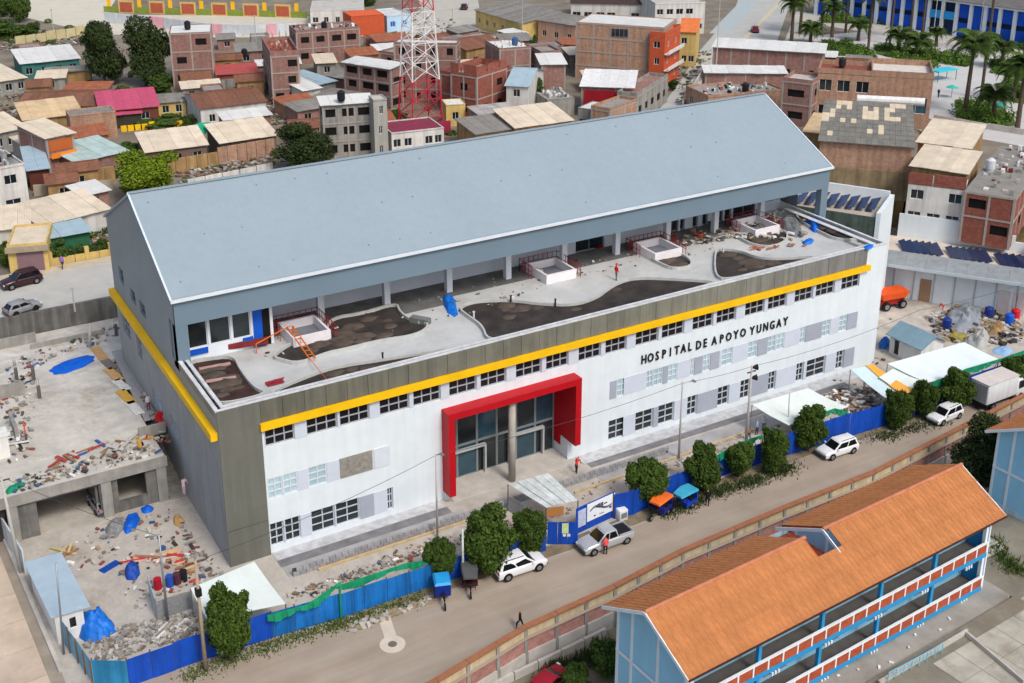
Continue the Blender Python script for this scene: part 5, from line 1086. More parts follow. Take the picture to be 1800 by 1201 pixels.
# small hut and white wall at left
A, B, C_ = at(103, 1133, 0), at(137, 1128, 0), at(42, 1005, 0)
d = (C_-A).normalized(); yw = math.atan2(d.y, d.x)-PI/2
hut = thing('guard_hut', 'small white guard hut with sloping pale blue roof at the street corner', 'hut', A, yw); hd = min((C_-A).length, 7.5); hw_ = 2.0
mb = MB(); wall(mb, (0, 0, 0), UX, hw_, 0, 2.5, [(.9, .9, 1.5, 1.9)], .1); wall(mb, (0, hd, 0), V(0, -1, 0), hd, 0, 2.5); wall(mb, (hw_, 0, 0), V(0, 1, 0), hd, 0, 2.3); wall(mb, (hw_, hd, 0), V(-1, 0, 0), hw_, 0, 2.4); part('wall', mb, WHITE2, hut)
window(hut, (0, 0, 0), UX, (.9, .9, 1.5, 1.9), .1, 1, 1)
for k in range(2): mb = MB(); y0 = -.25+(hd+.5)*k/2+.01; y1 = -.25+(hd+.5)*(k+1)/2-.01; mb.hexa([(-.3, y0, 2.55), (hw_+.5, y0, 2.35), (hw_+.5, y1, 2.35), (-.3, y1, 2.55), (-.3, y0, 2.63), (hw_+.5, y0, 2.43), (hw_+.5, y1, 2.43), (-.3, y1, 2.63)]); part('roof_sheet', mb, M((164, 184, 196), .5, .08, .8, .1), hut)
fence('corner_fence', [(166, 1205), (140, 1165), (112, 1130)], [2.0, 2.0, 2.2], M((120, 170, 196), .7, .2, 1, .2, streak=.3), 'faded pale blue fence below the guard hut', group=None)
t = thing('white_wall', 'long white wall panels along the side street at far left', 'wall', at(0, 935)); a = V(0, 0, 0); b = at(46, 1010)-t.location; a2 = a-(b-a)*.8
for k in range(7): mb = MB(); mb.bar(a2.lerp(b, k/7+.005)+V(0, 0, 1.1), a2.lerp(b, (k+1)/7-.005)+V(0, 0, 1.1), .12, 2.3); part('wall_panel', mb, M((196, 208, 214), .7, .12, .8, .1, streak=.15), t)
# passage ramp beside hospital
pts = [V(-1.3, 12, .05), V(-.1, 12, .05), V(-.1, 33, 4.4), V(-1.3, 33, 4.4)]
mb = MB()
for k in range(16): mb.box(-1.45, 12+k*1.3, 0, -.02, 12+(k+1)*1.3, .2+k*.27)
solid('outdoor_stair', mb, CONC, 'concrete stair passage between deck building and hospital side wall', 'stairs')
t = thing('portable_toilet', 'small white cabin cut off at the left edge of the work deck', 'cabin', at(4, 800, DZ+.12)); mb = MB(); mb.box(-.9, -.7, 0, .6, .8, 2.1); b_ = part('cabin_shell', mb, WHITE2, t); mb = MB(); mb.box(-1, -.8, 2.1, .7, .9, 2.2); part('cabin_roof', mb, WHITE2, b_); mb = MB(); mb.box(.601, -.4, .3, .63, .3, 1.7); part('door', mb, LILAC, b_)
tarp('green_net_roll', [(8, 862), (44, 846), (46, 854), (12, 872)], DZ+.13, .4, NET, 'rolled green netting at the deck front edge far left', 'netting', 9)
pole(157, 610, 158, 570, .2, M((170, 176, 172), .8), 'grey concrete stub column standing at the rear of the deck', 'stub_column', 'column', z=DZ+.13)
person(262, 700+22, 'worker with white shirt by the red sheet bundle on deck', (220, 215, 215), (120, 40, 50), 'stand', z=DZ+.13, rz=2) if True else None
person(324, 870, 'worker in pale pink on stair passage beside hospital', (226, 200, 204), (220, 190, 196), 'bend', z=1.2, rz=1)
person(47, 768+10, 'worker in red helmet near the white cabin on deck', (205, 110, 90), (90, 80, 80), 'stand', z=DZ+.13, helmet=(210, 60, 40))
car(176, 893, math.radians(95), M((120, 124, 132), .4, .1), 'pale vehicle parked inside the big opening of the deck building', 'hatch', scale=.8)
# ============================================================ terrace clutter
tarp('blue_tarp', [(777, 520), (795, 515), (803, 540), (806, 558), (790, 555), (780, 540)], FZ, .6, BTB, 'blue tarp crumpled on the roof terrace path near a column', seed=11)
tarp('blue_tarp', [(1412, 392), (1428, 385), (1445, 405), (1432, 412)], FZ, 1.0, BT, 'upper blue tarp at the right end of the roof terrace', seed=12)
tarp('blue_tarp', [(1408, 424), (1432, 420), (1428, 430), (1412, 432)], FZ, .5, BTB, 'lower blue tarp near parapet at the right end of terrace', seed=13)
tarp('grey_tarp', [(1364, 385), (1400, 378), (1412, 410), (1398, 420), (1372, 404)], FZ, .9, M((112, 116, 120), .6, .3, 1.5, .3), 'grey sheets heaped beside the fourth light well', seed=14)
tarp('blue_tarp', [(1516, 433), (1534, 428), (1536, 436), (1522, 440)], HT, .2, BTB, 'small blue sheet draped over the parapet corner at right', seed=15)
t = thing('orange_scaffold', 'orange tubular hoist frame leaning from a light well toward the parapet', 'hoist', at(505, 605, FZ)); mb = MB(); OR_ = M((214, 110, 30), .6, .1)
o0 = t.location; a = at(505, 575, FZ+1.2)-o0; b = at(545, 632, FZ+.4)-o0
mb.tube(a, b, .06, n=6); mb.tube(a+V(.5, 0, 0), b+V(.5, 0, 0), .06, n=6)
for k in range(9): p = a.lerp(b, k/8); mb.tube(p, p+V(.5, 0, 0), .035, n=5)
part('ladder_beam', mb, OR_, t); mb = MB(); mb.tube(a-V(0, 0, 1.6), a, .05, n=6); mb.tube(a-V(-.5, 0, 1.6), a+V(.5, 0, 0), .05, n=6); c = at(450, 605, FZ+.9)-o0; mb.tube(a, c, .05, n=6); mb.tube(c-V(0, 0, .9), c, .05, n=6); part('leg_frame', mb, OR_, t)
mb = MB(); d = at(575, 668, FZ+.9)-o0; mb.tube(b, d, .03, n=5); part('stay_rod', mb, M((220, 90, 70), .6), t)
mb = MB(); A, B = at(345, 618, FZ+.3), at(470, 600, FZ+.3); mb.bar(V(0, 0, .25), B-A+V(0, 0, .25), 1.2, .5); q = solid('red_netting', mb, M((120, 44, 46), .9, .4, 1, .4), 'dark red safety netting strip at left end of the roof terrace', 'netting'); q.location = A
for k, (a, b) in enumerate((((350, 650), (405, 640)), ((362, 672), (415, 664)))):
    A, B = at(*a, FZ+.1), at(*b, FZ+.1); mb = MB(); mb.bar(V(0, 0, .06), B-A+V(0, 0, .06), .4, .1); q = solid('form_plank', mb, M((176, 140, 132), .9, .2), ('upper' if k == 0 else 'lower')+' pinkish plank lying on the dark soil at left end of terrace', 'plank'); q.location = A
mb = MB(); A = at(485, 677, FZ); 
for k in range(5): mb.tube((-.5+k*.2, 0, .25), (.1+k*.2, .5, .25), .05, n=6)
mb.box(-.7, -.1, .1, .7, .6, .2); q = solid('red_barrow', mb, M((150, 40, 56), .7, .2), 'dark red barrow standing on the left lobe of terrace path', 'barrow'); q.location = A
mb = MB(); a, b = at(920, 473, FZ), at(953, 483, FZ); mb.bar(V(0, 0, .25), b-a+V(0, 0, .25), .35, .5); q = solid('bench', mb, KERB, 'curved concrete bench in front of the second light well', 'bench'); q.location = a
mb = MB(); a, b = at(723, 565, FZ), at(755, 571, FZ); mb.bar(V(0, 0, .3), b-a+V(0, 0, .3), .7, .5); q = solid('bench', mb, M((110, 114, 112), .8, .2), 'dark stone bench in the hook of terrace path', 'bench'); q.location = a
for k, (x, y, l) in enumerate(((898, 534, 'left of the pair'), (976, 540, 'right of the pair'), (673, 636, 'near the long left parapet'), (833, 563, 'pale one beside the big soil bed'), (1271, 446, 'at tip of the right soil bed'))):
    mb = MB(); mb.tube((0, 0, 0), (0, 0, .8), .08, n=8); mb.tube((0, 0, .8), (0, 0, .84), .12, n=8); q = solid('vent_pipe', mb, BLACK if k < 3 else WHITE2, 'short vent pipe on the terrace path, '+l, 'vent pipe'); q.location = at(x, y, FZ)
lumber([(1215, 420), (1240, 432), (1236, 405)], FZ, 12, 'orange and dark scaffold parts beside the terrace door', [M((200, 70, 40), .7), BLACK, WD], 21, .6, 1.6)
lumber([(1170, 405), (1182, 425), (1186, 400)], FZ, 6, 'red frames leaning near a terrace column', [M((170, 40, 40), .7), WD], 22, .6, 1.4)
lumber([(1300, 440), (1380, 432), (1372, 440)], FZ+.1, 8, 'wooden beams laid on the terrace kerb at right', [WD, M((170, 90, 60), .8)], 23, 1., 3)
lumber([(1040, 440), (1056, 436), (1050, 430)], FZ, 7, 'red trolley parts in the dark terrace doorway', [M((150, 30, 36), .7), BLACK], 24, .5, 1.2)
lumber([(1335, 385), (1365, 375), (1362, 385)], FZ, 8, 'red rails stacked behind the fourth light well', [M((150, 40, 50), .7), WHITE2], 25, .8, 2)
# ============================================================ right side: solar wing, white wing, work yard
WR = [at(1440, 362, 13.6), at(1545, 378, 13.6), at(1553, 341, 13.9), at(1440, 322, 13.9)]
cx = thing('solar_wing', 'white wing with solar panels behind the right end of terrace', 'building', (WR[1].x, WR[1].y, 0)); o0 = cx.location
A, B, C_, D_ = [p-Vector((o0[0], o0[1], 0)) for p in WR]
u = (B-A).normalized(); u.z = 0; u.normalize(); nn = V(-u.y, u.x, 0); dep = (C_-B).dot(nn); 
if dep < 0: nn = -nn; dep = -dep
A = B-u*9; z0, z1 = 0, 13.6
def bb(p, q): return [p, q]
def obox(mb, o_, u, n, x0, x1, y0, y1, z0, z1):
    P = [o_+u*x+n*y for x, y in ((x0, y0), (x1, y0), (x1, y1), (x0, y1))]
    if (P[1]-P[0]).cross(P[2]-P[0]).z < 0: P = P[::-1]
    mb.hexa([V(p.x, p.y, z0) for p in P]+[V(p.x, p.y, z1) for p in P])
mb = MB(); obox(mb, V(0, 0, 0), u, nn, -12, 0, 0, dep, -1, 13.0); part('roof_slab', mb, M((178, 168, 156), .9, .15), cx)
mb = MB(); obox(mb, V(0, 0, 0), u, nn, -12, 0.2, -.2, 0, -1, 13.25); part('green_wall', mb, M((84, 98, 90), .9, .3, .8, .2, streak=.4), cx)
mb = MB(); obox(mb, V(0, 0, 0), u, nn, -.25, .25, -.3, dep+.3, -1, 13.9); obox(mb, V(0, 0, 0), u, nn, -12, -.25, dep, dep+.3, -1, 14.3); part('parapet', mb, WHITE, cx)
SOLG = M((46, 58, 92), .15, .15, 2, 0, spec=.6, rand=.2, key='solar')
def solar(parent, o_, u, n, x, y, z, w_=1.0, l=1.9, t_=.35):
    mb = MB(); a = o_+u*x+n*y; b = a+u*w_; c = b+n*l; d = a+n*l; e = .38; mb.hexa([V(a.x, a.y, z), V(b.x, b.y, z+e), V(c.x, c.y, z+t_+e), V(d.x, d.y, z+t_), V(a.x, a.y, z+.05), V(b.x, b.y, z+.05+e), V(c.x, c.y, z+t_+.05+e), V(d.x, d.y, z+t_+.05)]); return part('solar_panel', mb, SOLG, parent)
for k in range(8): solar(cx, V(0, 0, 0), u, nn, -10+k*1.15, 1.0+.16*k, 13.1, 1.08, 3.2, .5)
E0, E1 = at(1520, 455, 5), at(1850, 503, 5); yw = math.atan2(E1.y-E0.y, E1.x-E0.x); LW_ = (E1-E0).length
ww = thing('white_wing', 'long low white wing with grey canopy roof and solar panels at right', 'building', (E0.x, E0.y, 0), yw)
mb = MB(); wall(mb, (0, 1.6, 0), UX, LW_, -.2, 5, [], .2); wall(mb, (LW_, 1.6, 0), V(0, 1, 0), 10, -.2, 5); part('wall', mb, WHITE, ww)
nw = 9
for k in range(nw): mb = MB(); x = LW_*(k+.5)/nw; mb.box(x-.07, 1.5, 0, x+.07, 1.58, 4.7); part('downpipe', mb, M((170, 176, 180), .7), ww)
for k, (x, c) in enumerate(((6.6, (150, 120, 96)), (15.5, (198, 190, 190)), (17.2, (198, 190, 190)))): mb = MB(); mb.box(x, 1.5, 0, x+1.3, 1.59, 2.9); part('door', mb, M(c, .8, .1), ww)
for k in range(nw): mb = MB(); mb.hexa([(LW_*k/nw+.01, -.4, 4.75), (LW_*(k+1)/nw-.01, -.4, 4.75), (LW_*(k+1)/nw-.01, 2.9, 5.45), (LW_*k/nw+.01, 2.9, 5.45), (LW_*k/nw+.01, -.4, 4.87), (LW_*(k+1)/nw-.01, -.4, 4.87), (LW_*(k+1)/nw-.01, 2.9, 5.57), (LW_*k/nw+.01, 2.9, 5.57)]); part('canopy_sheet', mb, M((142, 148, 150), .8, .16, .7, .15, streak=.1), ww)
mb = MB(); mb.box(0, -.55, 4.6, LW_, -.41, 4.95); part('canopy_fascia', mb, M((176, 190, 198), .6, .06), ww)
mb = MB(); mb.box(0, 2.9, 4.9, LW_, 9.5, 5.15); part('roof_slab', mb, M((204, 192, 176), .9, .14, .5, .2), ww)
for g_ in range(4):
    for k in range(6): solar(ww, V(4.2+g_*5.6, 3.3, 0), V(1, 0, 0), V(-.35, .94, 0).normalized(), k*.8, .1*k, 5.2, .74, 3.4, .35)
mb = MB(); mb.box(2.6, 9.5, 0, 10.2, 9.8, 8.2); mb.box(10.2, 9.5, 0, 16.5, 9.8, 7.2); mb.box(16.5, 9.5, 0, 18.2, 9.8, 6.4); mb.box(23, 9.5, 0, LW_, 9.8, 6.6); part('rear_parapet', mb, WHITE, ww)
for x, w_, h in ((18.4, 1.3, 7.0), (20.2, 1.1, 6.3), (21.6, 1.2, 7.2)): mb = MB(); mb.box(x, 7.8, 5.15, x+w_, 9.4, h); q = part('roof_tank', mb, M((206, 216, 214), .6, .1), ww)
# dumper, sheds, people, scrap in the right yard
t = thing('dump_truck', 'orange site dumper parked by the white wing, partly hidden by the hospital', 'dumper', at(1562, 540), math.radians(-8)); OD = M((220, 84, 30), .5, .15, 2, .1)
mb = MB(); mb.hexa([(-1.6, -.85, 1.35), (1.7, -.85, 1.35), (1.7, .85, 1.35), (-1.6, .85, 1.35), (-1.9, -1.05, 2.2), (2.1, -1.05, 2.2), (2.1, 1.05, 2.2), (-1.9, 1.05, 2.2)]); part('skip', mb, OD, t); mb = MB(); mb.box(-1.7, -.6, .6, 1.8, .6, 1.3); part('chassis', mb, M((150, 36, 30), .6, .2), t)
for x in (-1.1, 1.3):
    for s in (-1, 1): wheel(t, x, s*.85, .55, .35)
def gable_shed(label, fl, fr, bl, h, wallm, roofm, z=0., rise=1.0, name='site_shed'):
    A, B, C_ = at(*fl, z+h), at(*fr, z+h), at(*bl, z+h); u = (B-A); W_ = u.length; yw = math.atan2(u.y, u.x); n_ = V(-math.sin(yw), math.cos(yw), 0); D_ = abs((C_-A).dot(n_))
    t = thing(name, label, 'shed', (A.x, A.y, z), yw); mb = MB(); wall(mb, (0, 0, 0), UX, W_, 0, h, [(W_*.15, .2, W_*.3, h*.8)], .1); wall(mb, (W_, 0, 0), V(0, 1, 0), D_, 0, h); wall(mb, (W_, D_, 0), V(-1, 0, 0), W_, 0, h); wall(mb, (0, D_, 0), V(0, -1, 0), D_, 0, h)
    for x in (0, W_): mb.tri((x, 0, h), (x, D_, h), (x, D_/2, h+rise))
    part('wall', mb, wallm, t)
    n = max(2, int(W_/1.2))
    for s in (0, 1):
        for k in range(n):
            x0, x1 = -.4+(W_+.8)*k/n+.01, -.4+(W_+.8)*(k+1)/n-.01; ya, yb = (-.4, D_/2) if s == 0 else (D_+.4, D_/2); za = h-.4*rise/(D_/2)
            mb = MB(); P = [(x0, ya, za), (x1, ya, za), (x1, yb, h+rise), (x0, yb, h+rise)]; P = P if s == 0 else P[::-1]; mb.hexa(P+[(a, b, c+.07) for a, b, c in P]); part('roof_sheet', mb, roofm, t)
    return t
gable_shed('small shed with grey blue gable roof beside the hospital right corner', (1566, 586), (1620, 611), (1575, 560), 2.4, WHITE2, M((122, 152, 166), .6, .1, .8, .2, corr=1.8, rand=.03), rise=.9)
tarp('grey_tarp', [(1655, 560), (1690, 535), (1728, 540), (1730, 570), (1700, 590), (1668, 585)], 0, 1.4, M((136, 142, 148), .6, .25, 1.2, .4), 'large grey tarpaulin tent over materials in the right yard', seed=31)
tarp('grey_sheet', [(1690, 600), (1738, 585), (1742, 600), (1730, 620), (1705, 615)], 0, 1.6, M((170, 170, 166), .6, .2, 1.2, .4), 'pale grey sheet canopy behind the long white shed roof', seed=32)
tarp('sand_heap', [(1728, 580), (1760, 565), (1776, 585), (1740, 600)], 0, 1.0, M((150, 122, 84), .95, .3, 2, .5), 'brown sand heap between the grey tarp and blue barrel', 'sand heap', 33)
tarp('blue_tarp', [(1542, 602), (1564, 598), (1568, 612), (1546, 616)], 0, .9, BTB, 'blue covered load beside hospital right corner', seed=34)
tarp('blue_sheet', [(1738, 618), (1760, 606), (1786, 618), (1765, 628)], 0, .35, M((140, 178, 214), .5, .15), 'light blue sheet behind the long white shed roof at right', seed=35)
tarp('sand_heap', [(1660, 590), (1700, 585), (1700, 600), (1664, 602)], 0, .5, M((150, 140, 60), .95, .3, 2, .5), 'yellowish gravel heap in front of the grey tarpaulin tent', 'sand heap', 36)
for k, (x, y, c, l) in enumerate(((1625, 520, (220, 180, 30), 'yellow'), (1633, 521, (40, 50, 50), 'black'), (1641, 522, (170, 30, 40), 'red'), (1650, 523, (20, 50, 130), 'navy'), (1660, 524, (110, 40, 40), 'brown'))):
    mb = MB(); mb.tube((0, 0, 0), (0, 0, .95), .3, .34, 12); mb.tube((0, 0, .95), (0, 0, 1.05), .36, n=12); q = solid('waste_bin', mb, M(c, .5, .1), l+' waste bin in the row against the white wing', 'bin', 'row of coloured bins at the white wing'); q.location = at(x, y)
for k, (x, y, c, l) in enumerate(((1773, 570, (10, 84, 200), 'bright blue tank standing at right of the sand heap'), (1784, 562, (200, 30, 50), 'red drum behind bright blue tank'), (1663, 578, (20, 50, 130), 'navy drum in front of grey tarpaulin tent'), (1737, 558, (30, 50, 130), 'navy drum right of grey tarpaulin tent'))):
    mb = MB(); mb.tube((0, 0, 0), (0, 0, 1.2), .5, n=14); mb.tube((0, 0, 1.2), (0, 0, 1.35), .5, .3, 14); q = solid('storage_drum', mb, M(c, .45, .1), l, 'drum'); q.location = at(x, y)
rubble('scrap_ground', [(1625, 560), (1700, 535), (1790, 560), (1800, 600), (1740, 610), (1650, 600)], 0, 420, .1, .5, [CONCL, M((150, 130, 100), .9), M((70, 64, 90), .9), CONC, M((60, 56, 52), .9)], 'scattered building scrap on the floor of the right yard', 41, .25)
rubble('timber_scrap', [(1430, 715), (1480, 690), (1535, 690), (1550, 715), (1490, 735)], 0, 420, .08, .4, [WD, M((170, 150, 140), .9), CONC, M((90, 80, 72), .9), WHITE2], 'heap of broken wood and rubble behind the tall blue fence', 42, .5)
person(1560, 512, 'worker in dark clothes by the wing wall behind the dumper', (60, 70, 90), (40, 40, 50), 'stand', rz=2)
person(1691, 524, 'worker in white at the wing wall between bins and red worker', (220, 220, 225), (180, 180, 190), 'stand', rz=1)
person(1704, 536, 'worker in dark red standing before the wing doors', (150, 40, 50), (40, 40, 60), 'stand', rz=1)
person(1733, 540, 'worker in white shirt with red helmet beside the wing', (226, 222, 216), (160, 160, 160), 'stand', rz=3, helmet=(180, 60, 40))
person(1657, 552, 'worker in red at the edge of the scrap yard', (210, 60, 60), (180, 180, 190), 'bend', rz=3)

MX = [CONC, CONCL, CONC, CONCL, WHITE2, CONC, M((120, 104, 88), .9), M((84, 80, 76), .9), M((166, 146, 118), .9), M((130, 112, 96), .9), M((60, 56, 54), .9), M((140, 74, 66), .8), M((60, 90, 130), .7)]
MX = MX*2+[CONC, CONCL]
for k, (p, z, n, l) in enumerate((([(15, 870), (290, 795), (280, 770), (20, 845)], DZ+.13, 420, 'loose scrap along the front edge of the work deck'), ([(0, 640), (60, 625), (60, 800), (0, 830)], DZ+.13, 320, 'loose scrap at the left side of the work deck'), ([(60, 620), (210, 570), (215, 590), (60, 645)], DZ+.13, 160, 'small scrap along retaining wall foot on deck'),
   ([(250, 620), (300, 780), (280, 790), (225, 640)], DZ+.13, 150, 'offcuts beside the walkway slab'), ([(110, 950), (300, 890), (320, 960), (110, 1010)], 0, 240, 'small scrap in front of the deck building piers'), ([(200, 985), (330, 940), (370, 1040), (230, 1080)], 0, 260, 'small scrap in the middle of the work yard'),
   ([(300, 890), (345, 960), (395, 1010), (350, 1020)], 0, 160, 'debris piled along foot of the hospital side wall'), ([(500, 1045), (760, 960), (780, 975), (520, 1060)], 0, 220, 'grit on ground behind the bright blue fence'), ([(1350, 640), (1560, 560), (1790, 640), (1560, 700)], 0, 200, 'grit around the sheds in the right yard'))):
    rubble('site_scrap', p, z, int(n*.42), .05, .3, MX, l, 90+k, .12)
rubble('terrace_scrap', [(420, 640), (800, 560), (1060, 470), (1400, 420), (1300, 400), (900, 480), (600, 560)], FZ+.01, 160, .05, .22, MX, 'small offcuts lying on the roof terrace paths', 99, .02)
rubble('terrace_scrap', [(1150, 440), (1300, 420), (1420, 425), (1420, 385), (1240, 395)], FZ+.01, 170, .08, .45, MX, 'building materials lying at right end of roof terrace', 100, .25)
for k, (x, y, w_, d_, h, rz_) in enumerate(((20, 610, 5.0, .25, 1.1, 0), (14, 700, 3.2, .25, 1.4, 0), (26, 760, .3, 3.2, 1.2, 0), (120, 600, 7.5, .25, .5, 0), (268, 765, 2.4, .25, 1.0, 0))):
    mb = MB(); mb.box(-w_/2, -d_/2, 0, w_/2, d_/2, h); q = solid('unfinished_wall', mb, CONC, ('low wall stub at rear left of deck', 'grey wall stub by the dark steel frames', 'short wall stub running toward camera on deck left', 'long low kerb wall in front of retaining wall', 'low wall stub near the red bundle at deck corner')[k], 'wall'); q.location = at(x, y, DZ+.121)
for k, (x, y, l) in enumerate(((70, 700, 'steel column stub with rebar at left of deck'), (30, 668, 'steel column stub nearest the drums on deck'), (205, 590, 'thin white post near the blue tarp'), (60, 668, 'short post between drums and blue tarp'))):
    mb = MB(); mb.box(-.15, -.15, 0, .15, .15, 1.3)
    for a_ in (-.1, .1): mb.tube((a_, 0, 1.3), (a_, 0, 2.1), .02, n=4)
    q = solid('column_stub', mb, CONCD, l, 'column'); q.location = at(x, y, DZ+.121)

rubble('yard_litter', [(1430, 1201), (1560, 1130), (1735, 1060), (1600, 1150), (1500, 1201)], -.58, 9, .12, .18, [WHITE2], 'small white objects set out along the school apron', 111, .02)
# ============================================================ the town behind
DARKF = M((58, 52, 48), .8, .1)
def house(label, FL, FR, BL, h, wm, roof=('flat', CONCL, 0), wins=(0, 0), side=(0, 0), frame=False, z=T, name='house', cat='house', wz=1.2, ww_=1.1, over=.35, gm=None, fm=None, group=None, low=None, dmin=2., sheet_w=1.4, wht=None):
    style, rm, rise = roof
    A, B = at(*FL, z+h), at(*FR, z+h); C_ = at(*BL, z+h+(rise if style == 'shed' else 0)); u = B-A; W_ = u.length; yw = math.atan2(u.y, u.x); n_ = V(-math.sin(yw), math.cos(yw), 0); D_ = max(dmin, (C_-A).dot(n_))
    t = thing(name, label, cat, (A.x, A.y, z), yw, group); zb = -.6
    fh = h/max(1, wins[0] or side[0] or 1); wh = wht or min(1.25, fh*.5)
    def hs(Ln, rc):
        out = []
        for r_ in range(rc[0]):
            for c in range(rc[1]):
                if rc[0]*rc[1] > 3 and rnd.random() < .12: continue
                xc = Ln*(c+.5)/rc[1]+rnd.uniform(-.15, .15); w_ = min(ww_*rnd.uniform(.85, 1.25), Ln/rc[1]*.7); z0 = h/rc[0]*r_+fh*.32; out.append((xc-w_/2, z0, xc+w_/2, z0+wh))
        return out
    gm = gm or (VOID if frame else GLASS); fm = fm or (DARKF if frame else WHITE2)
    hr = rise if style == 'shed' else 0
    faces = (((0, 0, 0), V(1, 0, 0), W_, hs(W_, wins)), ((W_, 0, 0), V(0, 1, 0), D_, hs(D_, side)), ((0, D_, 0), V(0, -1, 0), D_, hs(D_, side)), ((W_, D_, 0), V(-1, 0, 0), W_, []))
    mb = MB()
    for k, (O, U, Ln, hh) in enumerate(faces): wall(mb, O, U, Ln, zb, h+(hr if k == 3 and hr > 0 else 0), hh, .22)
    if hr > 0: mb.tri((W_, 0, h), (W_, D_, h), (W_, D_, h+hr)); mb.tri((0, D_, h), (0, 0, h), (0, D_, h+hr))
    if style == 'gable':
        for x in (0, W_): mb.tri((x, 0, h), (x, D_, h), (x, D_/2, h+rise))
    part('wall', mb, wm, t)
    for O, U, Ln, hh in faces:
        for q in hh: window(t, O, U, q, .22, 1 if frame else 2, 1, fm, gm, .05)
    if frame:
        mb = MB(); nc = max(1, round(W_/3.4)); nd = max(1, round(D_/3.6)); r_ = .05
        for k in range(nc+1): x = W_*k/nc; x = min(max(x, .12), W_-.12); mb.box(x-.14, -r_, zb, x+.14, .02, h+.0)
        for k in range(nd+1):
            y = min(max(D_*k/nd, .12), D_-.12); mb.box(-r_, y-.14, zb, .02, y+.14, h); mb.box(W_-.02, y-.14, zb, W_+r_, y+.14, h)
        nf = max(1, wins[0] or side[0] or round(h/2.8))
        for k in range(1, nf+1):
            zz = h*k/nf; mb.box(-r_-.02, -r_-.02, zz-.22, W_+r_+.02, .0, zz+.002*k); mb.box(-r_-.02, 0, zz-.22, 0, D_, zz+.002*k); mb.box(W_, 0, zz-.22, W_+r_+.02, D_, zz+.002*k)
        part('concrete_frame', mb, FRAMEC, t)
    if style == 'flat':
        mb = MB(); mb.box(.0, .0, h-.1, W_, D_, h+.04); rf = part('roof', mb, rm, t)
        if rise: mb = MB(); e = .16; mb.box(-.02, -.02, h+.01, W_+.02, e, h+rise); mb.box(-.02, D_-e, h+.01, W_+.02, D_+.02, h+rise); mb.box(-.02, e, h+.01, e, D_-e, h+rise); mb.box(W_-e, e, h+.01, W_+.02, D_-e, h+rise); part('parapet', mb, wm, t)
    elif style in ('shed', 'slab'):
        n = max(1, round(W_/sheet_w)); mb = MB(); mb.hexa([(-over, -over, h+.0), (W_+over, -over, h), (W_+over, D_+over, h+hr), (-over, D_+over, h+hr), (-over, -over, h+.06), (W_+over, -over, h+.06), (W_+over, D_+over, h+hr+.06), (-over, D_+over, h+hr+.06)]); rf = part('roof', mb, STEEL, t)
        for k in range(n):
            x0, x1 = -over+(W_+2*over)*k/n+.01, -over+(W_+2*over)*(k+1)/n-.01; q = .07+.03*(k % 2); s = rnd.uniform(0, .25)
            mb = MB(); mb.hexa([(x0, -over-s, h+.06), (x1, -over-s, h+.06), (x1, D_+over, h+hr+.06), (x0, D_+over, h+hr+.06), (x0, -over-s, h+.06+q), (x1, -over-s, h+.06+q), (x1, D_+over, h+hr+.06+q), (x0, D_+over, h+hr+.06+q)]); part('roof_sheet', mb, rm, rf)
    elif style == 'gable':
        n = max(2, round(W_/sheet_w)); sl = over*rise/(D_/2); rf = None
        mb = MB(); mb.hexa([(-over, D_/2-.15, h+rise+.02), (W_+over, D_/2-.15, h+rise+.02), (W_+over, D_/2+.15, h+rise+.02), (-over, D_/2+.15, h+rise+.02), (-over, D_/2-.15, h+rise+.16), (W_+over, D_/2-.15, h+rise+.16), (W_+over, D_/2+.15, h+rise+.16), (-over, D_/2+.15, h+rise+.16)]); rf = part('roof', mb, rm, t)
        for s_ in (0, 1):
            for k in range(n):
                x0, x1 = -over+(W_+2*over)*k/n+.01, -over+(W_+2*over)*(k+1)/n-.01; ya, yb = (-over, D_/2) if s_ == 0 else (D_+over, D_/2); q = .06+.03*(k % 2)
                P = [(x0, ya, h-sl), (x1, ya, h-sl), (x1, yb, h+rise), (x0, yb, h+rise)]; P = P if s_ == 0 else P[::-1]; mb = MB(); mb.hexa(P+[(a, b, c+q) for a, b, c in P]); part('roof_sheet', mb, rm, rf)
    t['w'] = W_; t['d'] = D_
    return t
def clutter(t, h, n, seed, label, mats=None):
    r = random.Random(seed); W_, D_ = t['w'], t['d']; mb = MB(); mats = mats or [CONCL, BRICKR, WHITE2, BLACK, STEEL]
    for i in range(n):
        x, y = r.uniform(.5, max(.6, W_-.8)), r.uniform(.5, max(.6, D_-.8)); a = r.uniform(.15, .6); b = r.uniform(.15, .9); mb.box(x, y, h+.05, x+a, y+b, h+.1+r.uniform(.05, .6), r.randrange(len(mats)))
    o = part('roof_clutter', mb, mats, t); o['kind'] = 'stuff'; return o
def tank(t, x, y, z, c=(30, 30, 34), label='black rooftop water tank'):
    M_ = Matrix.Rotation(t.rotation_euler.z, 3, 'Z'); p = Vector(t.location)+M_@V(x, y, z); mb = MB(); mb.tube((0, 0, 0), (0, 0, .15), .6, n=12); mb.tube((0, 0, .15), (0, 0, 1.2), .55, n=14); mb.tube((0, 0, 1.2), (0, 0, 1.5), .55, .2, 14)
    q = solid('water_tank', mb, M(c, .5, .1), label, 'water tank'); q.location = p
def rebar(t, h, n=6, seed=0):
    W_, D_ = t['w'], t['d']; mb = MB(); r = random.Random(seed)
    for i in range(n):
        x = W_*(i+.5)/n
        for y in (.15, D_-.15):
            for k in range(3): mb.tube((x+k*.1, y, h), (x+k*.1+r.uniform(-.1, .1), y+r.uniform(-.1, .1), h+r.uniform(.8, 1.6)), .03, n=4)
    part('rebar', mb, M((110, 74, 56), .9), t)
SH = 'shed'; FLT = 'flat'; GB = 'gable'
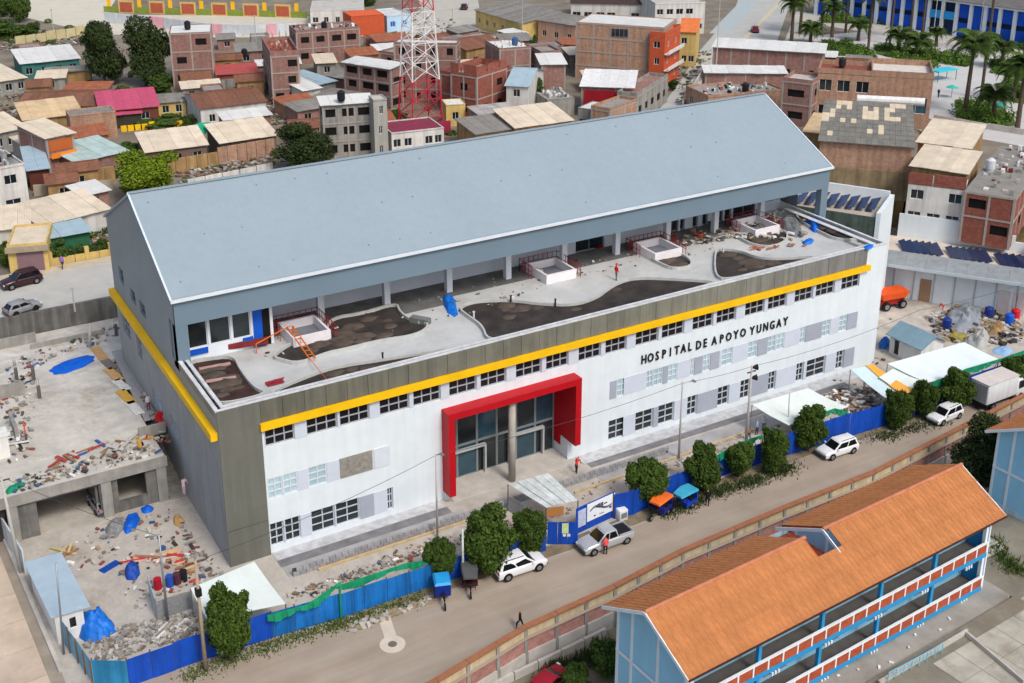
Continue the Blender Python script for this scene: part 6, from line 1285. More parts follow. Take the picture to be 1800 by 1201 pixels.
W1 = M((208, 206, 200), .85, .1, .7, .1, streak=.2, rand=.05); GREYW = M((150, 148, 142), .9, .15, .8, .2, streak=.3); TEAL = M((56, 112, 106), .8, .2); YELW = M((206, 178, 110), .85, .12, .8, .1, streak=.15); PINKW = M((214, 172, 144), .85, .1, .8, .1, streak=.15); ORW = M((190, 86, 52), .85, .12, .8, .1)
TANR = M((206, 180, 140), .75, .14, .7, .2, corr=1.5, rand=.06, dirt=.3); TANB = M((168, 136, 92), .92, .2, .8, .3, streak=.3); RUST = M((160, 96, 66), .85, .3, .9, .3, corr=1.5, dirt=.4); TRANS = M((196, 210, 206), .5, .1, .8, .1)
h1 = house('teal-fronted house with white metal roof at the upper left', (37, 113), (139, 103), (35, 87), 3.2, TEAL, (SH, ROOFW, .8), (1, 4), (0, 0), fm=WHITE2)
house('pale roofed house cut by the left edge beside the teal house', (-14, 146), (44, 137), (-12, 112), 2.8, GREYW, (SH, CREAM, .7), (1, 3))
house('grey low annex roof in front of the teal house', (80, 128), (158, 124), (82, 120), 2.6, TANB, (SH, ROOFG, .3))
house('long rusty terracotta tiled roof behind the peach roof', (28, 188), (166, 186), (20, 160), 2.8, TANB, (GB, TILE, 1.0))
house('peach stained metal roof left of the pink house', (42, 212), (143, 200), (30, 182), 2.8, TANB, (SH, TANR, 1.2))
house('grey corrugated roof house with white window frames at left edge', (-10, 236), (46, 225), (-24, 204), 3.2, GREYW, (SH, CREAM, 1.0), (1, 3))
t = house('narrow brick tower house with cream roof and orange balcony', (80, 244), (128, 234), (57, 214), 5.6, BRICK, (SH, CREAM, .5), (2, 1), (2, 2), True)
mb = MB(); mb.box(.2, -.8, 2.6, t['w']-.1, -.08, 2.75); mb.box(.2, -.8, 2.75, t['w']-.1, -.74, 3.4); part('balcony', mb, M((226, 130, 40), .7, .1), t); mb = MB(); mb.box(.3, -.08, 3.5, t['w']-.3, -.06, 5.2); part('orange_board', mb, M((176, 96, 48), .8, .1), t)
house('long blank brick wall building behind the narrow tower house', (122, 206), (203, 197), (112, 196), 4.2, BRICKT, (FLT, ROOFG, .2))
house('pale green corrugated roof beside the narrow tower house', (133, 286), (223, 266), (128, 249), 2.6, BRICK, (SH, M((176, 196, 190), .6, .2, .7, .2, corr=1.6, rand=.06, dirt=.2), .5))
house('blue grey corrugated roof house with dark red wall at left', (50, 300), (84, 296), (20, 262), 3.0, M((96, 50, 44), .9, .2), (SH, ROOFB, .4))
t = house('white plastered two storey house with rubble on its roof at left edge', (-12, 300), (43, 290), (-20, 272), 6.6, W1, (FLT, CONC, .3), (2, 1), (2, 2), ww_=1.8); clutter(t, 6.6, 30, 1, '')
t = house('house with bright pink corrugated roof', (177, 196), (278, 187), (168, 163), 2.9, M((110, 60, 50), .9, .2), (SH, PINK, 1.3), (1, 2))
house('small pink porch roof in front of the pink roofed house', (201, 203), (247, 199), (196, 190), 2.3, M((60, 60, 50), .9, .2), (SH, PINK, .4), dmin=1.6)
t = house('three storey brick house with white roof beside the dark trees', (297, 60), (371, 57), (295, 46), 10.2, BRICK, (FLT, ROOFW, .12), (3, 2), (0, 0), True, ww_=1.7)
house('cream low wall house with grey roof between pink roof and white cottage', (277, 182), (326, 178), (276, 168), 2.6, YELW, (SH, ROOFG, .4), (1, 2))
house('white cottage with old terracotta tile roof', (352, 191), (467, 178), (338, 164), 3.6, W1, (GB, TILE, 1.1), (1, 3), name='cottage', cat='cottage')
house('low red brick annex with pink roof right of three storey brick house', (382, 132), (452, 128), (380, 116), 2.8, BRICKR, (SH, M((176, 80, 76), .8, .2), .3), (0, 0))
house('long cream metal roof with green tarp at its corner', (257, 268), (363, 255), (243, 234), 3.0, M((116, 96, 86), .9, .2), (SH, CREAM, 1.2), (1, 3))
mb = MB(); a = at(330, 225, T+4.0); b = at(371, 215, T+4.2)-a; c = at(362, 236, T+3)-a; mb.hexa([V(0, 0, 0), c, b, b*.5+V(0, .3, .2), V(0, 0, .06), c+V(0, 0, .06), b+V(0, 0, .06), b*.5+V(0, .3, .26)]); q = solid('green_tarp', mb, M((10, 156, 112), .7, .15), 'bright green tarp between the two cream roofs', 'tarp'); q.location = a
house('second cream metal roof right of the green tarp', (387, 252), (485, 238), (372, 219), 3.0, M((110, 100, 90), .9, .2), (SH, CREAM, 1.3))
t = thing('brick_yard_wall', 'long brick yard wall below the right cream roof', 'wall', at(384, 292, T)); b = at(484, 274, T)-t.location
for k in range(6): mb = MB(); mb.bar(b*(k/6+.004)+V(0, 0, 1.4), b*((k+1)/6-.004)+V(0, 0, 1.4), .25, 2.8); part('brick_panel', mb, BRICKT, t)
t = thing('adobe_wall', 'tan adobe yard wall right of the bright green tree', 'wall', at(290, 308, T)); b = at(384, 292, T)-t.location
for k in range(5): mb = MB(); mb.bar(b*(k/5+.004)+V(0, 0, 1.1), b*((k+1)/5-.004)+V(0, 0, 1.1), .3, 2.2); part('wall_panel', mb, TANB, t)
t = thing('adobe_wall', 'tan adobe wall along the lane left of the bright green tree', 'wall', at(92, 332, T)); b = at(204, 318, T)-t.location
for k in range(6): mb = MB(); mb.bar(b*(k/6+.004)+V(0, 0, 1.1), b*((k+1)/6-.004)+V(0, 0, 1.1), .3, 2.2); part('wall_panel', mb, TANB, t)
t = thing('yellow_fence', 'yellow painted playground fence behind the cream roof', 'fence', at(212, 232, T)); b = at(322, 222, T)-t.location
for k in range(9): mb = MB(); mb.bar(b*(k/9+.01)+V(0, 0, .5), b*((k+1)/9-.01)+V(0, 0, .5), .15, 1.0+.5*(k == 4)); part('fence_panel', mb, YEL, t)
house('lower cream metal roof with translucent strip at left', (70, 397), (190, 368), (58, 354), 3.0, W1, (SH, CREAM, .8))
house('cream roof at left edge below the white house', (-12, 406), (50, 399), (-14, 366), 3.0, W1, (SH, CREAM, .8))
t = house('cream garage house with mauve door at left edge', (12, 436), (82, 430), (4, 402), 3.2, YELW, (FLT, CREAM, .3), (0, 0)); mb = MB(); mb.box(.9, -.06, -.2, t['w']-.5, -.01, 2.5); part('garage_door', mb, M((130, 104, 110), .8, .1), t); mb = MB(); mb.box(-.2, -.5, 2.65, t['w']+.2, -.02, 3.25); part('canopy', mb, M((160, 146, 124), .9, .2), t)
t = house('low green walled house with pale blue roof beside the hospital corner', (83, 420), (156, 406), (78, 390), 2.6, M((44, 100, 70), .85, .2), (SH, ROOFB, .3))
t = thing('garden_wall', 'low cream garden wall with gate along the back street', 'wall', at(90, 468, T)); b = at(196, 450, T)-t.location
for k in range(5): mb = MB(); mb.bar(b*(k/5+.004)+V(0, 0, .45), b*((k+1)/5-.004)+V(0, 0, .45), .2, .9); part('wall_panel', mb, YELW, t)
for k in (0, 3, 5): mb = MB(); p = b*(k/5); mb.box(p.x-.25, p.y-.25, 0, p.x+.25, p.y+.25, 1.7); part('pillar', mb, YELW, t)
t = house('tall pinkish brick house with open red rooftop and dark windows', (475, 100), (525, 97), (437, 76), 8.8, BRICK, (FLT, M((150, 84, 66), .9, .3), .9), (3, 2), (3, 0), True, ww_=1.4); rebar(t, 9.6, 4, 1); clutter(t, 8.8, 24, 3, '', [BRICKR, BRICKR, CONCL])
t = house('brick two storey house with white bits on its roof in upper row', (520, 58), (632, 50), (517, 48), 6.6, BRICK, (FLT, CONC, .5), (2, 4), (2, 1), True, ww_=1.6); clutter(t, 6.6, 40, 4, '', [WHITE2, BLACK, STEEL, BRICKR])
house('small white roof wedge right of the tall pinkish brick house', (532, 160), (563, 155), (526, 135), 3.2, W1, (SH, ROOFW, .6))
house('small blue grey shed roof crowded with scrap', (556, 150), (590, 143), (545, 122), 3.0, GREYW, (SH, ROOFB, .5))
t = house('grey three storey house with white roof and balconies', (566, 186), (654, 180), (547, 172), 8.4, GREYW, (SH, ROOFW, .5), (3, 3), (3, 1), True, ww_=1.6)
t = house('slim pale concrete stair tower attached right of grey house', (656, 178), (680, 176), (656, 172), 9.2, M((166, 164, 156), .9, .1, 1, .1, streak=.15), (FLT, CONCL, .2), (3, 1), (0, 0), ww_=.6, dmin=3)
t = house('brick house under a bright white canopy roof left of the mast', (604, 110), (686, 122), (604, 97), 7.4, BRICK, (SH, ROOFW, .4), (3, 3), (2, 1), True, ww_=2.2)
t = house('tall brick house with white roof edge right behind the mast', (692, 78), (803, 80), (690, 70), 10.6, BRICK, (FLT, ROOFW, .4), (4, 4), (3, 2), True); 
t = house('unfinished red brick house with open top storey right of the mast', (792, 130), (838, 137), (796, 118), 7.4, BRICKR, (FLT, CONC, .0), (2, 1), (2, 2), True, ww_=1.6, dmin=9); rebar(t, 7.4, 4, 4)
mb = MB(); W_, D_ = t['w'], t['d']; wall(mb, (0, 0, 0), UX, W_, 7.42, 9.4, [(W_*.3, 7.9, W_*.5, 9.4)], .15); wall(mb, (W_, 0, 0), V(0, 1, 0), D_, 7.42, 9.2, [(D_*.2, 8, D_*.35, 9.2), (D_*.6, 8, D_*.75, 9.2)], .15); wall(mb, (0, D_, 0), V(0, -1, 0), D_, 7.42, 8.8); wall(mb, (W_, D_, 0), V(-1, 0, 0), W_, 7.42, 8.6); wall(mb, (W_-.15, D_, 0), V(0, -1, 0), D_, 7.42, 9.2); part('open_storey_wall', mb, BRICKR, t)
t = house('unfinished red brick wing with dark ground floor openings', (838, 140), (898, 122), (836, 112), 6.6, BRICKR, (FLT, CONC, .6), (2, 3), (0, 0), True, ww_=1.9)
house('beige gable house with blue gable roof beside unfinished brick', (890, 150), (928, 152), (846, 118), 5.6, W1, (GB, ROOFB, 1.6), (2, 1))
house('beige sheet roof right of the blue gable', (896, 148), (932, 142), (878, 116), 4.6, W1, (SH, CREAM, 1.0))
t = house('brick house with white debris on roof behind the blue gable', (878, 88), (933, 84), (878, 72), 6.4, BRICK, (FLT, ROOFW, .3), (0, 0), (0, 0), True); clutter(t, 6.4, 16, 6, '', [WHITE2, WHITE2])
house('old stone house with terracotta roof upper centre', (820, 88), (884, 76), (828, 64), 4.4, TANB, (GB, TILE, 1.0), (1, 2))
house('grey corrugated low roof left of large brick building', (948, 96), (988, 94), (946, 78), 3.6, TANB, (SH, ROOFG, .6))
house('brick house with clean white shed roof left of large brick wall', (952, 114), (994, 113), (972, 95), 6.4, BRICK, (SH, ROOFW, .5), (0, 0), (1, 1), True)
t = house('large blank brick building with concrete frame and pale flat roof', (1013, 40), (1168, 50), (1036, 25), 10.8, BRICKT, (FLT, ROOFW, .15), (0, 0), (0, 0), True, dmin=9)
W_ = t['w']; window(t, (0, -.06, 0), UX, (W_*.4, 8.6, W_*.6, 10.2), 0, 4, 1, STEEL, GLASS)
t = house('orange painted corner house with white balconies by the road', (1169, 66), (1196, 52), (1166, 52), 9.4, ORW, (FLT, ROOFW, .9), (3, 2), (3, 1)); mb = MB(); W_ = t['w']
for z_ in (3.1, 6.2): mb.box(-.1, -.9, z_-.1, W_, -.02, z_+.02); mb.box(-.1, -.95, z_, W_, -.88, z_+.7)
part('balcony', mb, WHITE2, t)
house('small orange tiled roof house behind the orange corner house', (1196, 56), (1224, 57), (1196, 32), 7.2, YELW, (GB, M((222, 122, 66), .8, .15, 1, .3, corr=1.8, rand=.05), 1.2), (2, 2), (2, 2))
t = house('brick house under ragged white plastic roof and red tarps', (1022, 152), (1113, 155), (1004, 122), 5.2, BRICK, (SH, WHITE2, .6), (1, 3), (1, 2), True); mb = MB(); W_ = t['w']; mb.box(.6, -1.4, 2.4, W_*.7, -1.3, 4.9); part('red_curtain', mb, M((140, 14, 28), .8, .2, .9, .3), t)
t = house('blue windowed lower house peeking above the hospital ridge', (1016, 190), (1070, 198), (1022, 176), 4.4, GREYW, (FLT, ROOFW, .1), (1, 3), ww_=1.8, gm=M((24, 38, 70), .3))
house('brick terrace wing stepping up beside the stairs', (1072, 196), (1120, 178), (1062, 182), 5.0, BRICKT, (FLT, CONC, .5), (1, 4), (1, 2), True, ww_=1.5)
house('row house with white balustrade running up the road', (1120, 170), (1174, 136), (1112, 150), 4.6, GREYW, (FLT, BRICK, .6), (1, 5), (1, 2), True, ww_=1.5)
house('low cream corrugated roof just behind the hospital ridge', (905, 225), (1005, 212), (930, 186), 3.4, TANB, (SH, CREAM, 1.2))
house('grey low roof left of the cream corrugated roof', (836, 236), (906, 226), (842, 205), 3.0, TANB, (SH, ROOFG, .8))
t = house('low sheds with white scraps right of the mast foot', (845, 204), (915, 196), (850, 186), 3.0, GREYW, (SH, M((170, 168, 164), .8, .3, .6, .3, dirt=.4), .3))
house('small cream hut right beside the red mast foot', (784, 186), (818, 184), (776, 176), 3.6, YELW, (FLT, WHITE2, .1), (1, 1), dmin=3)
house('white low house strip behind hospital ridge left of mast', (688, 236), (780, 226), (690, 214), 3.2, W1, (FLT, M((130, 50, 70), .8, .2), .2), (1, 5))
t = house('heap of grey junk covered low house above the ridge', (962, 176), (1010, 172), (966, 158), 3.0, GREYW, (FLT, CONC, 0), (0, 0)); clutter(t, 3.0, 70, 9, '', [WHITE2, CONC, CONCL, STEEL])
# upper strip
t = thing('school_front_wall', 'yellow green kindergarten wall with brick panels framed in cream', 'wall', at(183, 22, T)); b = at(540, 32, T)-t.location; Ln = b.length; u = b/Ln; rt = math.atan2(u.y, u.x); t.rotation_euler = (0, 0, rt)
n = 13
for k in range(n):
    x0, x1 = Ln*k/n+.02, Ln*(k+1)/n-.02; mb = MB()
    if k % 2 == 1:
        mb.box(x0, -.2, 0, x1, .2, 3.2); p = part('panel_frame', mb, YELW, t); mb = MB(); mb.box(x0+.4, -.24, .3, x1-.4, -.205, 2.8); part('brick_panel', mb, M((170, 88, 64), .85, .15, 1, .3), p)
    else: mb.box(x0, -.08, 0, x1, .08, 1.6); part('green_panel', mb, M((126, 142, 60), .8, .2), t); mb = MB(); mb.box(x0+1, -.1, 1.6, x0+2.0, .1, 3.6); part('play_post', mb, M((236, 180, 20), .7, .1), t)
t = thing('mural_wall', 'long curved white blue retaining wall with faded pink mural', 'wall', at(240, 46, T)); 
pts = [at(185, 40, T), at(290, 50, T), at(372, 62, T), at(450, 64, T), at(523, 60, T)]
c = t.location
for i in range(len(pts)-1):
    for k in range(4):
        a = pts[i].lerp(pts[i+1], k/4+.003)-c; b = pts[i].lerp(pts[i+1], (k+1)/4-.003)-c; mb = MB(); mb.bar(a+V(0, 0, 1.3), b+V(0, 0, 1.3), .3, 2.6); part('wall_panel', mb, M((200, 206, 210) if (i*4+k) % 5 != 3 else (214, 160, 170), .85, .15, .5, .1, streak=.1), t)
        if i < 3:
            mb = MB(); p = a+V(_F[0]*-3, _F[1]*-3, 0); mb.tube(p, p+V(0, 0, 1.2), .06, n=5); part('railing_post', mb, M((190, 176, 140), .8), t)
sheet('upper_lane', [at(40, -20, T), at(215, -20, T), at(185, 30, T), at(240, 50, T), at(180, 62, T), at(40, 30, T)], T+.02, M((200, 194, 176), .9, .08, .3, .1))
sheet('upper_lane', [at(165, 60, T), at(380, 66, T), at(530, 66, T), at(560, 66, T), at(630, 55, T), at(630, 38, T), at(540, 28, T), at(183, 26, T)], T+.014, M((196, 190, 172), .9, .1, .3, .1))
t = thing('tan_terrace_wall', 'tan block terrace wall left of the big dark trees', 'wall', at(28, 84, T)); b = at(150, 62, T)-t.location
for k in range(7): mb = MB(); mb.bar(b*(k/7+.004)+V(0, 0, 1.2), b*((k+1)/7-.004)+V(0, 0, 1.2), .3, 2.4-.25*(k % 3)); part('wall_panel', mb, M((190, 178, 136), .9, .15, .6, .2), t)
house('bright orange painted house in the upper centre', (617, 30), (675, 26), (618, 20), 4.6, ORW, (FLT, M((214, 96, 50), .85, .1), .1), (0, 0))
t = house('small blue and white shop beside the orange house', (680, 30), (722, 26), (680, 16), 3.6, M((176, 206, 226), .8, .1), (FLT, W1, .2), (1, 2), gm=M((20, 100, 190), .6))
house('yellow walled long house with wide grey roof at the top centre', (836, 18), (918, 42), (870, -8), 4.2, YELW, (SH, ROOFG, 1.6), (1, 6), (0, 0))
house('peach walled house with grey roof left of large brick building', (946, 36), (1012, 46), (958, 20), 4.8, PINKW, (SH, ROOFG, .8), (1, 3))
house('big white house with dark roof at the top', (1004, 5), (1148, 8), (1008, -14), 5.0, W1, (GB, M((70, 54, 50), .9, .2), 1.4), (1, 7), ww_=2.4)
house('white gabled building at the top behind the mast road', (545, 20), (640, 18), (548, 2), 4.0, W1, (FLT, CONCL, .1), (1, 5))
house('white apartment block by the road at the top right of centre', (1152, 8), (1240, 6), (1155, -12), 7.0, W1, (FLT, CONCL, .3), (2, 5), ww_=1.6)
# roads in town
LR = M((180, 176, 164), .9, .1, .3, .1); sheet('town_street', [at(690, 62, T), at(660, 70, T), at(800, 82, T), at(905, 60, T), at(846, 30, T), at(836, -20, T), at(730, -20, T), at(742, 20, T)], T+.02, LR)
sheet('town_street', [at(1085, 240, T), at(1150, 205, T), at(1198, 140, T), at(1228, 92, T), at(1290, 20, T), at(1305, -20, T), at(1425, -20, T), at(1384, 20, T), at(1362, 84, T), at(1262, 84, T), at(1246, 150, T), at(1240, 195, T), at(1250, 260, T)], T+.02, M((176, 176, 170), .9, .08, .3, .1))
a, b = at(1306, 72, T), at(1372, 4, T)
mb = MB(); mb.bar(a+V(0, 0, .08), b+V(0, 0, .08), 1.0, .12); struct('road_kerb', mb, M((196, 186, 160), .9, .1))
mb = MB(); mb.bar(at(1264, 60, T)+V(0, 0, .045), at(1318, 2, T)+V(0, 0, .045), 4.5, .03); struct('concrete_lane', mb, M((168, 178, 178), .9, .08))
t = house('long brick house with white metal roof in front of the road', (1254, 83), (1448, 94), (1262, 71), 6.8, BRICK, (SH, ROOFW, .4), (1, 5), (0, 0), True, ww_=.9, dmin=7)
house('brick house with thin white awning roof left of modern brick block', (1240, 128), (1382, 130), (1243, 118), 5.4, BRICK, (SH, ROOFW, .2), (1, 2), (0, 0), True, dmin=5)
t = house('dim cluttered brick house just beyond the hospital roof tip', (1245, 172), (1378, 160), (1250, 150), 3.4, BRICKT, (FLT, CONC, .4), (0, 0), (1, 2)); clutter(t, 3.4, 50, 12, '')
t = house('curved corner brick house with dark ground opening', (1376, 142), (1428, 148), (1380, 128), 7.4, BRICK, (FLT, CONCL, .6), (2, 1), (2, 1), True, ww_=2.6)
t = house('modern two storey brick house with dark glass windows', (1438, 128), (1532, 134), (1446, 112), 8.6, BRICKT, (FLT, BRICKR, .8), (2, 3), (1, 1), False, ww_=2.4, wht=1.9, gm=GLASS)
t2 = house('modern brick block with wide teal windows facing the plaza', (1532, 134), (1641, 140), (1540, 112), 8.6, BRICKT, (FLT, M((206, 200, 190), .9), 1.0), (1, 2), (1, 1), False, ww_=5.4, gm=GLASSB, wht=2.6)
t = house('small house with tan tin roof left of the patched warehouse', (1414, 232), (1453, 236), (1432, 200), 2.8, TANB, (SH, TANR, .6))
# patched warehouse
h_ = 7.2; A, B, C_ = at(1442, 247, T+h_), at(1605, 259, T+h_), at(1483, 178, T+h_+1.5); u = B-A; W_ = u.length; yw = math.atan2(u.y, u.x); n_ = V(-math.sin(yw), math.cos(yw), 0); D_ = (C_-A).dot(n_)
wh_ = thing('warehouse', 'brick warehouse with patched grey corrugated roof and pale replaced sheets', 'warehouse', (A.x, A.y, T), yw)
mb = MB(); wall(mb, (0, 0, 0), UX, W_, -.5, h_); wall(mb, (W_, 0, 0), V(0, 1, 0), D_, -.5, h_+.2); wall(mb, (W_, D_, 0), V(-1, 0, 0), W_, -.5, h_+1.4); wall(mb, (0, D_, 0), V(0, -1, 0), D_, -.5, h_+.2); part('wall', mb, BRICKT, wh_)
mb = MB(); mb.box(-.06, -.1, -.5, W_+.06, -.02, 3.6); part('plaster_base', mb, M((150, 132, 100), .9, .3, .5, .3, streak=.3), wh_)
mb = MB(); mb.hexa([(0, 0, h_), (W_, 0, h_), (W_, D_, h_+1.45), (0, D_, h_+1.45), (0, 0, h_+.05), (W_, 0, h_+.05), (W_, D_, h_+1.5), (0, D_, h_+1.5)]); rf = part('roof', mb, ROOFG, wh_)
nx, ny = 16, 9; PATCH = M((212, 196, 168), .8, .12, .7, .2, corr=1.5, rand=.05); GR = M((124, 122, 114), .88, .22, .8, .3, corr=1.5, rand=.09, dirt=.25)
pale = {(8, 6), (9, 6), (7, 6), (7, 7), (9, 7), (8, 5), (7, 5), (9, 5), (11, 6), (12, 7), (11, 5), (13, 5), (12, 5), (5, 4), (8, 2), (10, 2), (10, 3), (1, 1), (0, 4), (1, 5), (1, 6), (2, 7), (2, 8), (3, 8), (4, 8), (12, 8), (13, 8), (14, 8), (11, 7), (0, 5), (3, 4), (4, 7)}
for i in range(nx):
    for j in range(ny):
        x0, x1 = W_*i/nx-.3*(i == 0)+.01, W_*(i+1)/nx+.3*(i == nx-1)-.01; y0, y1 = D_*j/ny-(.5 if j == 0 else 0), D_*(j+1)/ny+.12; z0, z1 = h_+.06+1.45*y0/D_, h_+.06+1.45*y1/D_; q = .05+.02*(i % 2)
        mb = MB(); mb.hexa([(x0, y0, z0), (x1, y0, z0), (x1, y1, z1), (x0, y1, z1), (x0, y0, z0+q+.05), (x1, y0, z0+q+.05), (x1, y1, z1+q-.01), (x0, y1, z1+q-.01)]); part('roof_sheet', mb, PATCH if (i, j) in pale else GR, rf)
mb = MB(); p0 = at(1506, 174, T+8); p1 = at(1625, 180, T+8); mb.tube(V(0, 0, 0), p1-p0, .65, n=12); q = solid('white_duct', mb, WHITE2, 'long white rounded canopy behind the patched warehouse roof', 'canopy'); q.location = p0
house('lower cream sheet roof right of patched warehouse', (1603, 292), (1700, 306), (1612, 254), 6.0, TANB, (SH, CREAM, .8), sheet_w=1.2)
house('upper cream sheet roof right of patched warehouse', (1614, 250), (1705, 262), (1622, 208), 6.4, TANB, (SH, CREAM, .8), sheet_w=1.2)
t = house('white plastered twin house with brick parapets and dark windows', (1597, 322), (1697, 334), (1604, 306), 5.8, W1, (FLT, CONC, .1), (2, 3), (1, 1), ww_=1.9); mb = MB(); W_ = t['w']; mb.box(-.05, -.08, 5.82, W_*.42, .1, 7.2); mb.box(W_*.44, -.08, 5.82, W_+.05, .1, 7.3); part('brick_parapet', mb, BRICKR, t)
t = house('brick house with rough grey flat roof and square openings at right', (1696, 336), (1786, 350), (1708, 250), 6.0, BRICKR, (FLT, ROOFG, .0), (2, 2), (1, 2), True, ww_=2.4); clutter(t, 6.0, 50, 15, '', [CONC, CONCL, M((110, 50, 44), .9), WHITE2])
house('white house with pale roof cut by the right edge', (1786, 300), (1850, 310), (1795, 236), 5.6, W1, (SH, M((206, 214, 220), .6, .06), .4), (1, 2))
t = thing('pole_standing', 'thin pale pole standing in front of the tan earth bank', 'pole', at(1492, 322, 4)); mb = MB(); mb.tube((0, 0, -4), (0, 0, 4.2), .09, n=6); o = part('shaft', mb, WOODP, t)
# communications mast
bx, by = 740, 232; P = at(bx, by, T); sc = FL_/((np.array(P)-CP)@_F); hb, ht = 30/sc, 9/sc; Hm = 46
t = thing('lattice_mast', 'red and white lattice communications mast rising out of the picture', 'mast', P, YAW*-1+.5)
RW = [M((190, 40, 60), .6, .12, 1, .05), M((226, 224, 222), .6, .08, 1, .05)]
levels = [0, 3, 6, 9, 12, 15, 17.5, 20, 22.5, 25, 27.5, 30, 32.5, 35, 38, 41, 44, 46]; hw = lambda z: hb+(ht-hb)*min(1, z/42)
for i in range(len(levels)-1):
    z0, z1 = levels[i], levels[i+1]; a, b = hw(z0), hw(z1); mb = MB(); r1 = .13-.004*i; r2 = .06; c0 = [V(sx*a, sy*a, z0) for sx, sy in ((-1, -1), (1, -1), (1, 1), (-1, 1))]; c1 = [V(sx*b, sy*b, z1) for sx, sy in ((-1, -1), (1, -1), (1, 1), (-1, 1))]
    for k in range(4):
        mb.tube(c0[k], c1[k], r1, n=5); mb.tube(c0[k], c1[(k+1) % 4], r2, n=4); mb.tube(c0[(k+1) % 4], c1[k], r2, n=4); mb.tube(c1[k], c1[(k+1) % 4], r2, n=4)
    col = RW[0] if z0 < 9 else RW[1] if z0 < 20 else RW[0] if z0 < 27 else RW[1] if z0 < 35 else RW[0]
    part('mast_section', mb, col, t)
for k, (z, s) in enumerate(((33, 1), (31, -1), (36, -1), (29.5, 1))): mb = MB(); a = hw(z); mb.tube((s*a, -a*.9, z), (s*(a+.5), -a*.9-.3, z), .75, .6, 12); part('dish_antenna', mb, WHITE2, t)
for z, s in ((33.5, 1), (34, -1)): mb = MB(); a = hw(z)+.25; mb.box(s*a-.15, -a-.1, z-1.2, s*a+.15, -a+.1, z+1.2); part('panel_antenna', mb, WHITE2, t)
mb = MB(); mb.box(-hb-1, -hb-.6, 0, hb+1, -hb-.3, 2.2); part('base_fence', mb, M((150, 40, 70), .7, .15), t)
# plaza and blue school at the top right
PZ = M((192, 190, 186), .85, .08, .4, .1); sheet('plaza', [at(1440, 62, T), at(1400, 95, T), at(1500, 110, T), at(1640, 145, T), at(1625, 205, T), at(1700, 240, T), at(1810, 260, T), at(1950, 240, T), at(1950, 60, T), at(1810, 80, T), at(1600, 50, T)], T+.03, PZ)
sheet('plaza_road', [at(1370, 95, T), at(1400, 20, T), at(1440, 25, T), at(1620, 56, T), at(1810, 84, T), at(2000, 110, T), at(2000, 140, T), at(1810, 104, T), at(1620, 74, T), at(1440, 44, T), at(1420, 100, T)], T+.05, LR)
def garden(px, label, seed, n=9, hgt_=.8):
    P = [at(x, y, T) for x, y in px]; g = np.random.default_rng(seed); c = sum(P, V(0, 0, 0))/len(P); o = sheet('garden_bed', [p for p in P], T+.08, GRASS)
    bl = []
    for i in range(n*3):
        k = g.integers(len(P)); a, b = P[k], P[(k+1) % len(P)]; u, v = sorted(g.random(2)); q = a*float(u)+b*float(v-u)+c*float(1-v); s = g.uniform(.7, 1.6); bl.append((q.x, q.y, T+.3, s, s, s*hgt_))
    m_ = leaf_mesh('ground_cover', bl, 4200, .22, leafmat((84, 112, 40), 'g'), seed); q = put('ground_cover', m_); q['kind'] = 'stuff'; q['label'] = label
garden([(1535, 78), (1640, 88), (1655, 104), (1640, 124), (1580, 104), (1540, 96)], 'green shrub bed left of the teal kiosk', 1)
garden([(1740, 105), (1810, 112), (1810, 138), (1752, 132), (1738, 118)], 'green shrub bed at right edge behind the tall palm', 2)
garden([(1678, 176), (1760, 186), (1790, 222), (1740, 222), (1680, 206)], 'overgrown garden bed in front of plaza with palm', 3, 14, 1.1)
garden([(1445, 70), (1500, 78), (1500, 100), (1450, 96)], 'green bed behind brick block at the plaza corner', 4)
garden([(1520, 30), (1600, 44), (1600, 50), (1520, 38)], 'hedge bed along the front of the blue school', 5)
garden([(1640, 92), (1712, 100), (1700, 118), (1650, 110)], 'green bed between the kiosk and tallest thin palm', 6)
garden([(1700, 62), (1810, 84), (1810, 92), (1700, 72)], 'dark hedge bed before the right part of blue school', 7, 7, 1.3)
garden([(1500, 84), (1532, 88), (1532, 104), (1500, 102)], 'small green bed behind the modern brick house', 8, 6)
garden([(1445, 30), (1530, 34), (1530, 44), (1445, 40)], 'hedge bed before the left part of blue school', 9, 8, 1.2)
garden([(1762, 150), (1810, 156), (1810, 185), (1775, 180)], 'green bed at right edge below the turquoise parasol', 10, 8, 1.4)
t = thing('blue_school', 'long two storey blue school with white columns at the top right', 'school', at(1432, 26, T)); b = at(1830, 88, T)-t.location; Ln = b.length; t.rotation_euler = (0, 0, math.atan2(b.y, b.x)); SBB = M((14, 78, 190), .75, .12, .8, .1, rand=.06)
HB = 7.6; mb = MB(); wall(mb, (0, 1.5, 0), UX, Ln, -.5, HB); wall(mb, (Ln, 1.5, 0), V(0, 1, 0), 8, -.5, HB); wall(mb, (0, 9.5, 0), V(0, -1, 0), 8, -.5, HB); part('wall', mb, M((40, 60, 90), .9, .2), t)
n = 17
for k in range(n+1): mb = MB(); x = Ln*k/n; mb.box(x-.35, 0, -.3, x+.35, .7, HB); part('column', mb, WHITE, t)
for k in range(n):
    x0, x1 = Ln*k/n+.36, Ln*(k+1)/n-.36
    if k in (9, 10): mb = MB(); mb.box(x0, .1, 3.6, x1, .3, 5.4); part('balcony_panel', mb, M((50, 150, 220), .7, .1), t); continue
    mb = MB(); mb.box(x0, .7, .2, x1, .9, 3.2); part('blue_panel', mb, SBB, t); mb = MB(); mb.box(x0, .7, 4.3 if k != 12 else 3.2, x1, .9, 7.3); part('blue_panel', mb, SBB, t)
mb = MB(); mb.box(0, -.3, HB, Ln, .9, HB+.4); part('roof_beam', mb, WHITE, t)
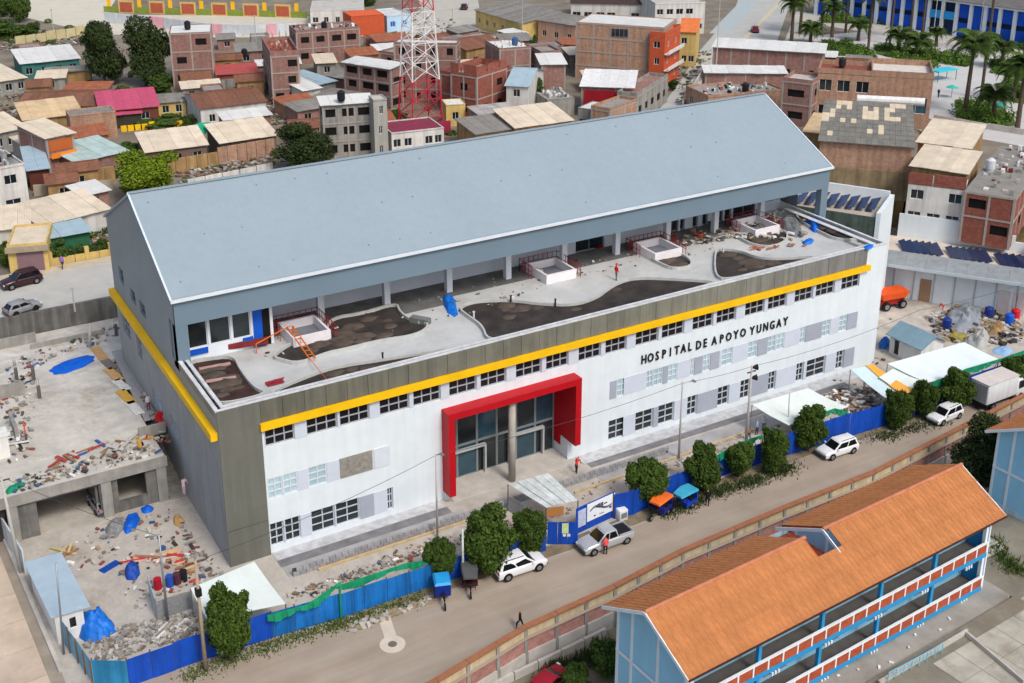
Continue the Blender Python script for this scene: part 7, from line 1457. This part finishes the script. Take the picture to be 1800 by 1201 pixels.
mb = MB(); mb.hexa([(-.5, -.5, HB+.4), (Ln+.5, -.5, HB+.4), (Ln+.5, 12, HB+.4), (-.5, 12, HB+.4), (-.5, -.5, HB+.5), (Ln+.5, -.5, HB+.5), (Ln+.5, 6, HB+2.6), (-.5, 6, HB+2.6)]); part('roof', mb, M((110, 106, 104), .9, .2, .8, .3, corr=1.4), t)
for a, h, r, l in (((1391, 74), 8.5, 3.6, 'bushy palm left of the plaza, nearest the road'), ((1406, 60), 9.0, 3.2, 'bushy palm right behind the nearest one'), ((1424, 76), 3.2, 3.2, 'low wide palm behind the long brick house'), ((1613, 98), 2.8, 4.0, 'low wide palm in the green bed by the plaza'),
                   ((1696, 200), 12.0, 4.6, 'stout palm standing in the front garden bed of plaza'), ((1788, 226), 10.5, 4.0, 'palm at the right edge over the garden bed'), ((1645, 82), 3.0, 2.4, 'small palm beside the green school kiosk'), ((1462, 66), 6.5, 3.4, 'medium palm between the first two thin tall palms'), ((1508, 72), 3.4, 3.0, 'low palm left of the green bed'), ((1578, 92), 3.6, 3.4, 'low palm at the left end of green bed'), ((1760, 120), 4.0, 3.4, 'low palm in the right edge bed'), ((1780, 178), 5.5, 3.8, 'medium palm in the bed below turquoise parasol'), ((1745, 212), 4.2, 3.6, 'low palm inside the front garden bed')):
    palm(*a, h, r, l, nf=30, tr=.36)
for k, (a, h, l) in enumerate((((1443, 60), 17, 'first from left of the thin tall palms'), ((1486, 58), 17, 'second from left of the thin tall palms'), ((1527, 68), 17, 'third from left of the thin tall palms'), ((1564, 78), 17, 'fourth from left of the thin tall palms'), ((1598, 78), 17, 'fifth from left, close to its right neighbour'), ((1619, 74), 17, 'sixth from left, close to its left neighbour'), ((1724, 174), 28, 'tallest thin palm crossing the plaza'), ((1799, 106), 20, 'thin tall palm at the right edge'), ((1525, 96), 12, 'thin palm trunk rising behind the brick block'))):
    palm(*a, h, 3.2, 'tall thin palm, '+l, nf=18, tr=.26, group='tall thin palms around the plaza')
t = thing('plaza_kiosk', 'turquoise low kiosk roof in the middle of the plaza', 'kiosk', at(1648, 146, T)); mb = MB(); mb.box(0, 0, 1.9, 5.5, 2.6, 2.15); part('roof', mb, M((70, 190, 206), .6, .1), t)
for x, y in ((.2, .2), (5.3, .2), (.2, 2.4), (5.3, 2.4)): mb = MB(); mb.tube((x, y, 0), (x, y, 1.9), .07, n=6); part('post', mb, TEAL, t)
for k, (x, y, l) in enumerate(((1775, 128, 'upper turquoise parasol stand at right of plaza'), (1672, 172, 'small turquoise parasol at the garden path'), (1755, 204, 'turquoise bench canopy within the garden bed'))): 
    mb = MB(); mb.tube((0, 0, 0), (0, 0, 2.0), .06, n=6); t = thing('parasol', l, 'parasol', at(x, y, T)); part('pole', mb, STEEL, t); mb = MB(); mb.tube((0, 0, 1.9), (0, 0, 2.4), 1.2, .1, 8); part('canopy', mb, M((60, 186, 170), .7, .1), t)
for x, y, l, c in ((1649, 172, 'person in dark clothes on the plaza path', (40, 40, 60)), (1113, 464, '', None)):
    if c: person(x, y, l, c, z=T)
person(110, 473, 'person in purple shirt walking on the back street pavement', (140, 110, 190), (40, 36, 44), 'walk', z=T+.13, rz=1)
# vegetation in town
tree(186, 150, 42, 84, 'large green tree, left of the pair of big dark trees', 'big', 1, T, name='leafy_tree', trunk_frac=.12)
tree(264, 150, 36, 84, 'very dark tree, right of the pair beside the brick tower', 'big', 2, T, name='leafy_tree', trunk_frac=.12)
tree(282, 162, 128, 56, 'low green bush at foot of the very dark tree', 'bush', 3, T, name='shrub', trunk_frac=.05)
tree(258, 352, 262, 118, 'bright yellow green tree behind the hospital ridge corner', 'bright', 1, T, name='leafy_tree', trunk_frac=.12)
tree(536, 300, 222, 112, 'dark round tree touching the hospital ridge', 'big', 3, T, name='leafy_tree', trunk_frac=.1)
tree(232, 280, 246, 36, 'small dark scraggly tree between pale green and cream roofs', 'bush', 1, T, name='small_tree', trunk_frac=.3)
for k, a in enumerate(((34, 40, -24, 44, 'tree at upper left corner with visible trunk'), (20, 66, 34, 70, 'hedge mass at the upper left edge'), (52, 62, 40, 44, 'clipped hedge right of the upper left hedge mass'), (6, 30, -20, 40, 'dark tree cut by the upper left corner'), (10, 470, 420, 30, 'small tree at left edge beside the cream garage'),
                       (108, 460, 424, 44, 'garden shrub behind the low cream garden wall'), (140, 455, 428, 34, 'second garden shrub right of the first behind the garden wall'), (180, 448, 412, 30, 'garden shrub nearest the hospital corner'), (60, 330, 310, 26, 'shrub under the blue grey corrugated roof'),
                       (280, 222, 206, 90, 'green garden hedge behind the yellow fence'), (334, 222, 200, 26, 'small shrub at right end of the garden hedge'), (700, 215, 190, 44, 'bush behind the mast foot'), (752, 96, 62, 40, 'small dark tree above the brick roofs, left of mast'), (850, 106, 78, 48, 'dark bush behind the unfinished brick house'), (938, 110, 60, 18, 'narrow dark tree beside brick house with white debris'), (948, 190, 128, 28, 'dark olive thicket between blue gable and brick house'), (1183, 160, 135, 18, 'small bush by the balustrade house'), (590, 70, 60, 20, 'bush beside the orange house'), (640, 10, -10, 60, 'tree mass at the top edge above the orange house'))):
    tree(a[0], a[1], a[2], a[3], a[4], 'bush', 1+k % 4, T, name='shrub', trunk_frac=.06)
# cars in town
car(38, 501, YAW*-1+.75+PI, MAROON, 'dark maroon hatchback parked on the back street', 'suv', z=T+.01, scale=1.0)
car(40, 548, YAW*-1+.85, M((140, 142, 146), .9, .2, 1, .3), 'grey covered car behind the retaining wall', 'hatch', z=T+.01, scale=.95)
car(816, 16, 1.0, MAROON, 'dark car driving on town road at the top centre', 'hatch', z=T+.03, scale=1.0)
car(1327, 56, .9, M((120, 24, 40), .3, .1), 'red car on the road at the top right', 'hatch', z=T+.05)
car(1754, 88, .1, CW_, 'white car parked along plaza road before the blue school', 'suv', z=T+.06)
for k, (bx, by, ty, l) in enumerate(((1256, 168, -6, 'tall white pole in front of the long brick house'), (95, 60, 18, 'thin lamp post on the upper left lane'), (1640, 66, -10, 'white flagpole before the blue school, left one'), (1652, 72, -10, 'white flagpole before blue school, middle one'), (1718, 90, -8, 'white flagpole before blue school, right one'), (452, 100, 28, 'thin pole behind the tall pinkish brick house'), (796, 60, 18, 'thin lamp post beside the town road'), (918, 78, -5, 'thin utility pole before yellow walled house'), (132, 548, 508, 'small sign post on the back street'), (322, 212, 178, 'thin white pole by the green tarp'))):
    z_ = T; mb = MB(); h = hgt(bx, by, ty, z_); mb.tube((0, 0, 0), (0, 0, h), .1, .07, 8); t = thing('lamp_post', l, 'post', at(bx, by, z_)); part('shaft', mb, CP_, t); mb = MB(); mb.box(-.15, -.15, h, .15, .15, h+.15); part('post_cap', mb, CP_, t)

# small sheds and back houses that fill the blocks
def inpoly(p, poly):
    c = False; n = len(poly)
    for i in range(n):
        (x0, y0), (x1, y1) = poly[i], poly[(i+1) % n]
        if (y0 > p[1]) != (y1 > p[1]) and p[0] < (x1-x0)*(p[1]-y0)/(y1-y0)+x0: c = not c
    return c
FREE = [[(0, 155), (0, 480), (20, 440), (200, 420), (200, 330), (480, 300), (1180, 180), (1180, 115), (1000, 70), (640, 84), (380, 75), (380, 110), (290, 170), (150, 165), (140, 85), (0, 100)], [(1255, 190), (1250, 96), (1440, 100), (1640, 150), (1625, 200), (1700, 250), (1800, 262), (1800, 420), (1600, 330), (1400, 200)], [(660, 84), (900, 62), (1000, 60), (1000, 90), (700, 100)]]
KEEP = [[(235, 185), (345, 180), (345, 262), (240, 268)], [(255, 255), (500, 235), (500, 285), (255, 305)], [(1240, 60), (1460, 70), (1460, 112), (1240, 108)], [(110, 60), (310, 40), (310, 170), (140, 170)], [(0, 440), (200, 430), (200, 600), (0, 600)], [(200, 262), (330, 255), (330, 340), (200, 350)], [(700, 190), (800, 190), (800, 240), (700, 240)], [(1180, 100), (1262, 84), (1262, 250), (1080, 260), (1150, 205)], [(215, 195), (335, 190), (335, 230), (215, 235)]]
RECTS = []
for o in list(COL.objects):
    if 'w' in o.keys() and not o.parent: RECTS.append((o, Vector(o.location), o.rotation_euler.z, o['w'], o['d']))
for nm in ('warehouse',): o = bpy.data.objects[nm]; RECTS.append((o, Vector(o.location), o.rotation_euler.z, W_ if False else 18., 14.))
def inrect(p, R, m):
    o, l, a, w_, d_ = R; q = p-l; x = q.x*math.cos(a)+q.y*math.sin(a); y = -q.x*math.sin(a)+q.y*math.cos(a); return -m < x < w_+m and -m < y < d_+m
g = random.Random(21); used_l = set(); nfill = 0
DIRS = {(-1, 0): 'left of', (1, 0): 'right of', (0, -1): 'in front of', (0, 1): 'behind'}
STY = [('rust tiled', (GB, TILE, .7), TANB, 'shed'), ('grey sheet roofed', (SH, ROOFG, .5), BRICK, 'lean-to'), ('cream roofed', (SH, CREAM, .5), GREYW, 'shed'), ('brick flat roofed', (FLT, CONC, .4), BRICK, 'annex'), ('rusty roofed', (SH, RUST, .5), BRICKT, 'shed'), ('white roofed', (SH, ROOFW, .4), BRICK, 'annex'), ('grey walled', (FLT, CONCL, .5), GREYW, 'annex'), ('dull tiled', (GB, TILE, .8), W1, 'cottage')]
for tr_ in range(5200):
    if nfill >= 105: break
    px_, py_ = g.uniform(0, 1800), g.uniform(60, 440)
    if not any(inpoly((px_, py_), f) for f in FREE) or any(inpoly((px_, py_), f) for f in KEEP): continue
    c = at(px_, py_, T); near = min(RECTS, key=lambda R: (R[1]+V(R[3]/2*math.cos(R[2])-R[4]/2*math.sin(R[2]), R[3]/2*math.sin(R[2])+R[4]/2*math.cos(R[2]), 0)-c).length)
    yw = near[2]; w_, d_ = g.uniform(3.5, 8.5), g.uniform(3.5, 6.5); ux, uy = V(math.cos(yw), math.sin(yw), 0), V(-math.sin(yw), math.cos(yw), 0)
    o0_ = c-ux*w_/2-uy*d_/2; R_new = (None, o0_, yw, w_, d_); corners = [o0_+ux*w_*a+uy*d_*b for a in (0, .5, 1) for b in (0, .5, 1)]
    if any(inrect(p, R, .5) for p in corners for R in RECTS): continue
    if any(inrect(R[1]+V(math.cos(R[2]), math.sin(R[2]), 0)*R[3]*a+V(-math.sin(R[2]), math.cos(R[2]), 0)*R[4]*b, R_new, .4) for R in RECTS for a in (0, .5, 1) for b in (0, .5, 1)): continue
    if o0_.y < 58: continue
    ok = True
    for p in corners:
        q = pr(p)
        if any(inpoly(q, f) for f in KEEP) or not any(inpoly(q, f) for f in FREE): ok = False
    if not ok: continue
    st_ = STY[g.randrange(len(STY))]; h_ = g.uniform(2.3, 3.2)+(2.7 if g.random() < .18 and st_[1][0] == FLT and py_ < 170 else 0)
    nc = near[1]+V(near[3]/2*math.cos(yw)-near[4]/2*math.sin(yw), near[3]/2*math.sin(yw)+near[4]/2*math.cos(yw), 0); qn, qc = pr(nc), pr(c); dx_, dy_ = qc[0]-qn[0], qc[1]-qn[1]
    dr = DIRS[(1 if dx_ > 0 else -1, 0)] if abs(dx_) > abs(dy_)*1.2 else DIRS[(0, -1 if dy_ > 0 else 1)]
    nl = near[0]['label'].split(' '); 
    for stop in ('with', 'behind', 'beside', 'in', 'at', 'above', 'below', 'left', 'right', 'cut', 'just', 'between', 'under', 'off', 'by', 'facing', 'running', 'attached', 'peeking', 'stepping'):
        if stop in nl[2:]: nl = nl[:2+nl[2:].index(stop)]
    base_l = ' '.join(nl[:8]); ln = None
    for sz in ('small', 'low', 'narrow', 'tiny', 'squat', 'plain'):
        cand = f"{sz} {st_[0]} {st_[3]} {dr} the {base_l}"
        if cand not in used_l: ln = cand; break
    if not ln: continue
    used_l.add(ln); u_ = ux; fl, fr = o0_, o0_+ux*w_
    A_ = pr(V(fl.x, fl.y, T+h_)); B_ = pr(V(fr.x, fr.y, T+h_)); q3 = o0_+uy*d_; C3 = pr(V(q3.x, q3.y, T+h_+(st_[1][2] if st_[1][0] == SH else 0)))
    t = house(ln, A_, B_, C3, h_, st_[2], st_[1], (max(1, int(h_/2.6)), max(1, int(w_/3.2))), (0, 0), st_[2] is BRICK and st_[1][0] == FLT, name='outbuilding', cat=st_[3])
    RECTS.append((t, Vector(t.location), t.rotation_euler.z, t['w'], t['d'])); nfill += 1
print('fill houses', nfill)
# weeds, scrap and low walls that fill the yards between the houses
YM = [CONC, CONCL, M((120, 100, 80), .9, .3), M((80, 74, 66), .9, .3), M((130, 100, 84), .9), M((80, 96, 50), .9, .3), CONC]
yards = [([(150, 300), (230, 280), (240, 310), (160, 320)], 'scrap and rubble in yard left of the bright green tree'), ([(370, 120), (470, 110), (470, 170), (380, 175)], 'scrap and rubble in yard between brick tower and tall pinkish house'),
  ([(470, 180), (545, 160), (550, 215), (480, 220)], 'scrap in the yard left of the grey three storey house'), ([(300, 300), (480, 275), (480, 300), (320, 325)], 'scrap along the lane behind the hospital ridge'),
  ([(600, 130), (700, 120), (700, 210), (640, 215)], 'scrap around the mast foot'), ([(820, 190), (960, 170), (1020, 185), (900, 210)], 'rubble in yards below the blue gable'),
  ([(0, 60), (160, 60), (160, 80), (0, 90)], 'scrap strip below the upper left hedge'), ([(0, 170), (60, 160), (60, 300), (0, 300)], 'scrap between the roofs at left edge'),
  ([(1190, 100), (1250, 90), (1250, 200), (1190, 210)], 'stones beside the rising road'), ([(560, 40), (800, 30), (800, 100), (560, 110)], 'stones on the slope under the orange house'), ([(800, 70), (1010, 60), (1010, 120), (820, 130)], 'stones between houses in the upper centre'), ([(60, 410), (200, 395), (200, 450), (80, 460)], 'garden scrap behind the cream garden wall'),
  ([(1440, 190), (1620, 200), (1700, 300), (1600, 330), (1450, 300)], 'rubble around the patched warehouse')]
for k, (p, l) in enumerate(yards): rubble('yard_scrap', p, T, 300, .12, .55, YM, l, 60+k, .25)
for k, (p, n_, l) in enumerate((([(0, 40), (120, 40), (130, 75), (0, 90)], 26, 'weeds under the hedges at the upper left'), ([(150, 120), (300, 110), (310, 165), (160, 175)], 26, 'undergrowth around the two big dark trees'), ([(215, 205), (330, 195), (330, 228), (215, 238)], 16, 'green garden planting behind the yellow fence'),
  ([(470, 130), (560, 120), (560, 210), (480, 220)], 10, 'weeds in yards by the tall pinkish brick house'), ([(840, 85), (1000, 70), (1000, 125), (850, 130)], 18, 'weeds between roofs in the upper centre'), ([(90, 415), (190, 400), (195, 445), (95, 460)], 14, 'garden plants before the green walled house'),
  ([(680, 195), (840, 190), (840, 235), (690, 240)], 12, 'weeds at the mast foot'), ([(150, 300), (210, 285), (215, 320), (150, 325)], 8, 'weeds along the adobe wall'), ([(640, 60), (760, 60), (760, 78), (640, 78)], 10, 'hedge below the orange house'))):
    P = [at(x, y, T) for x, y in p]; g = np.random.default_rng(70+k); c = sum(P, V(0, 0, 0))/len(P); bl = []
    for i in range(n_):
        j = g.integers(len(P)); a, b = P[j], P[(j+1) % len(P)]; u, v = sorted(g.random(2)); q = a*float(u)+b*float(v-u)+c*float(1-v); s = g.uniform(.5, 1.5); bl.append((q.x, q.y, T+.15, s, s, s*g.uniform(.4, 1.1)))
    q = put('undergrowth', leaf_mesh('undergrowth', bl, 230*n_, .2, LEAFP, k)); q['kind'] = 'stuff'; q['label'] = l
# low yard walls
for k, (a, b, h, m_, l) in enumerate((((0, 262), (60, 256), 2.2, BRICKT, 'low brick wall behind the blue grey roof'), ((380, 160), (470, 150), 2.0, GREYW, 'low grey wall behind the white cottage'), ((150, 205), (172, 238), 2.0, BRICK, 'short brick wall beside the blank brick building'), ((556, 232), (560, 262), 2.2, GREYW, 'low wall left of the grey house'), ((820, 150), (850, 190), 2.2, BRICK, 'brick yard wall below the unfinished wing'), ((640, 84), (690, 78), 2.4, BRICK, 'brick yard wall left of the mast houses'), ((60, 345), (200, 335), 1.6, M((180, 170, 150), .9, .2), 'pale low lane wall at left'), ((330, 330), (480, 300), 1.2, W1, 'white low wall just behind the hospital ridge'), ((1200, 190), (1236, 130), 1.2, CONCL, 'concrete balustrade along the rising road'), ((1640, 212), (1800, 238), 1.0, CONCL, 'low plaza edge wall behind cream roofs'), ((1700, 330), (1702, 250), 2.2, CONCL, 'side wall between cream roof and rough flat roof'))):
    A, B = at(*a, T), at(*b, T); t = thing('yard_wall', l, 'wall', A); n_ = 5
    for q in range(n_): mb = MB(); e = (B-A); mb.bar(e*(q/n_+.004)+V(0, 0, h/2), e*((q+1)/n_-.004)+V(0, 0, h/2), .22, h+rnd.uniform(-.1, .1)); part('wall_panel', mb, m_, t)

for k, (x, y, z_, c, l) in enumerate(((330, 52, 10.3, (30, 30, 34), 'black water tank on the white roof of the three storey brick house'), (600, 178, 8.9, (30, 30, 34), 'black water tank on the grey three storey house'), (905, 80, 6.5, (60, 90, 130), 'blue water tank on the brick house with white debris'), (570, 52, 6.7, (30, 30, 34), 'black tank on the two storey brick house in upper row'), (1310, 162, 3.5, (30, 30, 34), 'black tank on the dim cluttered house by hospital roof tip'), (1740, 300, 6.1, (200, 204, 206), 'white tank on the rough grey flat roof at right'), (430, 100, 2.9, (30, 30, 34), 'black tank beside the low red brick annex'), (1480, 118, 8.8, (40, 40, 44), 'black tank on modern brick house roof'))):
    mb = MB(); mb.tube((0, 0, 0), (0, 0, .3), .5, n=10); mb.tube((0, 0, .3), (0, 0, 1.4), .6, n=14); mb.tube((0, 0, 1.4), (0, 0, 1.7), .6, .2, 14); q = solid('water_tank', mb, M(c, .5, .1), l, 'water tank'); q.location = at(x, y, T+z_)
